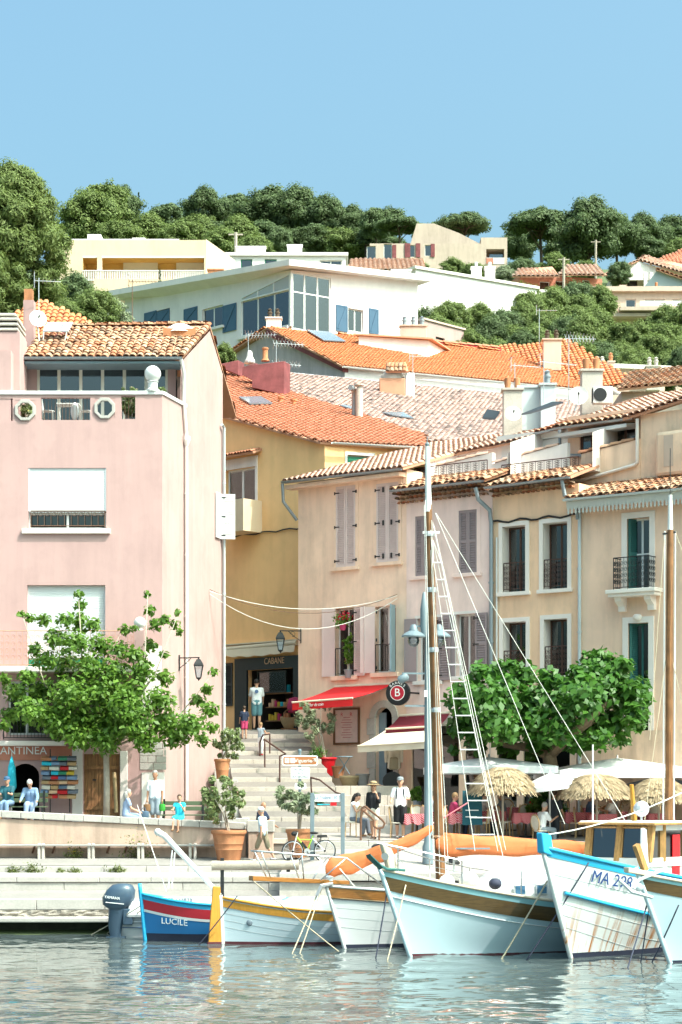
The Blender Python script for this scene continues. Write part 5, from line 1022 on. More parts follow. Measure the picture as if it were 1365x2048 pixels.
win(G,GL,lw[1],.12,2,1,.07,'white_paint','glass_blue'); win(G,GL,lw[0],.12,2,1,.07,'white_paint'); win(G,GR,rw[0],.12,2,1,.07,'white_paint')
def bshut(fr,x0,y0,x1,y1,flip=False):
    r=fr.rect(x0,y0,x1,y1); leaf(G,Fr(fr.p(r[0],-.02,0).xy,ang=math.atan2(fr.U.y,fr.U.x)),r[1]-r[0],r[2],r[3],'blue_shutter',louv=False,mid=False,hinge=False,zbrace=True)
bshut(GL,369,616,396,645); bshut(GL,447,609,474,663); bshut(GR,672,611,695,663); bshut(GR,738,618,757,668); bshut(GL,290,624,314,655); bshut(GL,315,621,340,652)
MB().fbox(GL,lw[1][0]-.15,lw[1][1]+.15,-.2,.05,lw[1][2]-.15,lw[1][2]).build('sill','white_render',G); MB().fbox(GL,bL[0]-.2,lL-.1,-.25,.02,bL[2]-.2,bL[2]-.05).build('sill','white_render',G)
# roof slabs: ridge runs back from the corner
bk=GR.N*9+V((2.5,2,0)); r0=GL.p(lL,0,zc_+.05)+V((-.1,-.9,.0)); l0=GL.p(-.9,-.9,zL-.1); q0=GR.p(lR+.6,-.6,zR-.02)
for P_ in ([l0,r0,r0+GR.N*9,l0+GL.N*11],[r0,q0,q0+GR.N*9,r0+GR.N*9]):
    MB().prism(P_,(0,0,.34)).build('roof_slab','white_render',G)
flues('white chimney with dark brick-vented top on the white house roof',at(803,560,127),1.2,.5,False,'white_render',0); o=flues('vented chimney behind the slab roof of the white house',at(432,556,136),1.0,.45,False,'terracotta',0)
antenna('thin rusty pole with comb aerial before the white house wall',at(265,650,90),2.0,R(0),9,1.1,mat='rust_iron',group=None)
# ---------------------------------------------------------------- cream apartment H
HY=150; H_=thing('cream_apartments','cream apartment block with long balcony behind the big pine','apartment block',(X(300,HY),HY,30)); HF=Fr((X(120,HY),HY),(X(412,HY),HY)); hL=HF.uz(412,550)[0]; lg=HF.rect(166,512,409,562)
wall(H_,'front_wall','buff',HF,0,hL,20,HF.uz(300,480)[1],[lg],.02)
# loggia
interior(H_,HF,lg,.02,2.2,'yellow_in',.0); vb=1.9
for x0,x1 in ((247,316),(353,409)): r=HF.rect(x0,512,x1,560,vb); MB().fbox(HF,r[0],r[1],vb,vb+.1,r[2],r[3]).build('white_shutter','roller',H_)
r=HF.rect(150,518,170,560,vb); MB().fbox(HF,r[0],r[1],vb,vb+.1,r[2],r[3]).build('dark_window','skylight',H_)
MB().fbox(HF,lg[0],lg[1],.0,.15,lg[3]-.12,lg[3]).build('shutter_box','white_paint',H_); u=HF.uz(199,530)[0]; MB().fbox(HF,u-.15,u+.2,-.05,.3,lg[2],lg[3]).build('column','buff',H_)
zb=lg[2]; zt=HF.uz(300,541)[1]; rl=MB()
MB().fbox(HF,lg[0],lg[1],-.12,-.06,zt-.06,zt).fbox(HF,lg[0],lg[1],-.12,-.06,zb,zb+.06).build('railing','white_paint',H_); n=70
for i in range(n): u=lg[0]+(lg[1]-lg[0])*i/n; rl.fbox(HF,u,u+.06,-.1,-.07,zb,zt-.05)
rl.build('baluster','white_paint',H_,kind='stuff')
MB().prism([HF.p(hL,0,20),HF.p(hL,0,HF.uz(412,478)[1]),at(460,512,HY+8)-V((0,0,0)),at(470,530,HY+9),V((X(470,HY+9),HY+9,20))],(0,.3,0)).build('side_wall','buff',H_); MB().poly([HF.p(hL+.01,0,20),HF.p(hL+.01,0,HF.uz(412,478)[1]),at(470,520,HY+9),V((X(470,HY+9),HY+9,20))]).build('gable_wall','buff',H_)
MB().fbox(HF,0,hL-2,.5,8,HF.uz(300,480)[1],HF.uz(300,474)[1]).build('roof_slab','white_render',H_); MB().fbox(HF,0,hL,0,8,20,HF.uz(300,484)[1]).build('body','buff',H_) if False else None
MB().fbox(HF,HF.uz(172,470)[0],HF.uz(199,470)[0],1,3,HF.uz(180,476)[1],HF.uz(180,461)[1]).build('chimney','white_render',H_); MB().fbox(HF,HF.uz(262,470)[0],HF.uz(288,470)[0],1,3,HF.uz(180,476)[1],HF.uz(180,468)[1]).build('roof_vent','white_render',H_)
u0_,u1_=HF.uz(190,580)[0],hL; MB().fbox(HF,u0_,u1_,-.7,0,HF.uz(300,590)[1],HF.uz(300,562)[1]-.03).build('balcony_front','buff',H_)
# far flat-roofed white blocks
o,fr,L,zt,zb=fblock('white_block','low white flat-roofed block with green blinds left of the ridge house','white_render',455,692,512,560,165,165,8,wins=((482,518,505,536,'green_paint'),(530,518,554,534,'green_paint'),(640,520,684,530,'offwhite')),roofmat='white_render',over=.2,th=.25)
flues('white ventilation cowls on the low white block',at(502,506,167),2.4,.4,False,'white_render',0)
flues('square white roof chimney by the dark umbrella pines',at(590,505,169),1.2,.5,False,'white_render',0)
o,fr,L,zt,zb=fblock('white_block','long blank white flat-roofed block above the green wood','white_render',832,1074,558,640,150,156,9,roofmat='offwhite',over=.15,th=.2)
for px,l in ((953,'left twin white chimney on the long white block'),(980,'right twin white chimney on the long white block')): flues(l,at(px,552,156),.75,.55,False,'white_render',1,pm='white_paint',d=.8)
# pink roofs left of the umbrella pines
o=thing('tile_roof_house','low pink-tiled roof left of the umbrella pines','house',at(770,540,215)); roof(o,[at(690,541,212),at(850,541,212),at(850,518,222),at(705,518,222)],'tile_pale',w=.5,L=.7,slab='tile_far',seed=56); MB().box(X(692,213),X(848,213),212.5,222,46,Z(541,212)).build('wall','white_render',o)
# beige apartment on the ridge
o,fr,L,zt,zb=fblock('ridge_apartments','beige apartment building with maroon shutters behind the umbrella pines','dusty',740,962,487,545,262,262,10,wins=((768,488,784,520),(812,490,830,514),(850,490,866,512),(734,492,752,520)))
for x0,x1,y0,y1 in ((810,821,487,515),(832,841,487,515),(785,793,490,516),(862,870,488,514)): r=fr.rect(x0,y0,x1,y1); MB().fbox(fr,r[0],r[1],-.12,-.03,r[2],r[3]).build('shutter','maroon',o)
MB().prism([fr.p(fr.uz(820,487)[0],2,zt),fr.p(fr.uz(835,487)[0],2,fr.uz(835,447,2)[1]),fr.p(fr.uz(870,487)[0],2,fr.uz(870,447,2)[1]),fr.p(fr.uz(920,487)[0],2,fr.uz(930,466,2)[1]),fr.p(L,2,fr.uz(962,487,2)[1])],(0,6,0)).build('upper_storey','dusty',o)
o2=o; f2=Fr((X(962,262),262),(X(1015,262),262)); L2=f2.uz(1015,500)[0]; r=f2.rect(973,498,1009,528); wall(o2,'side_wing','dusty',f2,.01,L2,60,f2.uz(990,475)[1],[r],.1,back=8); interior(o2,f2,r,.1,1.6,'dusty',0); MB().fbox(f2,r[0]+.5,r[1],1.3,1.4,r[2],r[3]-.3).build('wide_window','glass_blue',o2); MB().fbox(f2,r[0],r[1],-.05,.05,r[2],r[2]+.8).build('balcony_front','white_render',o2); MB().fbox(f2,r[0],r[0]+.9,-.06,.04,r[2]+.02,r[2]+.75).build('balcony_panel','terracotta_wall',o2)
# red villa
o,fr,L,zt,zb=fblock('red_villa','terracotta red villa with arched porch on the hillside','terracotta_wall',1040,1205,553,600,222,224,9,wins=((1080,563,1100,592,'white_paint'),(1112,562,1132,594,'white_paint'),(1165,560,1180,582,'white_paint')))
for q in (((1025,553),(1120,553),(1105,533),(1040,538)),((1118,550),(1215,550),(1196,536),(1135,531))):
    roof(o,[at(q[0][0],q[0][1],220),at(q[1][0],q[1][1],220),at(q[2][0],q[2][1],227),at(q[3][0],q[3][1],227)],'tile_pale',w=.5,L=.7,slab='tile_far',seed=57)
MB().box(X(1072,219),X(1140,219),217,221,40,Z(588,219)).build('terrace','white_wall',o)
# villa with open porch and orange roof
o,fr,L,zt,zb=fblock('porch_villa','pale villa with wide tiled gable roof and open porch','white_wall',1225,1400,548,590,245,245,9,wins=((1255,552,1275,574,'brown_frame'),(1300,552,1330,574,'brown_frame')))
roof(o,[at(1205,552,241),at(1280,520,243),at(1300,514,252),at(1225,545,252)],'tile_pale',w=.5,L=.7,slab='tile_far',seed=58,name='left_roof'); roof(o,[at(1278,520,243),at(1400,556,241),at(1400,535,252),at(1290,512,252)],'tile_pale',w=.5,L=.7,slab='tile_far',seed=59,name='right_roof')
MB().prism([at(1212,553,243),at(1278,523,243),at(1395,556,243),at(1395,575,243),at(1330,560,243),at(1215,560,243)],(0,.4,0)).build('gable','white_wall',o)
for px in (1288,1300,1316): MB().box(X(px,242),X(px,242)+.4,241.8,242.3,50,Z(545,242)).build('porch_post','white_wall',o)
o=thing('tile_roof_house','bright orange roof top at the right edge of the ridge','house',at(1340,520,262)); roof(o,[at(1300,526,258),at(1420,530,258),at(1420,498,266),at(1365,500,266)],'tile_orange',w=.5,L=.7,slab='tile_far',seed=60); MB().box(X(1320,260),X(1420,260),259,266,60,Z(528,258)).build('wall','pinkbeige',o)
o,fr,L,zt,zb=fblock('grey_house','blue-grey gabled house with orange roof at the right edge','greyblue_wall',1272,1420,580,610,212,210,8,wins=((1326,572,1340,584,'cl_turq'),))
MB().prism([fr.p(0,-.02,fr.uz(1272,575)[1]-1),fr.p(fr.uz(1315,540)[0],-.02,fr.uz(1315,541)[1]),fr.p(L,-.02,fr.uz(1420,575)[1])],(0,.3,0)).build('gable','greyblue_wall',o); roof(o,[fr.p(fr.uz(1313,540)[0],-.4,fr.uz(1313,540)[1]),fr.p(L,-.4,fr.uz(1420,578)[1]),fr.p(L,7,fr.uz(1420,578)[1]),fr.p(fr.uz(1313,540)[0],7,fr.uz(1313,540)[1])],'tile_orange',w=.5,L=.7,slab='tile_far',seed=61)
# pink-beige apartment at right with balconies
o,fr,L,zt,zb=fblock('beige_apartments','pink-beige apartment block with glazed balconies among the trees at right','pinkbeige',1165,1420,584,690,178,178,9,wins=((1215,597,1228,620),(1252,598,1272,618),(1290,598,1330,612),(1345,598,1375,612),(1278,626,1308,645)),roofmat='pinkbeige',over=.4,th=.4)
r=fr.rect(1235,596,1420,622); MB().fbox(fr,r[0],r[1],-1.6,0,fr.uz(1300,622)[1]-.3,fr.uz(1300,622)[1]).fbox(fr,fr.uz(1200,600)[0],r[1],-1.2,0,fr.uz(1300,632)[1]-.3,fr.uz(1300,632)[1]).build('balcony_slab','dusty',o); MB().fbox(fr,fr.uz(1275,612)[0],r[1],-1.55,-1.5,fr.uz(1300,620)[1],fr.uz(1300,610)[1]).build('balcony_front','white_wall',o)
for px,y0 in ((1222,575),(1247,567)): MB().fbox(fr,fr.uz(px-6,600)[0],fr.uz(px+8,600)[0],.5,2,zt,fr.uz(px,y0)[1]).build('chimney','pinkbeige',o)
flues('stubby chimney on the beige apartment roof',at(1313,583,180),.9,.3,False,'pinkbeige',1)
antenna('tall aerial mast standing before the green wood',at(1079,700,114),2.3,R(0),5,1.0,group=None); antenna('tangled aerial on a thin pole above the maroon chimney',at(553,740,92),1.3,R(15),9,1.3,style='x',group=None); antenna('comb aerial pointing right above the maroon chimneys',at(497,725,92),1.3,R(-10),10,1.3,style='x',group=None); antenna('slanted aerial beside the lavender gable',at(552,745,92),.5,R(20),8,1.2,style='x',group=None); antenna('thin pole aerial on the broad tiled-top chimney',at(826,790,95),1.9,R(10),5,.8,group=None)
# telephone pole on the hill
for px,y0,y1,Yp,l in ((1128,515,580,216,'wooden telephone pole before the red villa'),(1192,480,530,250,'thin pole under the tall pine'),(472,465,505,170,'short pole by the white block')):
    o=thing('utility_pole',l,'pole',at(px,y1,Yp)); MB().tube([at(px,y1,Yp)-V((0,0,2)),at(px,y0,Yp)],.14,6).build('shaft','bark_pale',o); MB().bar(at(px,y0+4,Yp)-V((.6,0,0)),at(px,y0+4,Yp)+V((.6,0,0)),.1).build('crossarm','bark_pale',o)
# ---------------------------------------------------------------- vegetation
def leaf_cloud(C,Nn,size,shape=1.6,r=RN,fold=.0,droop=0.,tuft=None,jit=.55):
    """C (n,3) centres, Nn (n,3) rough facing; returns verts, faces of little diamond leaves"""
    n=len(C); Nn=Nn+r.normal(size=(n,3))*jit; Nn/=np.linalg.norm(Nn,axis=1,keepdims=True)+1e-9
    t=r.normal(size=(n,3)); t[:,2]-=droop
    if tuft is not None: t=t*.45+tuft
    t-=Nn*(t*Nn).sum(1,keepdims=True); t/=np.linalg.norm(t,axis=1,keepdims=True)+1e-9; b=np.cross(Nn,t)
    s=(size*(.65+.7*r.random(n)))[:,None]; L=s*shape/2; w=s/2
    v=np.stack([C-t*L,C-t*L*.1+b*w+Nn*fold*s,C+t*L,C-t*L*.1-b*w+Nn*fold*s],1).reshape(-1,3); f=np.arange(4*n).reshape(n,4); return v,f
def ball_pts(n,c,rad,r=RN,shell=.55):
    d=r.normal(size=(n,3)); d/=np.linalg.norm(d,axis=1,keepdims=True); q=(shell+(1-shell)*r.random(n))[:,None]; return np.array(c)+d*q*np.array(rad),d
def crown(clumps,per,size,shape=1.5,r=RN,up=.35,shell=.6,droop=0.,tuft=0):
    """clumps: list of (centre, radii)"""
    Cs=[];Ns=[];Ts=[]
    for c,rad in clumps:
        p,d=ball_pts(per,c,rad,r,shell); Cs.append(p); Ts.append(d*tuft+np.array([0,0,tuft*.9])); d=d.copy(); d[:,2]+=up; Ns.append(d)
    return leaf_cloud(np.concatenate(Cs),np.concatenate(Ns),np.full(sum(len(x) for x in Cs),size),shape,r,droop=droop,tuft=np.concatenate(Ts) if tuft else None,jit=.32 if tuft else .55)
def limb(mb,pts,r0,r1,n=7):
    m=len(pts); mb.tube(pts,[r0+(r1-r0)*i/(m-1) for i in range(m)],n)
def mk_pine(kind,h,cw,ch,seed,leaf='leaf_dark',nc=34,per=420,leaf_s=.34,trunk=.35,flat=False):
    """tree prototype centred at its foot; returns (trunk mesh object, crown mesh object) at origin, unlinked prototypes"""
    r=np.random.default_rng(seed); cl=[]; base=h-ch
    for i in range(nc):
        a=r.random()*2*math.pi; q=math.sqrt(r.random()); t=r.random()
        if kind=='umbrella': z=base+ch*(.35+.55*(1-q*q)*(.4+.6*t)); rr=cw*.5*q*.86; s=cw*(.08+.07*r.random())
        elif kind=='cone': t=t**1.3; z=base+ch*t; rr=cw*.5*(1-t)*.8*q**.5; s=cw*.16*(1.15-t)
        elif kind=='big': t=i/nc; z=base+ch*t; rr=cw*.5*math.sin(math.pi*min(1,.22+.75*t))*.85*q**.6; s=cw*(.075+.06*r.random())
        else: z=base+ch*(.15+.7*t); rr=cw*.5*q*.82*math.sin(math.pi*(.12+.8*t)); s=cw*(.08+.09*r.random())
        e1,e2,e3=.65+.8*r.random(3); cl.append(((rr*math.cos(a),rr*math.sin(a),z),(s*e1,s*e2,s*e3*(.6 if kind=='umbrella' else .8))))
    v,f=crown(cl,per,leaf_s,{'big':4.2,'umbrella':2.4,'cone':2.4}.get(kind,1.9),r,.5,.1,tuft=1.1 if kind=='big' else .6)
    cm=npmesh('crown',v,f,leaf,kind='stuff'); me=cm.data; bpy.data.objects.remove(cm)
    mb=MB(); lean=(r.random()-.5)*h*.1; top=V((lean,0,base+ch*.35)); limb(mb,[V((0,0,-1)),V((lean*.2,0,base*.4)),V((lean*.6,.05,base*.8)),top],trunk,trunk*.55)
    for i in range(7 if kind!='cone' else 2):
        c=V(cl[i*len(cl)//8][0]); s=V((lean*.6,0,base*.75)).lerp(top,r.random()); limb(mb,[s,s.lerp(c,.5)+V((0,0,.2)),c],trunk*.4,trunk*.12,5)
    to=mb.build('trunk','bark_pine',smooth=True); tm=to.data; bpy.data.objects.remove(to); return tm,me
def plant_tree(name,label,proto,loc,s=1,rot=0,group=None,cat='tree',sz=None,mat=None):
    o=thing(name,label,cat,loc,group); o.rotation_euler.z=rot; o.scale=(s,s,sz or s)
    for nm,me in zip(('trunk','crown'),proto):
        c=bpy.data.objects.new(nm,me); COL.objects.link(c); c.parent=o
        if nm=='crown': c['kind']='stuff'
        if nm=='crown' and mat: c.material_slots[0].link='OBJECT'; c.material_slots[0].material=MT[mat]
    return o
PR={'umb':mk_pine('umbrella',10,9,3.8,1,'leaf_dark',62,420,.21,.28),'umb2':mk_pine('umbrella',11,11,4.6,2,'leaf_dark',76,420,.23,.3),'rnd':mk_pine('round',9,8,7.2,3,'leaf_far',70,400,.21,.3),'rnd2':mk_pine('round',11,11,8.8,4,'leaf_dark',95,420,.23,.35),'wood':mk_pine('round',8,8,7.6,5,'leaf_wood',85,400,.19,.28),'wood2':mk_pine('round',9,10,8.2,6,'leaf_wood',95,420,.20,.28),'cone':mk_pine('cone',9,2.4,8.6,8,'leaf_dark',26,220,.26,.15)}
def far_tree(lbl,pr,pxc,ytop,Y,hpx,name='pine_tree',group=None,mat=None,stretch=1):
    """crown top at ytop, total height hpx pixels"""
    hm={'umb':10,'umb2':11,'rnd':9,'rnd2':11,'wood':8,'wood2':9,'cone':9}[pr]; h=hpx*Y/F; p=at(pxc,ytop+hpx,Y); s=h/hm/.97
    plant_tree(name,lbl,PR[pr],p,s*stretch,(pxc*7%63)/10,group,sz=s,mat=mat)
ORD=['first','second','third','fourth','fifth','sixth','seventh','eighth','ninth','tenth','eleventh','twelfth']
# the ridge line
G1='dark pines along the ridge'
for i,(px,yt,Y,h,pr,l,st) in enumerate([
 (412,376,330,110,'rnd2','dark rounded pine at the left end of the ridge row',1.0),(470,384,335,110,'rnd','blue-green tree right of the leftmost ridge pine',1.1),(540,376,325,135,'rnd2','broad dark pine topping the ridge left of centre',1.15),(600,374,320,140,'rnd2','tallest dense dark pine of the central ridge clump',1.05),(655,395,315,125,'rnd2','wide dark pine right of the tallest ridge clump',1.1),(702,412,312,105,'rnd2','drooping dark pine ending the central clump',.9),
 (755,412,300,90,'rnd','light-topped pine left of the umbrella pair',1.0),(800,432,285,100,'umb','left umbrella pine before the beige ridge building',1.05),(856,455,275,80,'umb','small grey umbrella pine before the maroon shutters',.85),(928,428,270,105,'umb2','large flat umbrella pine before the beige ridge wall',1.05),
 (1085,420,300,150,'umb2','tall open pine with pale trunk on the right ridge',1.0),(1180,396,290,170,'rnd2','tallest pine of the right ridge with bare trunk',.95),(1235,430,300,110,'rnd2','spreading pine with horizontal limb right of the tallest',1.1),(1285,430,320,110,'rnd2','dark full pine near the right edge of the ridge',1.1),(1345,432,325,110,'rnd2','dark pine at the far right edge of the ridge',1.1),(1120,455,310,100,'rnd','low dark tree between the tall right pines',1.0),(1040,450,320,95,'rnd2','dark tree beside the notch in the ridge',.9)]): far_tree(l,pr,px,yt,Y,h,group=G1,mat=None,stretch=st)
for i,(px,yt,Y,h,pr,l,m,st) in enumerate([
 (205,362,300,150,'rnd','tall light green tree behind the big pine','leaf_wood',1.0),(245,372,310,120,'rnd2','dark green tree peeking left of the cypress',None,.8),(180,380,290,130,'wood2','green mass of leaves beside the big pine crown',None,1.0),(335,404,340,90,'rnd','dull green tree in the dip of the ridge','leaf_far',1.2),(300,425,300,90,'wood','olive green tree above the cream apartments',None,1.3),(370,440,280,80,'wood2','bushy olive tree right of the apartment aerial',None,1.3),(440,455,260,90,'wood','light bush tree above the white block',None,1.4),(510,470,240,80,'wood2','low green tree left of the roof cowls',None,1.0),(240,440,230,80,'wood2','leafy tree touching the apartment roof',None,1.2),(480,430,300,90,'wood','mid green tree under the blue-green ridge tree',None,1.2),(560,455,290,70,'rnd','low dark tree under the broad ridge pine',None,1.0),
 (880,440,330,70,'rnd','far tree showing over the beige upper storey',None,1.3),(780,415,335,80,'rnd','far tree behind the umbrella pair',None,1.3),(905,515,240,60,'wood','round shrub tree under the big umbrella pine',None,1.2),(950,525,235,50,'wood2','spreading shrub below the beige wing',None,1.2),(845,525,236,45,'wood','small shrub before the pink tiled roof',None,1.3),(1045,515,245,60,'wood2','blue-green shrub tree left of the red villa','leaf_far',1.2),(1110,505,250,60,'wood','bright bush behind the red villa roof',None,1.4),(1010,530,240,45,'wood','grey-green shrub below the notch','leaf_olive',1.3),(1240,520,235,70,'rnd','dark bush tree right of the red villa',None,.9),(1170,520,255,50,'wood2','bush under the tall bare trunk',None,1.2),(1300,470,300,70,'rnd','low dark tree behind the porch villa',None,1.2),(1365,475,300,80,'wood2','green bush at the right margin by the orange roof',None,1.0)]): far_tree(l,pr,px,yt,Y,h,name='hillside_tree',group='trees on the hillside',mat=m,stretch=st)
for i,px in enumerate((395,440,490,535,585,630,680,725,775)): far_tree(f'{ORD[i]} from left of the low dark trees filling in under the ridge pines','rnd' if i%2 else 'wood2',px,(430,440,452,440,455,446,455,458,470)[i],305,85,'ridge_tree','low trees under the ridge pines',mat='leaf_dark' if i%3 else None,stretch=1.25)
far_tree('slim dark cypress on the left ridge','cone',278,384,320,42,'cypress_tree'); far_tree('tiny cypress at the cream apartment balcony','cone',320,538,146,40,'cypress_tree')
# the green wood at mid right: separate trees
r_=random.Random(9); k=0
pass
WL=['yellow-green','mid green','deep green','olive green','fresh green','dull green']
for row,(yt,Y,h,xs_) in enumerate([(572,168,90,range(845,1210,52)),(590,158,95,range(862,1200,50)),(612,150,95,list(range(850,1240,50))+[1335,1375]),(640,143,95,range(868,1390,52)),(672,136,95,list(range(900,1400,50))),(700,130,90,range(930,1400,56))]):
    for j,px in enumerate(xs_):
        y=yt+r_.uniform(-14,12); nm=WL[(k*5+row)%6]
        far_tree(f'{nm} tree, {ORD[j]} from left in the {["highest","second highest","third","fourth","second lowest","lowest"][row]} row of the wood','wood' if k%2 else 'wood2',px+r_.uniform(-10,10),y,Y+r_.uniform(-3,3),h+r_.uniform(-12,12),'woodland_tree','trees of the green wood behind the rooftops',mat=['leaf_wood','leaf_pine','leaf_far','leaf_dark'][k%4] if k%3==0 else None); k+=1
# greenery behind the pink house and left of the white house
for px,yt,Y,h,pr,l,m in ((150,545,112,110,'wood','blue-green bush behind the satellite dish','leaf_far'),(190,575,108,100,'wood2','leafy green tree between pink roof and white house',None),(225,595,112,90,'wood','pale grey-green shrub beside the white house wall','leaf_olive'),(120,590,105,90,'wood2','green shrub behind the slender chimney',None),(448,685,100,60,'wood','palm-like green tuft by the maroon chimney','leaf_pine')): far_tree(l,pr,px,yt,Y,h,'garden_tree',None,mat=m)
# the big pine at left
bp=mk_pine('big',16,13,13.5,15,'leaf_pine',170,800,.14,.55)
def big_pine():
    Y=100; p=at(30,640,Y); s=((640-330)*Y/F)/16.6; plant_tree('pine_tree','big feathery pine towering at the left edge',bp,p,s*1.02,.6,sz=s); plant_tree('pine_tree','dense lower part pine at the far left margin',bp,at(-45,690,98),s*.95,2.2,sz=s*.9)
big_pine()
# ---------------------------------------------------------------- near trees, pots, shrubs
def near_tree(name,label,Y,trunk,branches,clumps,leafm,leaf_s,per,barkm,r0,shape=1.5,seed=1,depth=1.4,droop=.6,base_dz=0,shell=.15,fill=1.):
    """clumps: (px,py,rpx) seen at depth Y, spread in depth; branches: lists of (px,py,dY)"""
    r=np.random.default_rng(seed); b=at(*trunk[0],Y)-V((0,0,base_dz)); o=thing(name,label,'tree',b); mb=MB()
    pts=[b]+[at(p[0],p[1],Y) for p in trunk[1:]]; limb(mb,pts,r0,r0*.8,9); mb.build('trunk',barkm,o,smooth=True)
    for br in branches: 
        m=MB(); limb(m,[at(p[0],p[1],Y+p[2]) for p in br[1:]],br[0],br[0]*.25,6); m.build('branch',barkm,o,smooth=True)
    C=[];N=[]
    for px,py,rp in clumps:
        for k in range(2 if rp>40 else 1):
            y=Y+r.uniform(-depth,depth)*min(1,rp/40); rr=rp*y/F; n=int(per*(rp/40)**2*fill/(2 if rp>40 else 1)); p,d=ball_pts(n,np.array(at(px,py,y)),(rr,rr*1.1,rr*.85),r,shell); C.append(p); d=d*.5; d[:,2]+=.7; d[:,1]-=.3; N.append(d)
    C=np.concatenate(C); N=np.concatenate(N); v,f=leaf_cloud(C,N,np.full(len(C),leaf_s),shape,r,fold=.12,droop=droop); npmesh('crown',v,f,leafm,o,kind='stuff'); return o
mul=[(213,1440,60),(150,1440,55),(270,1440,55),(330,1445,45),(100,1430,45),(380,1450,38),(60,1420,35),(30,1385,28),(200,1380,50),(260,1385,42),(140,1385,45),(320,1400,35),(90,1380,34),(210,1480,40),(290,1480,34),(160,1475,34),(350,1475,28),(120,1455,34),(180,1335,38),(230,1340,34),(130,1330,34),(285,1345,28),(90,1320,26),(330,1355,22),(150,1285,32),(200,1290,30),(110,1275,26),(240,1300,24),(70,1300,18),(160,1245,26),(130,1240,20),(190,1250,18),(160,1210,16),(158,1190,11),(90,1240,18),(60,1235,14),(42,1228,9),(270,1310,22),(300,1290,18),(285,1325,18),(310,1250,17),(300,1220,14),(295,1190,10),(330,1240,14),(350,1250,13),(355,1225,8),(360,1265,9),(250,1260,14),(270,1255,10),(420,1420,20),(415,1380,14),(428,1345,11),(395,1400,18),(425,1455,16),(20,1430,22),(10,1450,16),(405,1480,16),(10,1360,14),(330,1310,12),(55,1355,22),(250,1410,40)]
near_tree('mulberry_tree','leafy young mulberry tree with pale trunk before the pink house',65.4,[(213,1640),(214,1580),(213,1520),(214,1470)],[[.06,(214,1500,0),(190,1440,.3),(165,1330,.2),(158,1200,.1)],[.06,(214,1500,0),(250,1430,-.4),(290,1310,-.3),(296,1190,-.2)],[.05,(214,1495,0),(160,1440,.5),(90,1370,.7),(45,1230,.6)],[.05,(214,1500,0),(290,1450,.6),(360,1430,.8),(425,1350,.6)],[.05,(214,1495,0),(140,1450,.8),(60,1410,1.),(5,1390,1.)],[.045,(214,1500,0),(300,1465,.4),(400,1450,.9)],[.04,(250,1430,-.4),(310,1350,-.5),(352,1240,-.5)],[.04,(190,1440,.3),(200,1360,-.2),(240,1270,-.2)]],mul,'leaf_mulberry',.105,520,'bark_pale',.11,1.75,seed=21,droop=.9)
pla=[(960,1400,60),(1010,1390,55),(930,1440,42),(1060,1400,55),(1110,1410,50),(1160,1400,60),(1200,1370,62),(1240,1400,55),(1265,1380,40),(1180,1450,50),(1230,1450,45),(1120,1460,45),(1060,1450,50),(1000,1450,50),(950,1470,35),(1270,1430,34),(1285,1390,22),(1190,1325,34),(1230,1335,34),(1205,1312,18),(1250,1330,20),(1160,1345,30),(1100,1360,30),(1050,1350,32),(1000,1340,30),(960,1345,26),(925,1380,30),(905,1400,20),(1130,1370,30),(910,1460,18),(1200,1480,30),(1160,1490,26),(1080,1490,28),(1020,1490,26),(960,1500,18),(1240,1480,20),(905,1500,12),(1280,1455,14),(1295,1400,12),(1020,1330,16),(1130,1490,20)]
near_tree('plane_tree','broad clipped dark green tree with forked brown limbs over the terrace',64.6,[(1108,1640),(1106,1560),(1100,1520),(1098,1500)],[[.22,(1098,1510,0),(1130,1480,-.3),(1175,1445,-.6),(1195,1425,-.7),(1240,1380,-.5)],[.2,(1098,1510,0),(1060,1495,.2),(1010,1490,.4),(970,1440,.5)],[.16,(1098,1512,0),(1080,1470,.6),(1060,1400,.8)],[.14,(1160,1458,-.5),(1190,1440,-.2),(1225,1432,.2)]],pla,'leaf_plane',.165,270,'bark',.26,1.7,seed=22,depth=1.9,droop=.9)
def shrub(name,label,c,px,py,rx,ry,Y,leafm,flower,leaf_s,n,potr=None,poth=None,potm='terracotta',stem=True,seed=1,nf=0,shape=2.2,cat='potted plant',rings=(.4,.62),stemtop=None):
    r=np.random.default_rng(seed); c=V(c); o=thing(name,label,cat,c)
    if potr: pot(o,c,potr,poth,potm,rings)
    top=at(px,py,Y); rxm,rym=rx*Y/F,ry*Y/F; mb=MB(); base=c+V((0,0,(poth or 0)*.9))
    for i in range(4 if stem else 0): limb(mb,[base+V((r.uniform(-.04,.04),r.uniform(-.04,.04),0)),base.lerp(top,.6)+V((r.uniform(-.1,.1),r.uniform(-.1,.1),0)),top+V((r.uniform(-.6,.6)*rxm,r.uniform(-.5,.5)*rxm,r.uniform(-.3,.6)*rym))],.03,.008,5)
    if stem: mb.build('stem','bark_pale',o)
    cl=[]
    for i in range(40):
        a=r.random()*6.28; q=r.random()**.5; t=r.uniform(-1,1)*math.sqrt(max(0,1-q*q)); cl.append(((top.x+math.cos(a)*q*rxm*.95,top.y+math.sin(a)*q*rxm*.95,top.z+t*rym),(rxm*.17,rxm*.17,rym*.19)))
    v,f=crown(cl,n//40,leaf_s,shape,r,.3,.0); npmesh('foliage',v,f,leafm,o,kind='stuff')
    if nf:
        v,f=crown(cl,max(1,nf//40),leaf_s*.7,1.1,r,.3,.75); npmesh('blossom',v,f,flower,o,kind='stuff')
    return o
zp=ground(X(458,62.7),62.7)
shrub('potted_oleander','pink flowering oleander in a huge terracotta pot before the wall',(X(458,62.7),62.7,zp),443,1598,46,46,62.7,'leaf_shrub','petal_pink',.06,4600,.535,.92,seed=31,nf=160)
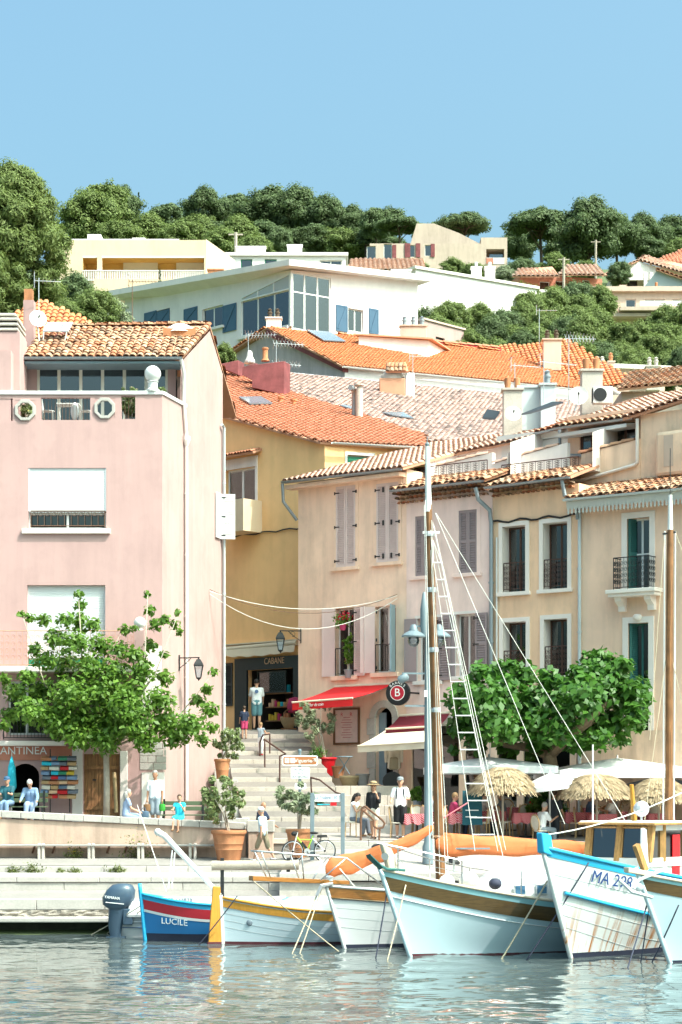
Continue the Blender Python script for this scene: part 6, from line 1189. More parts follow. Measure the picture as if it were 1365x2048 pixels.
shrub('potted_oleander','white flowering shrub in terracotta pot on the stair plinth',(X(445,67.5),67.5,Z(1558,67.5)),460,1487,33,32,67.5,'leaf_shrub','petal_white',.06,2800,.27,.66,seed=32,nf=500,rings=(.5,))
shrub('potted_olive','silvery olive tree in terracotta pot behind the bicycle',(X(600,61.2),61.2,ground(X(600,61.2),61.2)),598,1600,52,36,61.2,'leaf_olive','petal_white',.05,3400,.42,.85,seed=33,shape=3)
shrub('potted_olive','slender olive tree in a bright red pot beside the menu board',(X(650,72.6),72.6,Z(1552,72.6)),632,1440,40,50,72.6,'leaf_olive','petal_white',.055,2200,.42,.66,'red_pot',seed=34,shape=3,rings=())
gz=thing('pot_grass','tuft of bright green grass in the red pot','plant',at(640,1515,72.2)); r_=np.random.default_rng(3); C=np.array(at(636,1507,72.2))+r_.normal(size=(90,3))*np.array([.14,.1,.1]); v,f=leaf_cloud(C,r_.normal(size=(90,3)),np.full(90,.035),9,r_,droop=-2); npmesh('blade',v,f,'leaf_plane',gz,kind='stuff')
# window plants of the peach house, terrace pots of the pink house
v,f=leaf_cloud(np.array(gc)+np.random.default_rng(2).normal(size=(130,3))*np.array([.16,.1,.12])+np.array([0,0,.24]),np.random.default_rng(3).normal(size=(130,3)),np.full(130,.09),1.3); npmesh('leaf',v,f,'leaf_mulberry',gp,kind='stuff')
v,f=leaf_cloud(np.array(gc)+np.random.default_rng(5).normal(size=(60,3))*np.array([.16,.1,.09])+np.array([.05,0,.38]),np.random.default_rng(3).normal(size=(60,3)),np.full(60,.08),1.1); npmesh('blossom',v,f,'petal_red',gp,kind='stuff')
c=RW.p(al[0][1]-.25,-.02,al[0][2]+.02); shrub('window_plant','tall leafy green plant standing in the open shuttered window',c,0,0,1,1,70,'leaf_mulberry','petal_red',.1,16,.12,.25,seed=41) if False else None
def bush(label,px,py,rx,ry,Y,leafm='leaf_shrub',flower=None,nf=0,potpx=None,n=700,ls=.07):
    c=at(px,py+ry+8,Y); return shrub('potted_plant',label,c-V((0,0,.25)),px,py,rx,ry,Y,leafm,flower or 'petal_pink',ls,n,.16,.3,'zinc',seed=int(px),nf=nf,rings=())
bush('green and yellow shrub behind the octagon at far left of the terrace',52,812,18,26,67.9,'leaf_shrub','petal_yellow',60); bush('flowering shrub left of the ball finial on the roof terrace',258,795,24,22,67.9,'leaf_shrub','petal_pink',80); bush('low plant right of the ball finial on the roof terrace',322,785,10,10,68.2); bush('yellow-green shrub in the right parapet opening',257,812,13,22,67.75,'leaf_shrub','petal_yellow',50)
b_=v_of(700,1310,-.1); bush('leafy green plant standing in the open window of the peach house',697,1300,10,34,b_.y,'leaf_mulberry',None,0,None,260,.1)
# weeds on the quay
r_=np.random.default_rng(17)
def weeds(label,spots,leafm='leaf_weed',flower=False,h=.2,name='weed'):
    for l,(x,y,z,s) in zip(label,spots):
        o=thing(name,l,'weed',(x,y,z)); n=int(110*s); C=np.array([x,y,z])+np.abs(r_.normal(size=(n,3)))*np.array([.0,.0,h*s*.35])+r_.normal(size=(n,3))*np.array([.10*s,.05,.02]); v,f=leaf_cloud(C,r_.normal(size=(n,3)),np.full(n,.035),2.6,r_,droop=-1); npmesh('leaf',v,f,leafm,o,kind='stuff')
        if flower: C=C[:26]+np.array([0,-.04,.12]); v,f=leaf_cloud(C,r_.normal(size=(26,3)),np.full(26,.04),1.,r_); npmesh('blossom',v,f,'petal_yellow',o,kind='stuff')
ky=61.12; kz=1.59
weeds(['round green weed tuft at far left of the kerb','bushy weed tuft second from left on the kerb','small dry weed before the middle of the kerb','low straw-coloured weeds along the kerb','flat green weeds near the right end of the kerb'],[(X(27,ky),ky,kz,1.1),(X(65,ky),ky,kz,1.6),(X(122,ky),ky,kz,.7),(X(150,ky),ky,kz,.9),(X(235,ky),ky,kz,1.4)])
weeds(['yellow flowered weed growing from the foot of the plastered wall','dark weed patch below the wall bench'],[(X(275,63.3),63.25,1.97,2.6),(X(150,63.3),63.25,1.97,1.4)],flower=True,h=.35)
# ---------------------------------------------------------------- street furniture
def signpost():
    Y=64.2; o=thing('signpost','street signpost with brown direction plate and white notices','sign',at(600,1655,Y)); MB().tube([at(600,1655,Y)-V((0,0,.2)),at(600,1503,Y)],.045,10).lathe([(.06,0),(.06,.06),(.02,.08)],at(600,1503,Y),10).build('post','grey_post',o,smooth=40)
    f=Fr((X(565,Y-.06),Y-.06),(X(636,Y-.06),Y-.06)); r=f.rect(565,1511,636,1531)
    def plate(r,bm,b2,brd,name):
        q=MB(); a,b,c,d=r; k=.05
        for v0,e,m,nm in ((0,0,bm,name),(-.006,brd,b2,'face')):
            P_=[]; 
            for (cx,cz,t0) in ((b-k-e,c+k+e,-90),(b-k-e,d-k-e,0),(a+k+e,d-k-e,90),(a+k+e,c+k+e,180)): P_+=[f.p(cx+k*math.cos(R(t0+i*22.5)),v0,cz+k*math.sin(R(t0+i*22.5))) for i in range(5)]
            MB().prism(P_,V((0,.014 if e==0 else .005,0))).build(nm,m,o)
    plate(r,'sign_white','sign_brown',.035,'direction_plate')
    cz=(r[2]+r[3])/2; text_part('lettering','Viguerie',.165,o,'sign_white',f.p((r[0]+r[1])/2+.10,-.006,cz-.01),(1,0,0),(0,-1,0),.004,ext=.002)
    for u,t in ((r[0]+.15,'P'),(r[0]+.33,'i')):
        MB().fbox(f,u-.07,u+.07,-.012,-.0065,cz-.08,cz+.08).build('pictogram','sign_white',o); text_part('lettering',t,.14,o,'sign_brown',f.p(u,-.013,cz),(1,0,0),(0,-1,0),.002,ext=.001)
    u=r[1]-.14; MB().bar(f.p(u-.06,-.012,cz-.06),f.p(u+.06,-.012,cz+.06),.008,.03,up=V((0,1,0))).bar(f.p(u-.02,-.012,cz+.06),f.p(u+.07,-.012,cz+.06),.008,.03,up=V((0,1,0))).bar(f.p(u+.06,-.012,cz-.03),f.p(u+.06,-.012,cz+.07),.03,.008).build('arrow','sign_white',o)
    r=f.rect(582,1534,620,1558); plate(r,'sign_grey','sign_white',.02,'notice_plate')
    for i,t in enumerate(('INTERDIT','AUX','SKATEBOARDS')): text_part('lettering',t,.105,o,'sign_ink',f.p((r[0]+r[1])/2,-.006,r[3]-.085-.11*i),(1,0,0),(0,-1,0),.004,ext=.001,sx=.72 if i==2 else .85)
    r=f.rect(590,1566,613,1579); plate(r,'sign_grey','sign_white',.015,'small_plate'); text_part('lettering','SAUF VELOS',.06,o,'sign_ink',f.p((r[0]+r[1])/2,-.006,(r[2]+r[3])/2),(1,0,0),(0,-1,0),.004,ext=.001) if False else None
signpost()
def infoboard():
    Y=60.; o=thing('information_board','two grey posts carrying narrow white and blue information panel','sign',at(655,1712,Y))
    for px,yb in ((625,1712),(686,1705)): MB().box(X(px,Y)-.06,X(px,Y)+.06,Y-.06,Y+.06,ground(X(px,Y),Y)-.1,Z(1586,Y)).build('post','grey_post',o,bev=.01)
    f=Fr((X(630,Y),Y),(X(682,Y),Y)); r=f.rect(630,1588,682,1603); MB().fbox(f,r[0],r[1],-.015,.015,r[2],r[3]).build('panel','sign_white',o); text_part('lettering','Le Théâtre   30',.13,o,'cl_blue',f.p((r[0]+r[1])/2-.05,-.015,(r[2]+r[3])/2),(1,0,0),(0,-1,0),.004,ext=.001,sx=.8)
    MB().bar(f.p(r[1]-.1,-.02,r[2]+.05),f.p(r[1]-.02,-.02,r[3]-.04),.01,.03,up=V((0,1,0))).build('arrow','cl_blue',o)
    r=f.rect(632,1604,682,1612); MB().fbox(f,r[0],r[1],-.01,.01,r[2],r[3]).build('lower_panel','glass_clear',o)
    MB().fbox(f,r[0]+.05,r[0]+.4,-.016,-.011,r[2]+.03,r[2]+.06).build('blue_strip','cl_turq',o); MB().fbox(f,r[1]-.3,r[1]-.12,-.016,-.011,r[2]+.01,r[3]-.01).build('red_mark','red_pot',o)
infoboard()
def street_lamp():
    Y=58.6; b=V((X(857,Y),Y,ground(X(857,Y),Y))); o=thing('street_lamp','tall grey lamp post with two domed lanterns rising behind the wooden mast','street lamp',b); t=Z(1205,Y)
    MB().lathe([(.17,0),(.17,.5),(.12,.62),(.115,3),(.1,t-b.z-.6),(.08,t-b.z-.3)],b,14).build('post','grey_post',o,smooth=40); MB().lathe([(.07,0),(.11,.3),(.11,.8),(.05,1.25),(.02,1.3)],V((b.x-.12,b.y,t-1.0)),12).build('finial','grey_post',o,smooth=50)
    for s in (-1,1):
        c=V((b.x+s*.36-.06,Y,Z(1270,Y))); MB().bar(V((b.x,Y,c.z+.25)),c+V((0,0,.25)),.05).build('arm','grey_post',o); h=MB().lathe([(.06,.3),(.1,.25),(.13,.12),(.26,.05),(.34,-.02),(.34,-.06),(.3,-.06)],c,16).build('lamp_hood','grey_post',o,smooth=40); MB().ball(c-V((0,0,.16)),.17,12,8,(1,1,1.1)).build('globe','glass_clear',h,smooth=True)
    for y,l in ((1347,1.0),(1412,.9)): z=Z(y,Y); MB().bar((b.x-.1,Y,z),(b.x-l*.75,Y-.1,z),.05,.05).build('banner_arm','grey_post',o)
    c=V((b.x-.75,Y-.05,Z(1358,Y))); MB().lathe([(.08,-.12),(.12,-.05),(.12,.15),(.06,.2)],c,12,Matrix.Rotation(R(60),3,'Y')).build('spotlight','grey_post',o,smooth=50); MB().box(b.x-.12,b.x-.02,Y-.16,Y-.12,Z(1394,Y),Z(1381,Y)).build('number_plate','sign_white',o)
street_lamp()
lamp('black wall lantern on the side of the pink house',PS.p(PS.uz(358,1316)[0],-.02,PS.uz(358,1316)[1]),V((.93,-.36,0)),None,.95)
def bollard(l,px,yb,Y,s=1.):
    c=V((X(px,Y),Y,ground(X(px,Y),Y))); MB().lathe([(.2*s,0),(.2*s,.06*s),(.15*s,.1*s),(.11*s,.28*s),(.12*s,.33*s),(.19*s,.38*s),(.2*s,.44*s),(.13*s,.5*s),(.02,.52*s)],c,16).build('mooring_bollard','black_iron',smooth=40,label=l,cat='bollard',group='iron mooring bollards',loc=c)
bollard('dark iron mooring bollard left of the lamp post',757,1722,59.,1.0); bollard('dark iron mooring bollard right of the wooden mast',907,1722,58.6,.95)
# wooden fender beam on the quay
Y=57.9; o=thing('fender_beam','weathered horizontal timber beam on the quay behind the pointed boats','beam',at(510,1745,Y)); MB().tube([at(424,1731,Y),at(598,1730,Y)],.14,10).build('beam','bark_pale',o,smooth=50)
for px in (445,577): MB().box(X(px,Y)-.05,X(px,Y)+.05,Y-.05,Y+.05,.5,Z(1716,Y)).build('post','black_iron',o)
# park benches behind the wall
def bench(l,x0,x1,Y):
    z=ptop((x0+x1)/2)-.32; o=thing('park_bench',l,'bench',((x0+x1)/2,Y,z),'green slatted benches behind the wall')
    for i in range(3): MB().box(x0,x1,Y+.05+i*.14,Y+.16+i*.14,z+.42,z+.46).build('slat','teal_green' if False else 'bench_green',o,bev=.008)
    for i in range(2): MB().box(x0,x1,Y+.47+i*.03,Y+.5+i*.03,z+.58+i*.17,z+.71+i*.17).build('back_slat','bench_green',o,bev=.008)
    for x in (x0+.1,x1-.15): MB().box(x,x+.06,Y+.05,Y+.5,z,z+.42).box(x,x+.06,Y+.45,Y+.53,z+.42,z+.95).build('leg','black_iron',o)
M('bench_green',(.10,.13,.075),.6,.15,4)
bench('green slatted bench holding the two seated old men',X(-30,64.7),X(92,64.7),64.7); bench('green slatted bench beside the boy in turquoise',X(318,65),X(412,65),65)
# shop rack with packets
o=thing('display_rack','revolving rack of bright coloured packets at the souvenir shop','display rack',at(117,1610,66.2)); r_=random.Random(8); MB().tube([at(101,1625,66.2),at(101,1498,66.2)],.02,6).tube([at(140,1625,66.3),at(140,1510,66.3)],.02,6).build('pole','black_iron',o)
for j in range(9):
    y=1521+j*9.5
    for i in range(4):
        x=84+i*17+r_.uniform(-3,3); A=at(x,y,66.1); w=r_.uniform(.22,.34); c=r_.choice(['cl_blue','cl_grey','terracotta','red_pot','cl_navy','brass_text','cl_jeans','green_paint','petal_yellow','cl_cream','rattan','cl_turq','plastic_blue','cl_slate'])
        MB().hexa([A,A+V((w,0,r_.uniform(-.02,.02))),A+V((w,.2,.06)),A+V((0,.2,.06)),A+V((0,-.02,.09)),A+V((w,-.02,.09)),A+V((w,.18,.15)),A+V((0,.18,.15))]).build('packet',c,o)
o=thing('beach_umbrella','folded turquoise beach umbrella leaning by the souvenir shop door','umbrella',at(22,1625,66.4)); MB().lathe([(.02,0),(.16,.25),(.12,.9),(.02,1.25)],at(24,1590,66.4)-V((0,0,.0)),10).build('folded_canopy','cl_turq',o,smooth=True); MB().tube([at(24,1625,66.4),at(24,1500,66.4)],.015,5).build('pole','alu',o)
o=MB().tube([at(233,1625,66.6),at(229,1545,66.85)],.06,8).build('rolled_mat','straw_hat',label='rolled straw mat leaning on the plank door',cat='mat')
# overhead cables between pink house and peach house
a0=at(420,1182,71.5); b0=RW.p(RU(795,1192,-.1),-.1,RZ(795,1192))
for i,(sag,dz,m,l) in enumerate(((.55,0,'rope_white','pale upper overhead cable across the stepped street'),(.75,.05,'rust_iron','dark middle overhead cable across the stepped street'),(1.15,-.1,'rope_white','pale lowest overhead cable sagging across the stepped street'))):
    pts=[a0.lerp(b0,t)+V((0,0,dz-4*sag*t*(1-t))) for t in np.linspace(0,1,15)]; MB().tube(pts,.014,4).build('overhead_cable',m,label=l,cat='cable',group='overhead cables')
# stair handrails
def handrail(l,pts,posts,Y):
    o=thing('handrail',l,'handrail',at(*posts[0],Y)); MB().tube([at(p[0],p[1],Y+p[2]) for p in pts],.03,6).build('rail','brown_iron',o,smooth=50)
    for (px,py),(qx,qy,dy) in zip(posts,[pts[0],pts[-1]]): MB().tube([at(px,py,Y+dy)-V((0,0,.3)),at(qx,qy,Y+dy)],.028,6).build('post','brown_iron',o)
handrail('brown handrail loop in the upper middle of the stairs',[(530,1488,0),(528,1478,0),(560,1500,-1.2),(572,1508,-1.4),(560,1512,-1.4)],[(530,1530),(560,1558)],71); handrail('brown handrail at the lower right of the stairs',[(622,1555,0),(640,1560,-.3),(672,1585,-1.5),(688,1590,-1.6)],[(624,1580),(686,1600)],68); handrail('short brown handrail post left of the landing',[(520,1485,0),(526,1470,-.2),(540,1468,-.2)],[(521,1520),(540,1490)],72.5)
o=thing('handrail','grey looped steel handrail at the terrace edge','handrail',at(752,1690,62.3)); MB().tube([at(x,y,62.3) for x,y in ((722,1688),(722,1640),(724,1616),(730,1612),(765,1640),(770,1647),(766,1655),(755,1657),(748,1652),(748,1640),(728,1622))],.035,7).tube([at(758,1692,62.3),at(760,1655,62.3)],.03,6).build('rail','rust_iron',o,smooth=50)
# pots and baskets along the peach house
for l,px,yb,r,h,m,Y in (('plain clay pot beside the red pot',677,1556,.24,.42,'terracotta',72.0),('grey round planter near the arched door',726,1572,.25,.42,'concrete',71.0)):
    o=thing('flower_pot',l,'pot',at(px,yb,Y)); pot(o,at(px,yb,Y),r,h,m,())
c=at(700,1572,71); o=thing('straw_basket','low straw basket on the step by the grey planter','basket',c); MB().lathe([(.25,0),(.38,.3),(.36,.36),(.33,.36)],c,14).build('body','straw_hat',o,smooth=40)
o=thing('side_table','small blue-grey folding table beside the clay pot','table',at(690,1545,71.8)); MB().lathe([(.32,0),(.32,.03)],at(688,1514,71.8),14).build('top','greyblue_paint',o); MB().bar(at(678,1514,71.8),at(700,1548,71.8),.03).bar(at(700,1514,71.8),at(678,1548,71.8),.03).build('folding_leg','greyblue_paint',o)
c=at(785,1560,70.4); o=thing('clothes_stand','cream coat and canvas bag hung on a dark stand by the arched door','clothes stand',c); MB().tube([c,c+V((0,0,1.35))],.025,6).tube([c+V((-.25,0,0)),c+V((.25,0,0))],.02,5).lathe([(.02,0),(.34,.02),(.34,.5),(.3,.52)],c+V((0,.1,-.05)),14,Matrix.Rotation(R(90),3,'X')).build('stand','black_iron',o); MB().lathe([(.12,.05),(.22,.1),(.2,.5),(.22,.8),(.12,1.0),(.04,1.05)],c+V((.05,-.05,.3)),12,sy=.5).lathe([(.06,.3),(.08,.6),(.09,.95),(.03,1.0)],c+V((.3,-.03,.3)),8,sy=.8).lathe([(.06,.3),(.08,.6),(.09,.95),(.03,1.0)],c+V((-.2,-.03,.3)),8,sy=.8).build('coat','cl_cream',o,smooth=True); MB().lathe([(.1,0),(.16,.05),(.14,.4),(.1,.42)],c+V((.05,-.25,.35)),10,sy=.5).build('bag','cl_khaki',o,smooth=40)
# ---------------------------------------------------------------- restaurant fronts and awnings
def front(root,px0,px1,y0,y1,n,v=-.05):
    r=RW.rect(px0,y0,px1,y1,v); a,b,c,d=r; MB().fbox(RW,a,b,v,v+.03,c,d).build('dark_opening','dark_void',root)  # near-black sheet on the facade, painted shade for the unlit openings
    for i in range(n+1): u=a+(b-a)*i/n; MB().fbox(RW,u-.12,u+.12,v-.12,v-.001,c,d).build('shop_pillar','peach',root)
    MB().fbox(RW,a-.1,b+.1,v-.16,v-.001,d+.003,d+.35).build('shop_lintel','surround',root)
    for i in range(n):
        u0,u1=a+(b-a)*i/n+.14,a+(b-a)*(i+1)/n-.14; MB().fbox(RW,u0,u1,v-.05,v-.03,c,d-.02).build('shop_glass','glass',root)
front(HB,822,982,1452,1660,3); front(HC,992,1150,1462,1660,3)
ab=lambda px,py,v:RW.p(RU(px,py,v),v,RZ(px,py,v))
awning('burgundy awning left of the cream awning over the terrace','awning','burgundy_cloth',ab(800,1432,-.1),ab(900,1426,-.1),ab(772,1458,-1.3),ab(878,1452,-1.3),.2)
awning('cream folding awning at the left end of the restaurant terrace','awning','cream_cloth',ab(790,1447,-.15),ab(890,1440,-.15),ab(716,1492,-3.0),ab(852,1484,-3.0),.22)
def parasol(l,c,half,zt,ze,mat='white_cloth',val=.22,tilt=0,n=4,rot=45,post='white_paint'):
    """square or round market parasol: c foot, half = half width"""
    c=V(c); o=thing('parasol',l,'parasol',c,'white parasols of the restaurant terrace'); MB().tube([c,V((c.x,c.y,zt+.1))],.03,8).build('pole',post,o)
    k=24; rows=[]
    for t in (0.02,.35,.7,1.):
        row=[]
        for i in range(k+1):
            a=2*math.pi*i/k+R(rot); 
            if n==4: q=max(abs(math.cos(a-R(rot)+R(45))),abs(math.sin(a-R(rot)+R(45)))); rr=half/q
            else: rr=half*(1-.04*abs(math.sin(n*a/2)))
            row.append(V((c.x+t*rr*math.cos(a),c.y+t*rr*math.sin(a),zt+(ze-zt)*(t**1.15)+tilt*t*rr*math.cos(a))))
        rows.append(row)
    edge=rows[-1]; rows2=[edge,[p-V((0,0,val)) for p in edge]]
    MB().grid(rows).build('canopy',mat,o,smooth=30); MB().grid(rows2).build('valance',mat,o)
    rb=MB()
    for i in range(0,k,3): rb.bar(rows[0][i]-V((0,0,.03)),rows[-1][i]-V((0,0,.03)),.02)
    rb.build('rib','alu',o,kind='stuff'); return o
parasol('wide white square parasol left of the plane tree trunk',(X(978,65.2),65.2,tz(65.2)),2.0,Z(1514,65.2),Z(1534,65.2),rot=45); parasol('large white square parasol at right behind the mast',(X(1235,65.6),65.6,tz(65.6)),2.3,Z(1516,65.6),Z(1543,65.6),rot=50); parasol('white tilted round parasol between the straw ones',(X(1100,62.8),62.8,tz(62.8)),1.05,Z(1546,62.8),Z(1572,62.8),n=8,val=.14,tilt=.12); parasol('dark navy parasol under the big white one at the right edge',(X(1320,65.),65.,tz(65.)),1.7,Z(1552,65.),Z(1580,65.),'dark_cloth',rot=40)
def straw(l,px,yt,ye,hw,Y):
    c=V((X(px,Y),Y,tz(Y))); o=thing('straw_parasol',l,'parasol',c,'shaggy straw parasols'); zt=Z(yt,Y); ze=Z(ye,Y); rad=hw*Y/F; MB().tube([c,V((c.x,c.y,zt))],.035,8).build('pole','bark_pale',o)
    prof=[(0,.02),(.3,.05),(.6,.25),(.85,.62),(1,1)]; rows=[[V((c.x+rad*t*math.cos(a),c.y+rad*t*math.sin(a),zt-(zt-ze)*q)) for a in np.linspace(0,2*math.pi,33)] for t,q in prof]; MB().grid(rows).build('cone','straw_hat',o,smooth=True)
    r=np.random.default_rng(int(px)); n=3600; a=r.random(n)*6.283; t=np.sqrt(r.random(n))*.98+.02; q=np.interp(t,[p[0] for p in prof],[p[1] for p in prof]); ca,sa=np.cos(a),np.sin(a)
    P=np.stack([c.x+rad*t*ca,c.y+rad*t*sa,zt-(zt-ze)*q+.02],1); dt=.2+.1*r.random(n); slope=(zt-ze)/rad*(.2+1.5*t); D=np.stack([ca+r.normal(size=n)*.15,sa+r.normal(size=n)*.15,-slope-.1*r.random(n)],1); D/=np.linalg.norm(D,axis=1,keepdims=True); S=np.stack([-sa,ca,np.zeros(n)],1)*.022; U=np.array([0,0,.02])
    v=np.stack([P-S,P+S,P+S*.6+D*dt[:,None]+U,P-S*.6+D*dt[:,None]+U],1).reshape(-1,3); npmesh('thatch',v,np.arange(4*n).reshape(n,4),'straw',o,kind='stuff'); return o
straw('left shaggy straw parasol under the white square one',1006,1534,1582,66,62.4); straw('middle shaggy straw parasol right of the tilted white one',1194,1548,1592,72,62.3); straw('right shaggy straw parasol at the frame edge',1318,1556,1600,64,62.2)
# tables and chairs
M('check_dummy',(.5,.05,.08))
def checkmat():
    m=bpy.data.materials.new('gingham'); m.use_nodes=True; n=m.node_tree; b=n.nodes['Principled BSDF']; MT['gingham']=m; tc=n.nodes.new('ShaderNodeTexCoord')
    w=n.nodes.new('ShaderNodeTexWave'); w.inputs['Scale'].default_value=9; w.wave_type='BANDS'; w.bands_direction='DIAGONAL'; n.links.new(tc.outputs['Object'],w.inputs[0]); rp=n.nodes.new('ShaderNodeValToRGB'); rp.color_ramp.elements[0].color=(.42,.012,.03,1); rp.color_ramp.elements[1].color=(.62,.30,.32,1); rp.color_ramp.elements[0].position=.45; rp.color_ramp.elements[1].position=.6; n.links.new(w.outputs[0],rp.inputs[0]); n.links.new(rp.outputs[0],b.inputs['Base Color']); b.inputs['Roughness'].default_value=.85
checkmat(); bpy.data.materials.remove(MT.pop('check_dummy'))
def table_proto():
    o=thing('bistro_table','x','table',(0,0,0)); MB().lathe([(.2,0),(.2,.03),(.03,.05),(.03,.7)],(0,0,0),10).build('pedestal','black_iron',o); MB().box(-.36,.36,-.36,.36,.7,.73).build('top','wood_door',o); return o
def chair_proto():
    o=thing('bistro_chair','x','chair',(0,0,0)); MB().lathe([(.01,.44),(.21,.44),(.22,.46),(.2,.48),(.01,.48)],(0,0,0),14).build('seat','cl_cream',o)
    for x,y in ((-.17,-.17),(.17,-.17),(-.16,.17),(.16,.17)): MB().tube([(x*1.1,y*1.1,0),(x,y,.45)],.016,6).build('leg','rattan',o)
    m=Matrix.Rotation(R(80),3,'X'); MB().tube([V((.215*math.cos(t),.21+.03*math.sin(t),.70+.25*math.sin(t))) for t in np.linspace(0,2*math.pi,17)],.02,6).tube([(-.16,.17,.45),(-.2,.2,.62)],.016,5).tube([(.16,.17,.45),(.2,.2,.62)],.016,5).build('back_frame','rattan',o); MB().lathe([(.19,-.008),(.19,.008)],(0,.212,.70),16,m,sy=1.2).build('back_panel','cl_cream',o); return o
TP=table_proto(); CP=chair_proto(); spots=[]
TB=[(835,62.9,'checked table behind the man in white'),(880,63.6,'checked table just right of the lamp post'),(925,63.0,'checked table left of the rope ladder'),(985,63.8,'checked table under the left straw parasol'),(1052,63.2,'checked table left of the man in dark shirt'),(1155,63.4,'checked table right of the man in dark shirt'),(1205,62.8,'checked table under the middle straw parasol'),(1265,63.6,'checked table before the wheelhouse'),(1320,63.,'checked table under the right straw parasol'),(1190,65.0,'checked table deep in the shade behind the middle parasol'),(1020,65.2,'checked table deep in the shade behind the left parasol')]
first=True; cn=0
for i,(px,Y,l) in enumerate(TB):
    t=TP if first else copy_tree(TP); t.location=(X(px,Y),Y,tz(Y)); t['label']='bistro table beneath the '+l.replace('checked table','checked cloth'); t['group']='terrace tables'
    zt=tz(Y)+.735; mb=MB(); k=.40; mb.box(X(px,Y)-k,X(px,Y)+k,Y-k,Y+k,zt,zt+.008); mb.build('tablecloth','gingham',label='red and white cloth of the '+l,cat='tablecloth',group='checked tablecloths')
    e=MB.build; sk=MB(); c=V((X(px,Y),Y,zt))
    n=8; ring=[]; 
    for s,(dx,dy) in enumerate(((-1,-1),(1,-1),(1,1),(-1,1))): ring.append((c.x+dx*k,c.y+dy*k))
    o=COL.objects[-1] if False else bpy.data.objects[[q.name for q in COL.objects if q.name.startswith('tablecloth')][-1]]
    sk=MB(); rows=[[],[]]
    for s in range(4):
        a=ring[s]; b=ring[(s+1)%4]
        for j in range(8): x=a[0]+(b[0]-a[0])*j/8; y=a[1]+(b[1]-a[1])*j/8; f_=1+.10*math.sin(j*2.4); rows[0].append(V((x,y,zt+.008))); rows[1].append(V((c.x+(x-c.x)*1.04*f_,c.y+(y-c.y)*1.04*f_,zt-.30-.04*math.sin(j*1.9))))
    rows=[r+[r[0]] for r in rows]; sk.grid(rows).build('hanging_edge','gingham',o)
    for q,(dx,dy,yw) in enumerate(((-.62,.05,R(90)),(.62,-.05,R(-90)),(0.05,.66,0))):
        if q==2 and i%2: continue
        c2=CP if cn==0 else copy_tree(CP); c2.location=(X(px,Y)+dx,Y+dy,tz(Y+dy)); c2.rotation_euler.z=yw+random.uniform(-.4,.4); cn+=1; c2['label']='cream-backed rattan chair '+('left of','right of','behind')[q]+' the '+l; c2['group']='rattan terrace chairs'
    first=False
# blackboard, green shrub in terrace
o=thing('menu_easel','dark blue chalk menu easel among the terrace tables','menu board',at(945,1650,62.5)); A=at(925,1650,62.5); MB().hexa([A,A+V((.62,0,0)),A+V((.62,.06,0)),A+V((0,.06,0)),A+V((.02,.15,1.05)),A+V((.6,.15,1.05)),A+V((.6,.2,1.05)),A+V((.02,.2,1.05))]).build('board','cl_teal',o); MB().bar(A+V((.1,-.01,.25)),A+V((.45,-.01,.25)),.01,.03).bar(A+V((.1,.02,.45)),A+V((.5,.02,.45)),.01,.03).build('chalk_line','sign_white',o)
shrub('potted_palm','bushy green palm in a pot among the terrace tables',at(1098,1650,64.3),1095,1608,28,30,64.3,'leaf_plane','petal_pink',.13,500,.2,.3,'zinc',seed=51,shape=4); shrub('potted_plant','leafy dark green plant with red bloom by the man in dark shirt',at(1068,1655,63.9),1070,1622,18,24,63.9,'leaf_mulberry','petal_red',.1,300,.18,.3,'zinc',seed=52,nf=20); shrub('potted_plant','small green plant by the restaurant doorway',at(835,1620,66.),833,1590,12,18,66.,'leaf_mulberry','petal_red',.08,260,.14,.3,'zinc',seed=53)
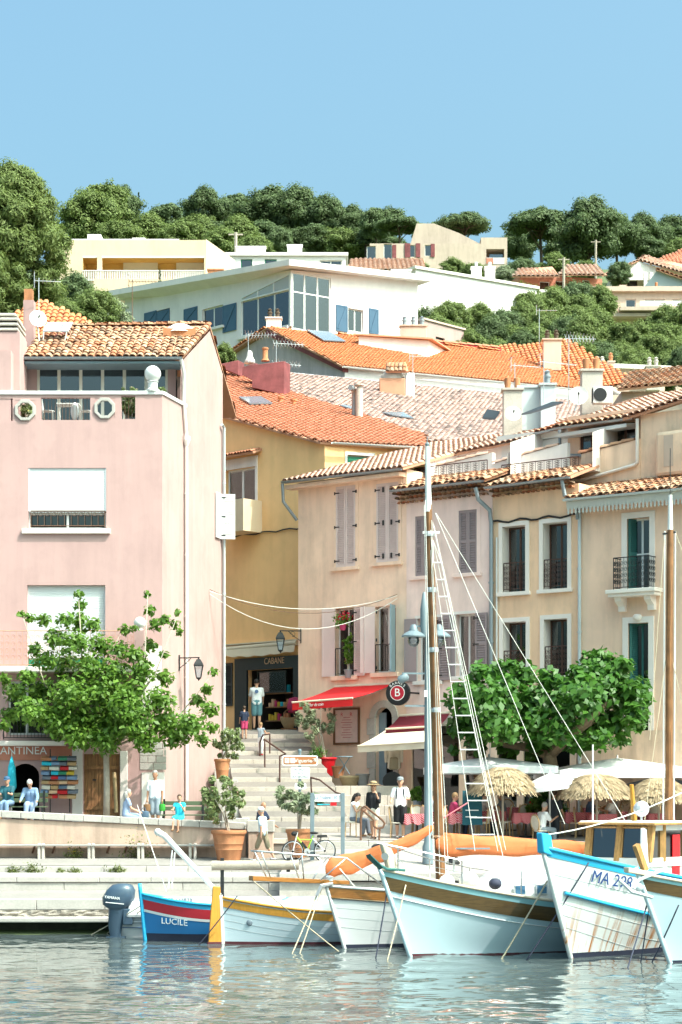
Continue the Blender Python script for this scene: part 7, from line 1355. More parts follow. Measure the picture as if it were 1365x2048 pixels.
# ---------------------------------------------------------------- people
def fuse(o,vox=.014,it=4):
    m=o.modifiers.new('remesh','REMESH'); m.mode='VOXEL'; m.voxel_size=vox; m.use_smooth_shade=True
    s=o.modifiers.new('smooth','SMOOTH'); s.factor=.5; s.iterations=it; return o
def person(label,loc,yaw,h=1.75,leg=((0,0),(0,0)),arm=((5,8,10),(5,8,10)),lean=0,head=(0,0),top=('cl_white',.5),bot=('cl_grey',.5),shoe='leather',hair='hair_grey',hairlen=0,bald=False,hat=None,sit=None,skin='skin',cat='person',fat=1.,dress=False,strap=None):
    """angles in degrees; leg=(thigh pitch, knee flex); arm=(pitch forward, abduction, elbow); sit = hip height"""
    s=h/1.75; o=thing('person',label,cat,loc); cy,sy=math.cos(yaw),math.sin(yaw); L0=V(loc)
    T=lambda p:L0+V((p.x*cy-p.y*sy,p.x*sy+p.y*cy,p.z))*1.0
    rot=lambda a:V((0,math.sin(R(a)),-math.cos(R(a))))
    hips=[];knees=[];anks=[]
    lows=[]
    for i,(p,k) in enumerate(leg):
        x=(-.09 if i==0 else .09)*s; hp=V((x,0,0)); kn=hp+rot(p)*.44*s; an=kn+rot(p-k)*.41*s; hips.append(hp);knees.append(kn);anks.append(an); lows.append(an.z-.07*s)
    hz=-min(lows) if sit is None else sit
    up=V((0,0,hz)); hips=[q+up for q in hips];knees=[q+up for q in knees];anks=[q+up for q in anks]
    tl=R(lean); td=V((0,math.sin(tl),math.cos(tl))); pel=V((0,0,hz+.02*s)); ws=pel+td*.16*s; ch=pel+td*.36*s; nk=pel+td*.53*s; 
    sh=[ch+td*.10*s+V((x*s,0,0)) for x in (-.175,.175)]; el=[];wr=[];hd_=[]
    for i,(p,ab,e) in enumerate(arm):
        sg=-1 if i==0 else 1; d=rot(p+lean*.0); d=(d*math.cos(R(ab))+V((sg*math.sin(R(ab)),0,0))).normalized(); q=sh[i]+d*.28*s; d2=rot(p+e); d2=(d2*math.cos(R(ab*.4))+V((sg*math.sin(R(ab*.2))-(sg*.25 if e>60 else 0),0,0))).normalized(); el.append(q); wr.append(q+d2*.25*s); hd_.append(d2)
    hy,hp_=R(head[0]),R(head[1]); hf=V((math.sin(-hy)*math.cos(hp_),math.cos(hy)*math.cos(hp_),-math.sin(hp_))); hu=V((0,math.sin(tl)*.5+math.sin(hp_)*.8,1)).normalized(); hc=nk+hu*.17*s+V((0,.015*s,0))
    hr=hf.cross(hu).normalized(); hu=hr.cross(hf).normalized(); hm=Matrix((hr,hf,hu)).transposed()
    f=fat; b=MB()
    def cap(mb,a,c,ra,rb,n=10): mb.tube([T(a),T(c)],[ra*s,rb*s],n); mb.ball(T(a),ra*s,n,6); mb.ball(T(c),rb*s,n,6)
    yr=Matrix.Rotation(yaw,3,'Z')
    for x in (-.06,.06):
        e=V((x*s,0,0)); cap(b,pel+e,ws+e*.9,.105*f,.098*f); cap(b,ws+e*.9,ch+e*1.1,.098*f,.10*f)
    cap(b,ch,nk,.09,.055); cap(b,nk,hc,.052,.055); cap(b,sh[0],sh[1],.062,.062)
    for i in (0,1):
        cap(b,hips[i],knees[i],.085*f,.055); cap(b,knees[i],knees[i].lerp(anks[i],.35),.055,.056); cap(b,knees[i].lerp(anks[i],.35),anks[i],.056,.036); fd=V((0,1,0)); cap(b,anks[i]-V((0,0,.03*s)),anks[i]+fd*.14*s-V((0,0,.045*s)),.036,.03)
        cap(b,sh[i],el[i],.055,.04); cap(b,el[i],wr[i],.04,.027); hd=wr[i]+hd_[i]*.06*s; cap(b,wr[i],hd,.027,.036)
        sg=-1 if i==0 else 1
        for k in range(4): q=hd+V((0,(k-1.5)*.02*s,0))+hd_[i]*.02*s; e1=q+hd_[i]*(.045,.052,.048,.036)[k]*s; b.tube([T(q),T(e1),T(e1+(hd_[i]+V((-sg*.5,0,0))).normalized()*.03*s)],.0105*s,6)
        q=wr[i]+hd_[i]*.035*s; b.tube([T(q+V((0,.02*s,0))),T(q+V((0,.05*s,0))+hd_[i]*.03*s),T(q+V((-sg*.01,.055*s,0))+hd_[i]*.055*s)],.0115*s,6)
    W_=yr@hm
    b.ball(T(hc),.1*s,16,12,(.80,.98,1.18),W_); b.ball(T(hc+hm@V((0,.03*s,-.06*s))),.068*s,12,8,(.9,1,1),W_); b.ball(T(hc+hm@V((0,.105*s,-.015*s))),.019*s,8,6,(.8,1.1,1.4),W_)
    for x in (-1,1): b.ball(T(hc+hm@V((x*.082*s,-.005*s,-.01*s))),.024*s,8,6,(.5,.9,1.3),W_)
    body=fuse(b.build('body',skin,o))
    for x in (-1,1): MB().ball(T(hc+hm@V((x*.032*s,.088*s,.012*s))),.011*s,8,6).build('eye','hair_dark',o)
    MB().ball(T(hc+hm@V((0,.092*s,-.052*s))),.02*s,8,6,(1.2,.5,.35),W_).build('mouth','petal_red' if False else 'leather',o)
    # clothes
    tm,sl=top; c=MB(); g=.018
    for x in (-.06,.06):
        e=V((x*s,0,0)); cap(c,pel+e-td*.02*s,ws+e*.9,.11*f+g*.6,.10*f+g); cap(c,ws+e*.9,ch+e*1.1,.10*f+g,.10*f+g)
    cap(c,sh[0],sh[1],.066+g*.5,.066+g*.5); cap(c,ch,ch.lerp(nk,.55),.1,.075)
    for i in (0,1):
        if sl<=.6: e=sh[i].lerp(el[i],sl/.6*.85) if sl>0 else None
        if sl>.6: cap(c,sh[i],el[i],.06+g*.6,.045+g*.7); cap(c,el[i],el[i].lerp(wr[i],(sl-.6)/.4),.045+g*.7,.034+g*.4)
        elif sl>0: cap(c,sh[i],e,.062+g*.6,.056+g*.8)
    fuse(c.build('shirt' if not dress else 'dress',tm,o),.016,5)
    bm,bl=bot; c=MB()
    for x in (-.055,.055): cap(c,pel+V((x*s,0,.06*s)),pel+V((x*s,0,-.02*s)),.105*f+.012,.11*f+.012)
    for i in (0,1):
        if bl<=.5: cap(c,hips[i],hips[i].lerp(knees[i],bl/.5),.088*f+.018,.075*f+.022)
        else: cap(c,hips[i],knees[i],.088*f+.018,.062+.022); cap(c,knees[i],knees[i].lerp(anks[i],(bl-.5)/.5),.062+.022,.05+.02)
    if dress and sit is None: c.lathe([(.15*s,hz+.1*s),(.21*s,hz-.3*s)],L0,14)
    fuse(c.build('trousers' if bl>.6 else ('shorts' if not dress else 'skirt'),bm,o),.016,5)
    for i in (0,1):
        a=anks[i]-V((0,0,.035*s)); MB().ball(T(a+V((0,.05*s,-.005*s))),.06*s,10,6,(.75,2.0,.62),yr).build('shoe',shoe,o,smooth=True)
    if not bald:
        c=MB(); c.ball(T(hc+hm@V((0,-.014*s,.028*s))),.105*s,16,10,(.86,1.0,1.08),W_)
        c2=[(v) for v in c.v]
        o2=c.build('hair',hair,o,smooth=True)
        # carve the face side away
        me=o2.data; bm_=bmesh.new(); bm_.from_mesh(me); iv=(yr@hm).transposed(); cc=T(hc)-L0; dl=[v for v in bm_.verts if (iv@(v.co-cc)).y>.05*s and (iv@(v.co-cc)).z<.055*s or (iv@(v.co-cc)).z<-.06*s and (iv@(v.co-cc)).y>-.02*s]; bmesh.ops.delete(bm_,geom=dl,context='VERTS'); bm_.to_mesh(me); bm_.free()
        if hairlen: MB().tube([T(hc+hm@V((0,-.06*s,.04*s))),T(hc+hm@V((0,-.085*s,-.08*s))),T(hc+hm@V((0,-.09*s,-.08*s-hairlen*s)))],[.085*s,.082*s,.05*s],10).ball(T(hc+hm@V((0,-.09*s,-.08*s-hairlen*s))),.05*s,8,6).build('long_hair',hair,o,smooth=True)
    else:
        MB().tube([T(hc+hm@V((.083*s*math.cos(t),-.085*s*abs(math.sin(t))**.7,.0))) for t in np.linspace(-.1,math.pi+.1,12)],.022*s,6).build('hair',hair,o,smooth=True)
    if hat:
        hm_,kind=hat
        if kind=='brim': MB().lathe([(.22*s,.0),(.225*s,.012),(.115*s,.03),(.105*s,.10*s),(.06*s,.125*s),(.01,.13*s)],T(hc+hm@V((0,-.01*s,.06*s))),18,W_).build('hat',hm_,o,smooth=40); MB().lathe([(.119*s,.03),(.113*s,.06*s)],T(hc+hm@V((0,-.01*s,.06*s))),18,W_).build('hat_band','cl_black',o)
        else: MB().lathe([(.112*s,.0),(.112*s,.045*s),(.085*s,.085*s),(.01,.1*s)],T(hc+hm@V((0,-.005*s,.045*s))),16,W_,sx=.86).build('cap',hm_,o,smooth=50); MB().ball(T(hc+hm@V((0,.13*s,.055*s))),.075*s,10,6,(.95,1,.14),W_).build('peak',hm_,o,smooth=True)
    if strap:
        for x in (-.1,.1): MB().tube([T(ch+V((x*s,-.13*s,.1*s))),T(ch+V((x*s,0,.175*s))),T(ch+V((x*s,.135*s,.06*s))),T(ws+V((x*1.15*s,.10*s,.04*s)))],.018*s,6).build('strap',strap,o)
    o['hand']=0; del o['hand']; o_h=[T(w+d*.09*s) for w,d in zip(wr,hd_)]; return o,o_h
def stz(px,py,Y): return at(px,py,Y)
zs_=lambda x:ptop(x)-.32
Yb=64.9
x=X(17,Yb); person('old man in teal polo and blue cap sitting at left end of the bench',(x,Yb,zs_(x)),R(170),1.72,((88,86),(84,90)),((38,4,60),(35,6,70)),8,(0,12),('cl_teal',.45),('cl_jeans',1),hair='hair_grey',bald=True,hat=('cl_cap','cap'),sit=.56,fat=1.15)
x=X(63,Yb); person('white-haired man in blue sweater bent forward on the bench',(x,Yb,zs_(x)),R(180),1.76,((82,80),(86,78)),((30,14,35),(30,14,35)),24,(0,45),('cl_jeans',1.),('cl_paleblue',1),hair='hair_white',sit=.56,fat=1.15)
x=X(311,64.6); o,hn=person('tanned man in white shirt standing behind the wall with bags',(x,64.6,zs_(x)),R(172),1.80,((2,2),(-3,2)),((3,10,8),(3,10,8)),0,(-10,5),('cl_white',.55),('cl_grey',.5),hair='hair_grey',skin='skin_tan',fat=1.12)
def bag(l,c,w,h,mat): 
    c=V(c); o=thing('shopping_bag',l,'bag',c-V((0,0,h))); MB().lathe([(w*.7,-h),(w,-h*.8),(w*.95,-h*.25),(w*.4,-.06)],c,12,sy=.5).build('body',mat,o,smooth=50); MB().tube([c+V((-w*.5,0,-.1)),c+V((-w*.2,0,.04)),c+V((w*.2,0,.04)),c+V((w*.5,0,-.1))],.012,5).build('handle',mat,o)
bag('brown paper bag carried by the standing man',hn[1],.12,.30,'leather'); bag('crumpled dark blue plastic bag hanging below the paper bag',hn[1]+V((-.1,-.05,-.22)),.17,.30,'plastic_blue'); bag('bright green bag in the other hand of the standing man',hn[0],.10,.28,'plastic_green')
x=X(252,63.75); person('woman in pale blue dress with long grey hair sitting on the wall',(x,63.75,ptop(x)-.52),R(-75),1.66,((84,70),(80,62)),((25,6,45),(20,6,45)),6,(0,5),('cl_paleblue',.4),('cl_paleblue',.55),hair='hair_grey',hairlen=.2,sit=.58,dress=True)
x=X(360,63.8); person('child in turquoise outfit eating while seated on the wall',(x,63.8,ptop(x)-.50),R(165),1.45,((78,75),(84,70)),((20,10,118),(28,12,70)),2,(20,0),('cl_turq',.2),('cl_turq',.45),hair='hair_brown',sit=.57)
x=X(520,64.4); person('grey-haired man in navy polo leaning on the pier',(x,64.4,Z(1680,64.4)-.25),R(-120),1.74,((60,40),(55,40)),((25,18,30),(28,10,45)),10,(-20,5),('cl_navy',.45),('cl_navy',.6),hair='hair_grey',bald=True,sit=.62,skin='skin_tan',fat=1.1)
x=X(527,62.5); person('man in pale blue T-shirt and khaki shorts walking past the big pot',(x,62.5,ground(x,62.5)),R(65),1.66,((24,10),(-16,18)),((-14,8,14),(16,8,20)),4,(0,8),('cl_lightblue',.5),('cl_khaki',.55),hair='hair_grey',bald=True,hat=('cl_white','cap'),shoe='cl_white')
cz=tz(63.2); x=X(708,63.2); o,hn=person('dark-haired woman in white top seated checking her phone',(x,63.2,cz),R(-115),1.68,((82,74),(78,90)),((32,10,80),(30,8,85)),6,(0,28),('cl_white',.05),('cl_slate',.95),hair='hair_dark',hairlen=.16,sit=.56)
c2=copy_tree(CP); c2.location=(x-.02,63.2,cz); c2.rotation_euler.z=R(65+180); c2['label']='rattan chair under the woman with the phone'; c2['group']='rattan terrace chairs'
MB().box(hn[0].x-.02,hn[0].x+.06,hn[0].y-.04,hn[0].y+.04,hn[0].z-.07,hn[0].z+.08).build('phone','sign_dark',label='dark phone held by the seated woman',cat='phone')
x=X(748,62.7); person('woman in straw hat and black blouse standing at the terrace edge',(x,62.7,tz(62.7)),R(160),1.70,((8,2),(-8,6)),((30,12,125),(4,8,10)),0,(15,0),('cl_black',.75),('cl_cream',.32),hair='hair_blond',hairlen=.2,hat=('straw_hat','brim'),shoe='cl_black')
x=X(801,62.8); person('man in white T-shirt, black shorts and grey cap with backpack straps',(x,62.8,tz(62.8)),R(178),1.86,((4,2),(-5,4)),((15,14,75),(12,16,60)),0,(-8,4),('cl_white',.5),('cl_black',.5),hair='hair_grey',bald=True,hat=('cl_capgrey','cap'),strap='cl_black',fat=1.1,shoe='cl_white')
x=X(514,76); o,hn=person('man in white T-shirt and teal shorts facing the shop door',(x,76.,z1s+.02),R(5),1.86,((4,2),(-3,3)),((22,10,35),(18,10,30)),6,(-10,15),('cl_white',.52),('cl_shortsteal',.42),hair='hair_dark',shoe='cl_black',fat=1.08)
MB().lathe([(.07,0),(.07,.004)],(x,75.86,z1s+1.42),14,Matrix.Rotation(R(90),3,'X')).build('shirt_print','cl_blue',o)
def stair_z(y): 
    i=int((y-y0s)/((y1s-y0s)/NS)); return z0s+(z1s-z0s)*(i+.42+.58*((y-y0s)/((y1s-y0s)/NS)-i))/NS
y=74.6; x=X(489,y); person('child in navy T-shirt standing beside the man at the shop',(x,y,stair_z(y)),R(10),1.18,((4,2),(-3,3)),((5,12,20),(5,12,20)),0,(0,0),('cl_navy',.5),('cl_pink',.4),hair='hair_brown')
y=72.6; x=X(522,y); person('small child in white trousers standing on the stairs',(x,y,stair_z(y)),R(-30),1.15,((4,2),(-3,3)),((40,12,60),(35,12,60)),0,(0,5),('cl_grey',.1),('cl_white',.92),hair='hair_blond',shoe='petal_red')
x=X(1108,62.9); person('man in charcoal T-shirt standing among the tables with back turned',(x,62.9,tz(62.9)-.28),R(-20),1.76,((3,2),(-3,2)),((12,14,45),(10,12,40)),2,(25,0),('cl_charcoal',.5),('cl_charcoal',1),hair='hair_brown')
x=X(1082,62.45); person('grey-haired man in white shirt seated at the terrace edge',(x,62.45,tz(62.5)-.25),R(-60),1.72,((84,84),(86,84)),((35,10,80),(32,8,85)),10,(0,15),('cl_white',.5),('cl_grey',1),hair='hair_grey',sit=.56)
c2=copy_tree(CP); c2.location=(x,62.45,tz(62.5)-.2); c2.rotation_euler.z=R(120); c2['label']='rattan chair under the grey-haired diner in white'; c2['group']='rattan terrace chairs'
for l,px,Y,yw,tp,hr,sk in (('diner in pale shirt seated at the table under the left straw parasol',965,63.8,-85,'cl_cream','hair_brown','skin'),('diner in dark top facing left under the left straw parasol',1008,63.7,80,'cl_slate','hair_dark','skin_tan'),('diner in pink top seated behind the rope ladder',905,63.1,-80,'cl_pink','hair_blond','skin'),('diner in white seated under the middle straw parasol',1226,62.9,95,'cl_white','hair_grey','skin'),('diner in blue seated left of the middle parasol pole',1178,63.4,-90,'cl_blue','hair_dark','skin'),('diner in grey seated right of the lamp post',860,63.5,-70,'cl_grey','hair_brown','skin')):
    person(l,(X(px,Y),Y,tz(Y)),R(yw),1.70,((84,84),(80,86)),((38,8,70),(34,8,80)),6,(0,8),(tp,.5),('cl_navy',1),hair=hr,sit=.56,skin=sk); c2=copy_tree(CP); c2.location=(X(px,Y),Y,tz(Y)); c2.rotation_euler.z=R(yw+180); c2['label']='rattan chair under the '+' '.join(l.split()[:11]); c2['group']='rattan terrace chairs'
# ---------------------------------------------------------------- bicycle
def bicycle():
    Y=59.6; c=V((X(617,Y),Y,ground(X(617,Y),Y))); o=thing('bicycle','green and white electric bicycle leaning against the grey sign post','bicycle',c); A=V((X(586,Y),Y,c.z+.32)); B=V((X(650,Y),Y+.1,c.z+.32+.02))
    d=(B-A).normalized(); up=V((0,0,1)); P=lambda x,z,y=0:A+d*x+up*z+V((0,y,0))
    for w,Cw in (('front',A),('rear',B)):
        q=MB().tube([Cw+d*.31*math.cos(t)+up*.31*math.sin(t) for t in np.linspace(0,2*math.pi,33)],.018,6).build('wheel','rubber',o,smooth=True); MB().tube([Cw+d*.285*math.cos(t)+up*.285*math.sin(t) for t in np.linspace(0,2*math.pi,33)],.010,5).build('rim','alu',q); s=MB()
        for k in range(14): t=k*2*math.pi/14; s.tube([Cw,Cw+d*.28*math.cos(t)+up*.28*math.sin(t)],.0025,3)
        s.build('spoke','alu',q,kind='stuff'); MB().tube([Cw-V((0,.05,0)),Cw+V((0,.05,0))],.035,8).build('hub','black_iron',q)
    W=(B-A).length; MB().tube([P(.12,.42),P(.42,.02)],.028,8).tube([P(.42,.02),P(.60,.46)],.02,8).tube([P(.13,.35),P(.55,.33)],.016,8).build('frame','bike_green',o,smooth=50); MB().tube([P(.42,.0),P(W,0)],.014,6).tube([P(.57,.38),P(W,0)],.012,6).build('rear_stay','alu',o)
    MB().tube([P(0,0),P(.06,.25),P(.12,.48),P(.14,.56)],.02,8).build('fork','white_paint',o,smooth=50); MB().tube([P(.1,.6,-.25),P(.16,.58,-.1),P(.14,.58,.1),P(.1,.6,.25)],.014,6).build('handlebar','black_iron',o); MB().ball(P(.04,.52),.09,10,6,(1,1,.8)).build('handlebar_bag','rubber',o); MB().ball(P(.62,.53),.12,10,6,(1.1,.6,.35)).build('saddle','rubber',o,smooth=True); MB().hexa([P(.7,.40,-.06),P(1.02,.40,-.06),P(1.02,.40,.06),P(.7,.4,.06),P(.72,.47,-.06),P(1.,.47,-.06),P(1.,.47,.06),P(.72,.47,.06)]).build('rack_battery','rubber',o,bev=.02); MB().tube([P(.7,.38),P(1.05,.38),P(W,0)],.008,5).build('carrier','black_iron',o); MB().lathe([(.09,-.01),(.09,.01)],P(.42,.0,-.07),14,Matrix.Rotation(R(90),3,'X')).build('chainring','alu',o); MB().bar(P(.42,0,-.09),P(.5,-.14,-.09),.02).bar(P(.47,-.15,-.12),P(.55,-.15,-.12),.03).build('pedal','black_iron',o); MB().bar(P(.26,.27),P(.4,.08),.07,.07).build('motor_battery','rubber',o)
M('bike_green',(.30,.50,.05),.4,.05); bicycle()
# ---------------------------------------------------------------- boats
M('port_glass',(.06,.16,.28),.1,0,spec=.8); M('hull_white',(.68,.69,.70),.3,.03,1,coat=.4); M('hull_aqua',(.52,.66,.72),.3,.04,1,coat=.4); M('hull_pale',(.58,.68,.74),.3,.04,1,coat=.4); M('hull_blue',(.02,.17,.42),.35,.05,1,coat=.3); M('hull_red',(.45,.02,.035),.35,.05,1,coat=.3); M('sky_paint',(.03,.36,.62),.4,.06,2); M('teal_trim',(.25,.48,.52),.4,.05,2); M('antifoul',(.10,.02,.03),.7,.2,3); M('antifoul_dark',(.02,.025,.05),.7,.2,3)
M('varnish',(.34,.14,.035),.3,.18,2,grain=(6,(.6,.6,9),.3),coat=.6); M('varnish_dark',(.13,.075,.025),.3,.18,2,grain=(6,(.6,.6,9),.3),coat=.6); M('ochre_paint',(.60,.28,.045),.4,.1,2,grain=(5,(6,6,.5),.12)); M('mast_wood',(.26,.12,.05),.45,.3,3,grain=(4,(9,9,.25),.5)); M('deck_cream',(.62,.52,.40),.7,.08,3); M('motor_blue',(.05,.085,.13),.3,.05,1,coat=.6); M('caulk',(.4,.33,.26),.8)
def rusty():
    m=M('hull_rusty',(.70,.72,.71),.45,.06,1,coat=.2); n=m.node_tree; L=n.links; b=n.nodes['Principled BSDF']; src=[l for l in L if l.to_node==b and l.to_socket.name=='Base Color'][0].from_socket
    tc=n.nodes.new('ShaderNodeTexCoord'); dp=n.nodes.new('ShaderNodeVectorMath'); dp.operation='DOT_PRODUCT'; dp.inputs[1].default_value=(.59*5.5,.81*5.5,0); L.new(tc.outputs['Object'],dp.inputs[0]); sz=n.nodes.new('ShaderNodeSeparateXYZ'); L.new(tc.outputs['Object'],sz.inputs[0]); zm=n.nodes.new('ShaderNodeMath'); zm.operation='MULTIPLY'; zm.inputs[1].default_value=.35; L.new(sz.outputs[2],zm.inputs[0]); mp=n.nodes.new('ShaderNodeCombineXYZ'); L.new(dp.outputs['Value'],mp.inputs[0]); L.new(zm.outputs[0],mp.inputs[2]); t=n.nodes.new('ShaderNodeTexNoise'); t.inputs['Scale'].default_value=1.25; t.inputs['Detail'].default_value=7; t.inputs['Roughness'].default_value=.62; L.new(mp.outputs[0],t.inputs[0])
    rp=n.nodes.new('ShaderNodeValToRGB'); rp.color_ramp.elements[0].position=.505; rp.color_ramp.elements[0].color=(0,0,0,1); rp.color_ramp.elements[1].position=.61; L.new(t.outputs[0],rp.inputs[0])
    sp=n.nodes.new('ShaderNodeSeparateXYZ'); L.new(tc.outputs['Object'],sp.inputs[0]); mr=n.nodes.new('ShaderNodeMapRange'); mr.inputs[1].default_value=1.45; mr.inputs[2].default_value=.35; L.new(sp.outputs[2],mr.inputs[0]); mu=n.nodes.new('ShaderNodeMath'); mu.operation='MULTIPLY'; L.new(rp.outputs[0],mu.inputs[0]); L.new(mr.outputs[0],mu.inputs[1])
    mx=n.nodes.new('ShaderNodeMix'); mx.data_type='RGBA'; L.new(mu.outputs[0],mx.inputs[0]); L.new(src,mx.inputs[6]); mx.inputs[7].default_value=(.42,.16,.035,1); L.new(mx.outputs[2],b.inputs['Base Color'])
rusty()
class Boat:
    def __init__(s,name,label,L,B,fm,fb,fs,rake,bow,th,rs=.25,tr=0.,flare=.8,cat='boat',bowpow=2.0,wlpow=1.5,mid=.45):
        Y=H*F/(bow[1]-YH); s.L,s.B,s.fm,s.fb,s.fs,s.rake,s.rs,s.tr,s.flare,s.bp,s.wp,s.mid=L,B,fm,fb,fs,rake,rs,tr,flare,bowpow,wlpow,mid
        s.h=V((-math.cos(R(th)),-math.sin(R(th)),0)); s.n=V((-s.h.y,s.h.x,0)); s.o=V((X(bow[0],Y),Y,0))-s.h*L/2; s.root=thing(name,label,cat,(s.o.x,s.o.y,0))
        if s.n.y>0: s.n=-s.n
    def sheer(s,t):
        return s.fm+(s.fb-s.fm)*((t-s.mid)/(1-s.mid))**2 if t>s.mid else s.fm+(s.fs-s.fm)*((s.mid-t)/s.mid)**2
    def wid(s,t,q):
        m=s.mid
        if t>m: a=(t-m)/(1-m); d=1-a**s.bp; w=1-a**s.wp
        else: a=(m-t)/m; d=1-(1-s.tr)*a**2.4; w=1-(1-s.tr*.8)*a**1.7
        q=max(q,-.4); k=max(0,min(1,q)); return s.B/2*(w*s.flare*(1+.25*min(0,q)) *(1-k)**1.4+ d*(1-(1-k)**1.4)*1. if True else 0)
    def lx(s,t,q): 
        a=max(0,(t-.55)/.45); b=max(0,(.35-t)/.35); return s.L*(t-.5)+s.rake*q*a**2-s.rs*q*b**2
    def w(s,x,y,z): return s.o+s.h*x+s.n*y+V((0,0,z))
    def P(s,t,q,sd,off=0): return s.w(s.lx(t,q)+(off if t>.97 else 0),sd*(s.wid(t,q)+off),q*s.sheer(t))
    def skin(s,name,mat,q0,q1,off=0,t0=0,t1=1,nq=10,nt=40,side=(1,-1),parent=None,bydepth=False):
        f0=q0 if callable(q0) else (lambda t:q0); f1=q1 if callable(q1) else (lambda t:q1); mb=MB()
        for sd in side: mb.grid([[s.P(t0+(t1-t0)*i/nt,f0(t0+(t1-t0)*i/nt)+(f1(t0+(t1-t0)*i/nt)-f0(t0+(t1-t0)*i/nt))*j/nq,sd,off) for i in range(nt+1)] for j in range(nq+1)])
        return mb.build(name,mat,parent or s.root,smooth=60)
    def below(s,d): return lambda t:1-d/s.sheer(t)
    def above(s,z): return lambda t:z/s.sheer(t)
    def deck(s,mat,q=.9,name='deck',crown=.04):
        return MB().grid([[s.w(s.lx(t,q),k*s.wid(t,q)*.985,q*s.sheer(t)+crown*(1-k*k)) for k in (-1,-.6,-.2,.2,.6,1)] for t in np.linspace(0,1,31)]).build(name,mat,s.root,smooth=True)
    def line(s,name,mat,q,r,off=0,t0=0,t1=1,side=(1,-1),n=40):
        f=q if callable(q) else (lambda t:q)
        for sd in side: MB().tube([s.P(t0+(t1-t0)*i/n,f(t0+(t1-t0)*i/n),sd,off) for i in range(n+1)],r,6).build(name,mat,s.root,smooth=True)
    def stem(s,mat,w=.09,q0=-.15,q1=1.05,off=.02,name='stem_post',t=1):
        MB().tube([s.w(s.lx(t,q)+off*(1 if t==1 else -1),0,q*s.sheer(t)) for q in np.linspace(q0,q1,10)],w,6).build(name,mat,s.root,smooth=True)
    def box(s,name,mat,x0,x1,y0,y1,z0,z1,tp=0,bev=.03,parent=None): # tp: taper of the top
        return MB().hexa([s.w(x0,y0,z0),s.w(x1,y0,z0),s.w(x1,y1,z0),s.w(x0,y1,z0),s.w(x0+tp,y0+tp*.6,z1),s.w(x1-tp,y0+tp*.6,z1),s.w(x1-tp,y1-tp*.6,z1),s.w(x0+tp,y1-tp*.6,z1)]).build(name,mat,parent or s.root,bev=bev)
    def text(s,txt,size,t,z,sd,mat,sx=1,off=.02):
        q=z/s.sheer(t); p=s.P(t,q,sd,off); e=.03; a=s.P(t+e,q,sd,off); b=s.P(t-e,q,sd,off); u=(b-a).normalized() if (b-a).x>0 else (a-b).normalized(); c=s.P(t,q+.08,sd,off); up=(c-p).normalized(); nn=u.cross(up).normalized()
        if nn.y>0: nn=-nn
        return text_part('lettering',txt,size,s.root,mat,p,u,nn,.012,ext=.004,sx=sx)
def cabin(b,name,mat,x0,x1,hw,z0,z1,front=.5,wins=(),roofm='hull_white',crown=.12):
    """rounded coachroof in boat frame, bow end sloping"""
    rows=[]
    for x,k in ((x0,.96),(x0+.05,1),((x0+x1)/2,1),(x1-front,.95),(x1,.78)):
        zt=z1 if x<x1-.01 else z0+(z1-z0)*.25
        rows.append([b.w(x,-hw*k,z0),b.w(x,-hw*k*.95,zt-.06)]+[b.w(x,hw*k*.9*math.sin(a),zt+crown*math.cos(a)-.02) for a in np.linspace(-1.2,1.2,7)]+[b.w(x,hw*k*.95,zt-.06),b.w(x,hw*k,z0)])
    m=MB().grid(rows); n=len(rows[0]); m.poly(rows[0][::-1]); m.poly(rows[-1]); o=m.build(name,mat,b.root,smooth=35)
    for x,sd,w,h in wins:
        z=(z0+z1)/2+.02; y=sd*(hw*.985+.012); MB().hexa([b.w(x-w,y,z-h),b.w(x+w,y,z-h),b.w(x+w,y-sd*.04,z-h),b.w(x-w,y-sd*.04,z-h),b.w(x-w,y,z+h),b.w(x+w,y,z+h),b.w(x+w,y-sd*.04,z+h),b.w(x-w,y-sd*.04,z+h)]).build('port_frame','zinc_light',o,bev=.01); w-=.03;h-=.03; y+=sd*.006; MB().hexa([b.w(x-w,y,z-h),b.w(x+w,y,z-h),b.w(x+w,y-sd*.01,z-h),b.w(x-w,y-sd*.01,z-h),b.w(x-w,y,z+h),b.w(x+w,y,z+h),b.w(x+w,y-sd*.01,z+h),b.w(x-w,y-sd*.01,z+h)]).build('port_glass','port_glass',o)
    return o
def rope(l,pts,r=.016,mat='rope_tan',sag=0,name='mooring_rope',cat='rope',n=10):
    P=[V(p) for p in pts]
    if len(P)==2: P=[P[0].lerp(P[1],t)-V((0,0,4*sag*t*(1-t))) for t in np.linspace(0,1,n)]
    return MB().tube(P,r,5).build(name,mat,smooth=True,label=l,cat=cat)
def furled(root,name,A,B,h0,h1,sag,mat='orange_canvas',wid=.16,seed=1):
    """canvas-covered furled sail, A to B, deeper than wide, hanging below a spar"""
    A,B=V(A),V(B); d=(B-A).normalized(); x=d.cross(V((0,0,1))).normalized(); r=np.random.default_rng(seed); rows=[]; n=44
    ph=r.random(4)*6
    for i in range(n+1):
        t=i/n; c=A.lerp(B,t)-V((0,0,4*sag*t*(1-t))); h=(h0+(h1-h0)*t)*(1-.08*math.sin(t*22+ph[0])); w=wid*(1-.3*t)*(1-.12*math.sin(t*17+ph[1])); e=min(1,t*14+.35,(1-t)*14+.35); row=[]
        for k in range(13):
            a=2*math.pi*k/12; wr=.045*math.sin(3*a+t*22+ph[2])+.03*math.sin(5*a-t*41); row.append(c+x*(w/2*math.cos(a)*(1+wr*2)*e)+V((0,0,h/2*math.sin(a)*(1+wr)*e-h*.35)))
        rows.append(row)
    m=MB().grid(rows); m.poly(rows[0]); m.poly(rows[-1][::-1]); return m.build(name,mat,root,smooth=70)
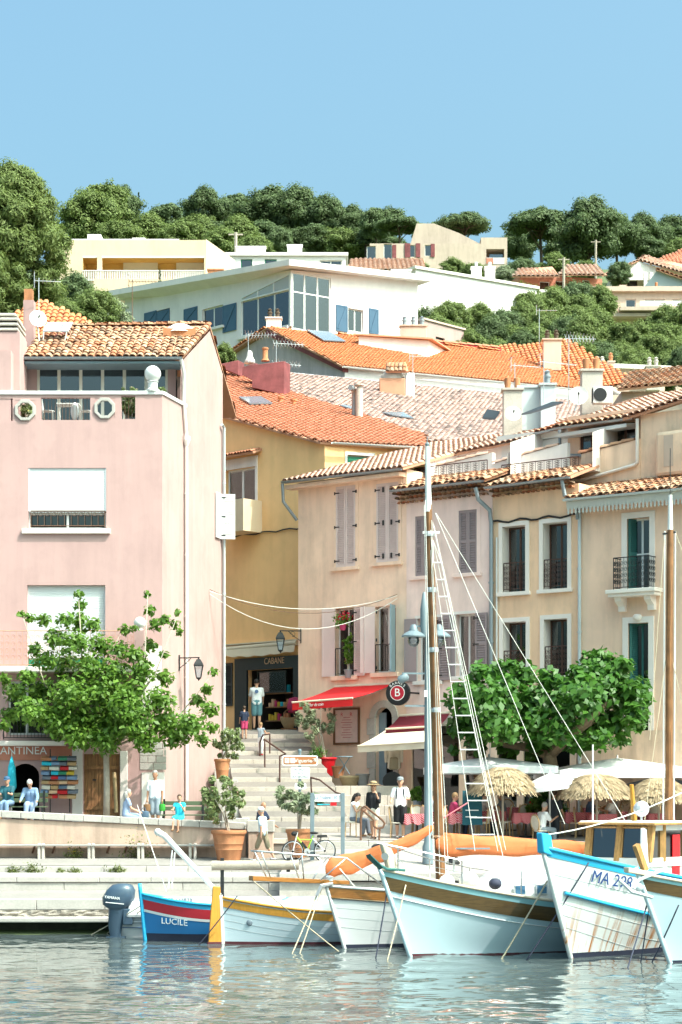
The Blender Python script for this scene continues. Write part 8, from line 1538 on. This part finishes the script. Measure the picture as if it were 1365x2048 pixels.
# --- white outboard boat behind
b=Boat('motor_boat','white motor boat with big grey-blue outboard engine at the left',4.6,1.8,.62,.75,.62,.2,(640,1868),180-(-8) if False else 172,tr=.85); wb=b; b.B=1.3; b.fm=b.fb=b.fs=.78
b.h=V((1,.05,0)).normalized(); b.n=V((b.h.y,-b.h.x,0)); Yw=56.4; b.o=V((X(246,Yw),Yw,0))+b.h*2.3; b.root.location=(b.o.x,b.o.y,0)
b.skin('hull','hull_white',-.3,1); MB().grid([[b.P(0,q,sd) for q in np.linspace(-.3,1,8)] for sd in (-1,-.5,0,.5,1)]).build('transom','hull_white',b.root,smooth=True); b.line('rub_rail','steel',.55,.02,.01); b.deck('hull_white',.97); b.box('seat_back','hull_white',-2.2,-1.6,-.7,.7,.55,1.0,.12,.08); b.line('stripe','cl_blue',.35,.012,.008,0,.3)
ob=thing('outboard_engine','grey-blue outboard engine tilted on the stern of the white boat','outboard motor',(b.o-b.h*2.6)); c=V((X(236,55.9),55.9,0))
rows=[]
for z,fx,bx,w in ((.92,-.25,.28,.2),(1.02,-.40,.44,.25),(1.2,-.44,.47,.27),(1.42,-.34,.46,.26),(1.56,-.2,.36,.2),(1.60,-.05,.2,.08)):
    k=16; rows.append([c+V(((fx+bx)/2+(bx-fx)/2*math.cos(a)*.98+(1.2-z)*-.12,w*math.sin(a),z-.12)) for a in np.linspace(0,2*math.pi,k+1)])
m=MB().grid(rows); m.poly(rows[-1][:-1]); m.poly(rows[0][:-1][::-1]); m.build('cowl','motor_blue',ob,smooth=60); rows=[]
for z,fx,bx,w in ((.82,-.26,.3,.18),(.55,-.26,.2,.15),(.3,-.26,.12,.11),(.1,-.22,.1,.08),(-.3,-.2,.1,.05)): rows.append([c+V(((fx+bx)/2+(bx-fx)/2*math.cos(a),w*math.sin(a),z)) for a in np.linspace(0,2*math.pi,15)])
MB().grid(rows).build('leg','motor_blue',ob,smooth=60); MB().box(c.x+.15,c.x+.42,c.y-.15,c.y+.15,.35,.8).build('clamp_bracket','motor_blue',ob,bev=.03); MB().lathe([(.2,-.02),(.2,.02)],c+V((-.05,0,.02)),12,sx=1.4,sy=.5).build('cavitation_plate','motor_blue',ob)
text_part('lettering','YAMAHA',.11,ob,'sign_white',c+V((-.12,-.278,1.1)),(1,0,-.12),(0,-1,.1),.0,ext=.006,sx=.95); MB().bar(c+V((-.3,-.27,.98)),c+V((.2,-.27,.93)),.01,.02).build('pin_stripe','sign_white',ob)
MB().ball(c+V((.1,-.2,1.36)),.12,10,6,(1.2,.2,.25)).build('air_scoop','dark_void',ob)
# white sloping tube (boom crutch) above
o=thing('boom','stout white boom slanting up over the blue boat','spar',at(440,1790,55.6)); MB().tube([at(316,1664,55.6),at(330,1672,55.6),at(440,1790,55.8)],[.09,.085,.06],12).ball(at(316,1664,55.6),.1,12,8).build('tube','white_paint',o,smooth=50); MB().tube([at(345,1700,55.6),at(337,1776,55.6)],.02,6).tube([at(350,1704,55.6),at(344,1776,55.6)],.02,6).build('strut','white_paint',o)
rope('thin white line from the seated woman wall down to the blue boat',[at(275,1610,60.5),at(333,1782,55.4)],.012,'rope_white',name='rigging_line')
# --- LUCILE
b=Boat('fishing_boat','small blue and red wooden boat lettered LUCILE',3.7,1.7,.98,1.25,1.1,.12,(293,1881),8,flare=.82,bowpow=2.4,wlpow=1.7)
b.skin('hull','hull_blue',-.3,1); b.skin('waterline_band','antifoul_dark',-.3,b.above(.20),.004,nq=3); b.skin('red_band','hull_red',b.below(.40),b.below(.14),.006,nq=3); b.skin('white_stripe','hull_white',b.below(.47),b.below(.40),.008,nq=2); b.skin('top_strake','sky_paint',b.below(.14),1,.008,nq=2); b.line('gunwale','sky_paint',1.0,.035,.01); b.stem('sky_paint',.055,-.1,1.22,.03); b.deck('hull_white',.9)
b.box('engine_box','hull_white',-.9,.7,-.45,.45,.8,1.12,.06); b.text('LUCILE',.23,.80,.52,1,'sign_white',1.05,.02); text_part('lettering','ST 644833',.12,b.root,'sign_ink',b.w(.1,.47,1.0),-b.h,b.n,.01) if False else None
ib=b; o=b.box('inner_washboard','hull_white',-1.9,1.5,-.06,.0,.85,1.16,.0,.01); text_part('lettering','ST 644833',.15,o,'sign_ink',b.w(.95,.0,1.075),-b.h,b.n,.012,ext=.003)
# --- white pointu with ochre rail, yellow rudder
b=Boat('fishing_boat','white pointed wooden boat with ochre rail and yellow rudder',6.4,2.3,.83,1.22,1.2,.05,(447,1888),15,flare=.85,bowpow=2.2,wlpow=1.8)
b.skin('hull','hull_pale',-.3,1); b.skin('waterline_band','antifoul',-.3,b.above(.07),.004,nq=2); b.skin('ochre_rail','ochre_paint',b.below(.24),b.below(.06),.012,nq=3); b.line('gunwale','ochre_paint',1.0,.035,.0); b.deck('hull_white',.93); b.stem('hull_white',.06); [b.line('plank_seam','seam',b.below(q),.005,.0) for q in (.4,.58,.76)]
MB().hexa([b.w(3.22,-.04,-.2),b.w(3.62,-.04,-.2),b.w(3.62,.04,-.2),b.w(3.22,.04,-.2),b.w(3.28,-.04,1.5),b.w(3.48,-.04,1.52),b.w(3.48,.04,1.52),b.w(3.28,.04,1.5)]).build('rudder','ochre_paint',b.root,bev=.02); MB().hexa([b.w(3.215,-.042,-.05),b.w(3.625,-.042,-.05),b.w(3.625,.042,-.05),b.w(3.215,.042,-.05),b.w(3.22,-.042,.06),b.w(3.62,-.042,.06),b.w(3.62,.042,.06),b.w(3.22,.042,.06)]).build('rudder_foot','antifoul',b.root); MB().ball(b.P(.90,.52,1,.0),.085,12,8,(1,.35,1)).build('porthole','skylight',b.root,smooth=True)
cabin(b,'coachroof','hull_white',-2.4,1.9,.75,.78,1.12,.6); b.box('cockpit_coaming','hull_white',1.6,2.4,-.5,.5,.95,1.15,.05)
# --- B3 white yacht with varnished strake, bowsprit platform, pulpit, orange sail
b=Boat('sailing_boat','white sailing boat with varnished top strake and long bowsprit',7.2,2.5,1.35,1.60,1.25,.55,(691,1897),32,flare=.72,bowpow=2.1,wlpow=1.35)
b.skin('hull','hull_white',-.3,1); b.skin('waterline_band','antifoul_dark',-.3,b.above(.1),.004,nq=2); b.skin('varnished_strake','varnish',b.below(.3),b.below(.03),.010,nq=3); b.line('rub_rail','varnish_dark',b.below(.3),.018,.02); b.line('cap_rail','hull_white',1.0,.035,.0); b.deck('deck_cream',.93); b.stem('hull_white',.05); [b.line('plank_seam','seam',b.below(q),.005,.0) for q in (.55,.8,1.05)]
bs=b.lx(1,1); zz=1.66
MB().hexa([b.w(bs-.6,-.13,zz-.04),b.w(bs+2.2,-.11,zz+.12),b.w(bs+2.2,.11,zz+.12),b.w(bs-.6,.13,zz-.04),b.w(bs-.6,-.13,zz+.06),b.w(bs+2.2,-.11,zz+.24),b.w(bs+2.2,.11,zz+.24),b.w(bs-.6,.13,zz+.06)]).build('bowsprit','varnish',b.root,bev=.01)
for sd in (-1,1): MB().tube([b.w(bs-1.2,sd*.75,zz-.05),b.w(bs-.3,sd*.45,zz+.65),b.w(bs+.9,sd*.28,zz+.75),b.w(bs+2.1,sd*.16,zz+.85),b.w(bs+2.15,0,zz+.85)],.022,7).tube([b.w(bs+.9,sd*.28,zz+.75),b.w(bs+.75,sd*.12,zz+.15)],.018,6).tube([b.w(bs+2.0,sd*.17,zz+.84),b.w(bs+1.7,sd*.1,zz+.2)],.018,6).tube([b.w(bs-.3,sd*.45,zz+.65),b.w(bs+.3,sd*.2,zz+.1)],.018,6).build('pulpit','steel',b.root,smooth=True)
MB().lathe([(.14,0),(.14,.1),(.06,.14)],b.w(bs-.05,0,zz+.06),12).tube([b.w(bs-.1,.1,zz),b.w(bs+.25,.13,zz-.05),b.w(bs+.35,.1,zz-.3)],.05,6).build('anchor_roller','alu',b.root,smooth=40)
furled(b.root,'furled_jib',at(652,1722,52.2),at(868,1648,53.4),.58,.26,.14,wid=.15,seed=4)
MB().tube([at(868,1648,53.4),at(935,1606,53.8)],.02,5).build('sheet','rope_pink',b.root); MB().ball(at(871,1660,53.4),.05,8,6).build('block','petal_yellow',b.root)
for i,(x,l) in enumerate(((1.3,1.),(.3,.9))): b.box('deck_box','hull_white',x,x+.5,-.4,.4,1.3,1.3+.25*l,.05)
cabin(b,'coachroof','hull_white',-2.6,.0,.8,1.2,1.6,.5); MB().ball(b.w(1.9,.3,1.42),.2,10,6,(1.3,.8,.4)).build('coiled_rope','rope_white',b.root,smooth=True)
# --- B4 aqua-white yawl with wooden mast
b=Boat('sailing_yacht','pale aqua yacht with brown sheer strake and tall wooden mast',9.2,2.9,1.18,2.12,1.2,.85,(822,1912),30,flare=.70,bowpow=2.3,wlpow=1.3,mid=.42); B4=b
b.skin('hull','hull_aqua',-.3,1); b.skin('waterline_band','antifoul',-.3,b.above(.05),.004,nq=2); b.skin('sheer_strake','varnish_dark',b.below(.52),b.below(.17),.010,nq=3); b.skin('top_band','teal_trim',b.below(.17),b.below(.03),.012,nq=2); b.line('cap_rail','deck_cream',1.0,.04,.01); b.line('feature_line','hull_white',b.below(.66),.014,.012); b.deck('deck_cream',.95); b.stem('hull_aqua',.06,-.1,1.04)
bs=b.lx(1,1)
MB().hexa([b.w(bs-.55,-.1,2.0),b.w(bs-.2,-.1,2.05),b.w(bs-.2,.1,2.05),b.w(bs-.55,.1,2.0),b.w(bs-.28,-.09,2.6),b.w(bs+.02,-.09,2.75),b.w(bs+.02,.09,2.75),b.w(bs-.28,.09,2.6)]).build('bitt_post','deck_cream',b.root,bev=.05); MB().lathe([(.09,-.14),(.09,.14)],b.w(bs-.12,0,2.42),12,Matrix.Rotation(R(90),3,'X')).build('bow_roller','steel',b.root,smooth=40)
MB().tube([b.w(bs-.6,.12,2.08),b.w(bs-.05,.2,2.12),b.w(bs+.3,.2,2.3)],.035,6).hexa([b.w(bs+.1,.1,2.1),b.w(bs+.45,.1,2.4),b.w(bs+.45,.3,2.45),b.w(bs+.1,.3,2.15),b.w(bs+.12,.1,2.16),b.w(bs+.47,.1,2.46),b.w(bs+.47,.3,2.5),b.w(bs+.12,.3,2.2)]).build('anchor','teal_paint',b.root)
# stanchions and lifelines
for sd in (1,-1):
    P_=[b.P(t,1,sd)+V((0,0,0)) for t in (.97,.85,.72,.58,.44,.3,.16)]; tops=[p+V((0,0,.62)) for p in P_]; MB().tube([b.w(b.lx(1,1)+.1,0,2.75)]+tops,.014,5).build('upper_lifeline','steel',b.root); MB().tube([p-V((0,0,.3)) for p in tops],.009,4).build('lower_lifeline','steel',b.root)
    for p,t in zip(P_,tops): MB().tube([p-V((0,0,.05)),t],.016,6).build('stanchion','steel',b.root)
cabin(b,'coachroof','hull_white',-2.6,2.7,.88,1.2,1.9,.7,wins=((2.0,1,.17,.13),(1.35,1,.17,.13),(.2,1,.17,.13),(-.6,1,.17,.13)),crown=.16); b.box('hatch','deck_cream',-1.6,-.9,-.3,.3,2.02,2.12,.02); MB().tube([b.w(-.2,.55,2.02),b.w(.5,.5,2.0)],.03,6).build('handrail','varnish',b.root)
for x,y,r,m,nm in ((3.15,.35,.25,'white_paint','fender'),(3.5,-.1,.2,'white_paint','fender'),(2.65,.75,.16,'rope_dark','coiled_rope')): MB().ball(b.w(x,y,1.62+r*.7),r,14,9,(1,1,.9)).build(nm,m,b.root,smooth=True)
mb_=at(884,1762,51.6); mt_=at(857,1000,51.6); mtop=at(855,893,51.6)
ms=MB().tube([mb_-V((0,0,.7)),mb_.lerp(mt_,.5),mt_],[.135,.12,.085],12).build('mast','mast_wood',b.root,smooth=60); MB().tube([mt_,mtop],[.083,.055],12).tube([mt_-V((0,0,.3)),mt_],[.092,.088],12).build('painted_masthead','white_paint',ms,smooth=60); MB().tube([mtop,mtop+V((0,0,.25))],.012,5).ball(mtop+V((0,0,.05)),.06,8,6).build('masthead_lamp','grey_post',ms)
for y in (1068,1180,1300,1420): p=mb_.lerp(mt_,(1762-y)/762); MB().lathe([(.125,-.06),(.13,0),(.125,.06)],p,10).build('mast_band','alu',ms)
c=at(868,1065,51.6); MB().bar(c-V((.28,0,0)),c+V((.15,0,0)),.05,.06).build('spreader','white_paint',ms)
# boom with sail cover
bA=at(872,1672,51.4); bB=at(1287,1694,53.6); furled(b.root,'sail_cover',bA,bB,.58,.27,.0,wid=.2,seed=6); MB().tube([bA-V((.1,0,.02)),bB],.05,8).build('boom','mast_wood',b.root)
for px in (908,1118,1222,1245): MB().bar(at(px,1690,51.6+(px-870)*.005),at(px,1745,51.6+(px-870)*.005),.05).build('boom_gallows','zinc_light',b.root)
MB().bar(at(905,1697,51.5),at(980,1697,51.7),.04).build('gallows_rail','grey_post',b.root)
# rigging
def rig(l,x0,y0,Y0,x1,y1,Y1,r=.008,m='rope_white'): MB().tube([at(x0,y0,Y0),at(x1,y1,Y1)],r,5).build('stay',m,b.root)
for q in ((871,1026,51.5,1130,1648,50.6),(872,1026,51.5,1262,1660,52.4),(868,1050,51.5,1012,1700,50.8),(866,1045,51.5,1006,1712,50.9),(866,1080,51.5,1000,1690,50.75),(864,1040,51.5,880,1750,51.3),(862,1100,51.5,892,1752,51.2),(851,1000,51.5,868,1745,51.0),(849,1010,51.5,860,1700,51.2),(862,1060,51.5,898,1752,51.2)): rig('',*q)
lad=thing('rope_ladder','white rope ladder with wooden rungs hanging from the mast','ladder',at(968,1705,50.8)); f_=lambda y,k:(868+(946-868)*(y-1125)/546+ (0 if k==0 else 15+(44-15)*(y-1125)/546))
for k in (0,1): MB().tube([at(866,1080,51.5),at(f_(1125,k),1125,51.4),at(f_(1400,k),1400,51.1),at(f_(1702,k),1702,50.75)],.008,5).build('side_rope','rope_white',lad)
y=1125
while y<1690: Yl=51.4-.65*(y-1125)/577; MB().bar(at(f_(y,0)-1,y,Yl),at(f_(y,1)+1,y,Yl),.02,.03).build('rung','white_paint',lad); y+=34
# --- MA fishing boat
b=Boat('fishing_boat','white rust-streaked fishing boat with blue rail and wheelhouse lettered MA 2',7.6,3.1,1.75,2.68,1.5,1.35,(1143,1917),54,flare=.66,bowpow=2.5,wlpow=1.35,mid=.4); B5=b
b.skin('hull','hull_rusty',-.3,1); b.skin('waterline_band','antifoul_dark',-.3,b.above(.13),.004,nq=2); b.skin('blue_rail','sky_paint',b.below(.2),1,.012,nq=3); b.line('gunwale','sky_paint',1.0,.055,.0); b.line('rubbing_strake','sky_paint',b.below(1.02),.045,.025,t1=.975); b.line('strake_moulding','hull_white',b.below(.96),.02,.02,t1=.975); b.deck('deck_cream',.8); b.stem('hull_rusty',.06,-.1,1.0)  # white moulding runs just above the rubbing strake
bs=b.lx(1,1); MB().hexa([b.w(bs-.35,-.12,2.45),b.w(bs+.08,-.1,2.55),b.w(bs+.08,.1,2.55),b.w(bs-.35,.12,2.45),b.w(bs-.25,-.1,2.98),b.w(bs+.16,-.08,3.02),b.w(bs+.16,.08,3.02),b.w(bs-.25,.1,2.98)]).build('stem_head','sky_paint',b.root,bev=.03)
[b.line('plank_seam','seam',b.below(q),.007,.0) for q in (.62,1.3,1.6,1.9)]; b.text('MA 298',.42,.855,1.86,1,'ink_blue',.95,.03); b.text('MA 298',.36,.5,1.6,1,'cl_blue',.9,.02) if False else None
# wheelhouse
def wheelhouse():
    wx0,wx1=-.5,1.5; z0,z1=1.4,3.15; hw=.85; P=b.w
    o=b.box('wheelhouse','hull_white',wx0,wx1-.0,-hw,hw,z0,2.25,0,.02)
    for x,y in ((wx1,hw),(wx1,-hw),(wx0,hw),(wx0,-hw),(wx1-.75,hw),(wx1,0)): MB().bar(P(x-(.12 if x==wx1 else 0)*0,y,2.25),P(x+(.18 if x==wx1 else 0)*-1,y,z1),.15,.15).build('window_post','ochre_wood',o)
    MB().hexa([P(wx0-.25,-hw-.2,z1),P(wx1+.1,-hw-.2,z1),P(wx1+.1,hw+.2,z1),P(wx0-.25,hw+.2,z1),P(wx0-.25,-hw-.2,z1+.09),P(wx1+.05,-hw-.2,z1+.1),P(wx1+.05,hw+.2,z1+.1),P(wx0-.25,hw+.2,z1+.09)]).build('roof','white_paint',o,bev=.03); MB().tube([P(wx1+.08,-hw-.2,z1+.03),P(wx1+.08,hw+.2,z1+.03),P(wx0-.25,hw+.2,z1+.03)],.035,6).build('roof_edge','ochre_wood',o)
    for (a,c) in (((wx1-.02,-hw+.06),(wx1-.02,-.06)),((wx1-.02,.06),(wx1-.02,hw-.06)),((wx1-.1,hw-.01),(wx1-.7,hw-.01)),((wx1-.82,hw-.01),(wx0+.06,hw-.01))):
        k=lambda q,z:P(q[0]-(.16*(z-2.25)/.9 if q[0]>wx1-.05 else 0),q[1],z); MB().poly([k(a,2.3),k(c,2.3),k(c,z1-.06),k(a,z1-.06)]).build('window_pane','glass_cab',o); MB().tube([k(a,2.3),k(c,2.3),k(c,z1-.06),k(a,z1-.06),k(a,2.3)],.05,6).build('window_frame','ochre_wood',o)
    for nm,q in (('rear_wall',(wx0,wx0+.06,-hw,hw,2.25,z1)),('far_wall',(wx0,wx1-.2,-hw,-hw+.05,2.25,z1)),('sill_band',(wx0,wx1+.03,hw-.02,hw+.05,2.12,2.34)),('front_sill',(wx1-.02,wx1+.06,-hw,hw,2.12,2.34)),('header_band',(wx0,wx1-.12,hw-.02,hw+.04,z1-.14,z1-.005))): b.box(nm,'hull_white',*q,0,.01,parent=o)
    MB().tube([P(wx1-.5,.2,z1+.1),P(wx1-.35,.2,z1+1.0)],[.07,.05],8).build('pole_stump','ochre_paint',o); MB().tube([P(wx1-.3,.5,z1+.1),P(wx1-.3,.5,z1+.28)],.03,6).ball(P(wx1-.3,.5,z1+.4),.2,14,8,(1,.6,1)).build('searchlight','alu',o); MB().tube([P(wx1-.1,-.75,z1+.1),P(wx1-.1,-.75,z1+2.0)],.02,6).build('whip_aerial','white_paint',o)
    b.box('orange_door','red_pot',wx0+.35,wx0+.75,hw+.0,hw+.03,1.6,2.9,0,.01)
    MB().hexa([P(1.9,.95,1.9),P(2.2,.95,1.9),P(2.2,1.1,1.9),P(1.9,1.1,1.9),P(1.6,.75,3.05),P(1.75,.75,3.1),P(1.75,.87,3.1),P(1.6,.87,3.05)]).build('white_davit','hull_white',b.root,bev=.04)
    m0=P(-.6,-.2,3.15); mtp=at(1341,990,m0.y); m1=V((X(1338,m0.y),m0.y,3.0)); mm=MB().tube([m1,at(1340,1150,m0.y),at(1341,1060,m0.y)],[.10,.09,.08],12).build('mast','mast_wood',b.root,smooth=60); MB().tube([at(1341,1060,m0.y),mtp],[.07,.05],12).build('painted_masthead','white_paint',mm,smooth=60); MB().tube([mtp,mtp+V((0,0,1.2))],.01,5).build('vhf_aerial','black_iron',mm); MB().bar(at(1326,1068,m0.y),at(1352,1064,m0.y),.05).build('spreader','black_iron',mm)
    for px in (1330,1351): MB().tube([at(px,1062,m0.y),at(px-3,1640,m0.y)],.022,6).build('mast_rod','white_paint',mm)
    for q in ((1352,1066,1400,1200),(1330,1070,1300,1480),(1341,990,1385,960),(1345,1320,1400,1560),(1332,1320,1290,1640)): MB().tube([at(q[0],q[1],m0.y),at(q[2],q[3],m0.y-.4)],.011,4).build('stay','rope_tan',mm)
MG('glass_cab',(.5,.62,.72),.35,.05); M('ochre_wood',(.46,.25,.09),.45,.2,3,grain=(5,(6,6,.5),.3)); wheelhouse()
rope('chain and line from the blue stem head to the wheelhouse roof',[b.w(bs,0,2.95),at(1365,1585,49.5)],.018,'rope_white',.15,name='rigging_line')
# --- right edge boat
b=Boat('sailing_boat','bow of a pale teal-trimmed boat cut off by the right edge',7.5,2.7,1.4,2.1,1.3,.95,(1342,1926),30,flare=.68,bowpow=2.2,wlpow=1.3)
b.skin('hull','hull_aqua',-.3,1); b.skin('waterline_band','antifoul_dark',-.3,b.above(.06),.004,nq=2); b.skin('sheer_strake','varnish_dark',b.below(.4),b.below(.12),.01,nq=2); b.skin('top_band','teal_trim',b.below(.12),1,.012,nq=2); b.line('cap_rail','deck_cream',1,.04,.01); b.deck('deck_cream',.93); b.stem('hull_aqua',.06,-.1,1.06)
bs=b.lx(1,1); MB().hexa([b.w(bs-.4,-.12,2.0),b.w(bs+.35,-.1,2.12),b.w(bs+.35,.1,2.12),b.w(bs-.4,.12,2.0),b.w(bs-.4,-.12,2.12),b.w(bs+.35,-.1,2.24),b.w(bs+.35,.1,2.24),b.w(bs-.4,.12,2.12)]).build('bow_platform','deck_cream',b.root,bev=.02)
A=b.w(bs+.3,.1,2.0); MB().tube([b.w(bs-.7,.15,2.2),b.w(bs+.1,.15,1.95),b.w(bs+.25,.15,1.75)],.04,6).tube([b.w(bs+.5,-.05,1.95),b.w(bs+.3,.15,1.68),b.w(bs-.1,.4,1.55)],.045,6).ball(b.w(bs+.1,.15,1.78),.1,8,6).build('anchor','zinc_light',b.root,smooth=50)
MB().bar(b.w(bs-.2,0,2.15),b.w(bs+.1,.05,2.75),.12,.14).build('bow_post','ochre_wood',b.root); MB().hexa([b.w(-1.2,-.7,1.5),b.w(.6,-.7,1.5),b.w(.6,.7,1.5),b.w(-1.2,.7,1.5),b.w(-1.,-.6,2.2),b.w(.3,-.6,2.1),b.w(.3,.6,2.1),b.w(-1.,.6,2.2)]).build('coachroof','hull_white',b.root,bev=.05)
# --- a white boat lying behind between the yachts
b=Boat('sailing_boat','low white boat half hidden behind the aqua yacht',6.5,2.2,.95,1.2,1.0,.3,(715,1862),12,flare=.8); b.skin('hull','hull_white',-.3,1); b.skin('ochre_rail','ochre_paint',b.below(.2),b.below(.08),.01,nq=2); b.line('gunwale','hull_white',1,.03); b.deck('deck_cream',.93); cabin(b,'coachroof','hull_white',-2.2,1.5,.7,.9,1.45,.5)
# --- mooring ropes to the water
for l,x0,y0,Y0,x1,y1,m,r in (('thin tan rope from outboard boat to the water at far left',300,1800,55,165,1868,'rope_tan',.014),('tan rope crossing the outboard leg',310,1800,54.8,200,1865,'rope_tan',.014),('dark rope looped by the yellow rudder',475,1792,53.,388,1889,'rope_dark',.016),('pale rope from the bowsprit roller to the water',640,1775,51.6,580,1905,'rope_tan',.02),('second pale rope beside the bowsprit roller rope',644,1775,51.6,596,1905,'rope_tan',.018),('long pale rope from the bowsprit foot to the stem of the varnished boat',505,1760,51.8,690,1900,'rope_tan',.018),('pale rope across the varnished boat bow',680,1738,51.3,818,1884,'rope_white',.018),('dark rope left under the aqua bow',778,1760,49.3,750,1915,'rope_dark',.018),('grey rope right under the aqua bow',812,1770,49.2,772,1920,'rope_tan',.018),('tan rope from the aqua yacht side to the water',1095,1762,49.6,996,1917,'rope_tan',.022),('dark blue rope from the blue rail of the rusty boat',1178,1725,48.2,1047,1918,'rope_dark',.02),('dark rope left under the right edge bow',1300,1790,47.4,1252,1934,'rope_dark',.018),('blue rope middle under the right edge bow',1302,1790,47.4,1280,1924,'rope_dark',.016),('dark rope crossing the right edge hull',1358,1810,47,1298,1924,'rope_dark',.018)):
    Y1=H*F/(y1-YH)-.1; e=at(x1,y1,Y1); e.z=-.15; rope(l,[at(x0,y0,Y0),e],r,m,.03)
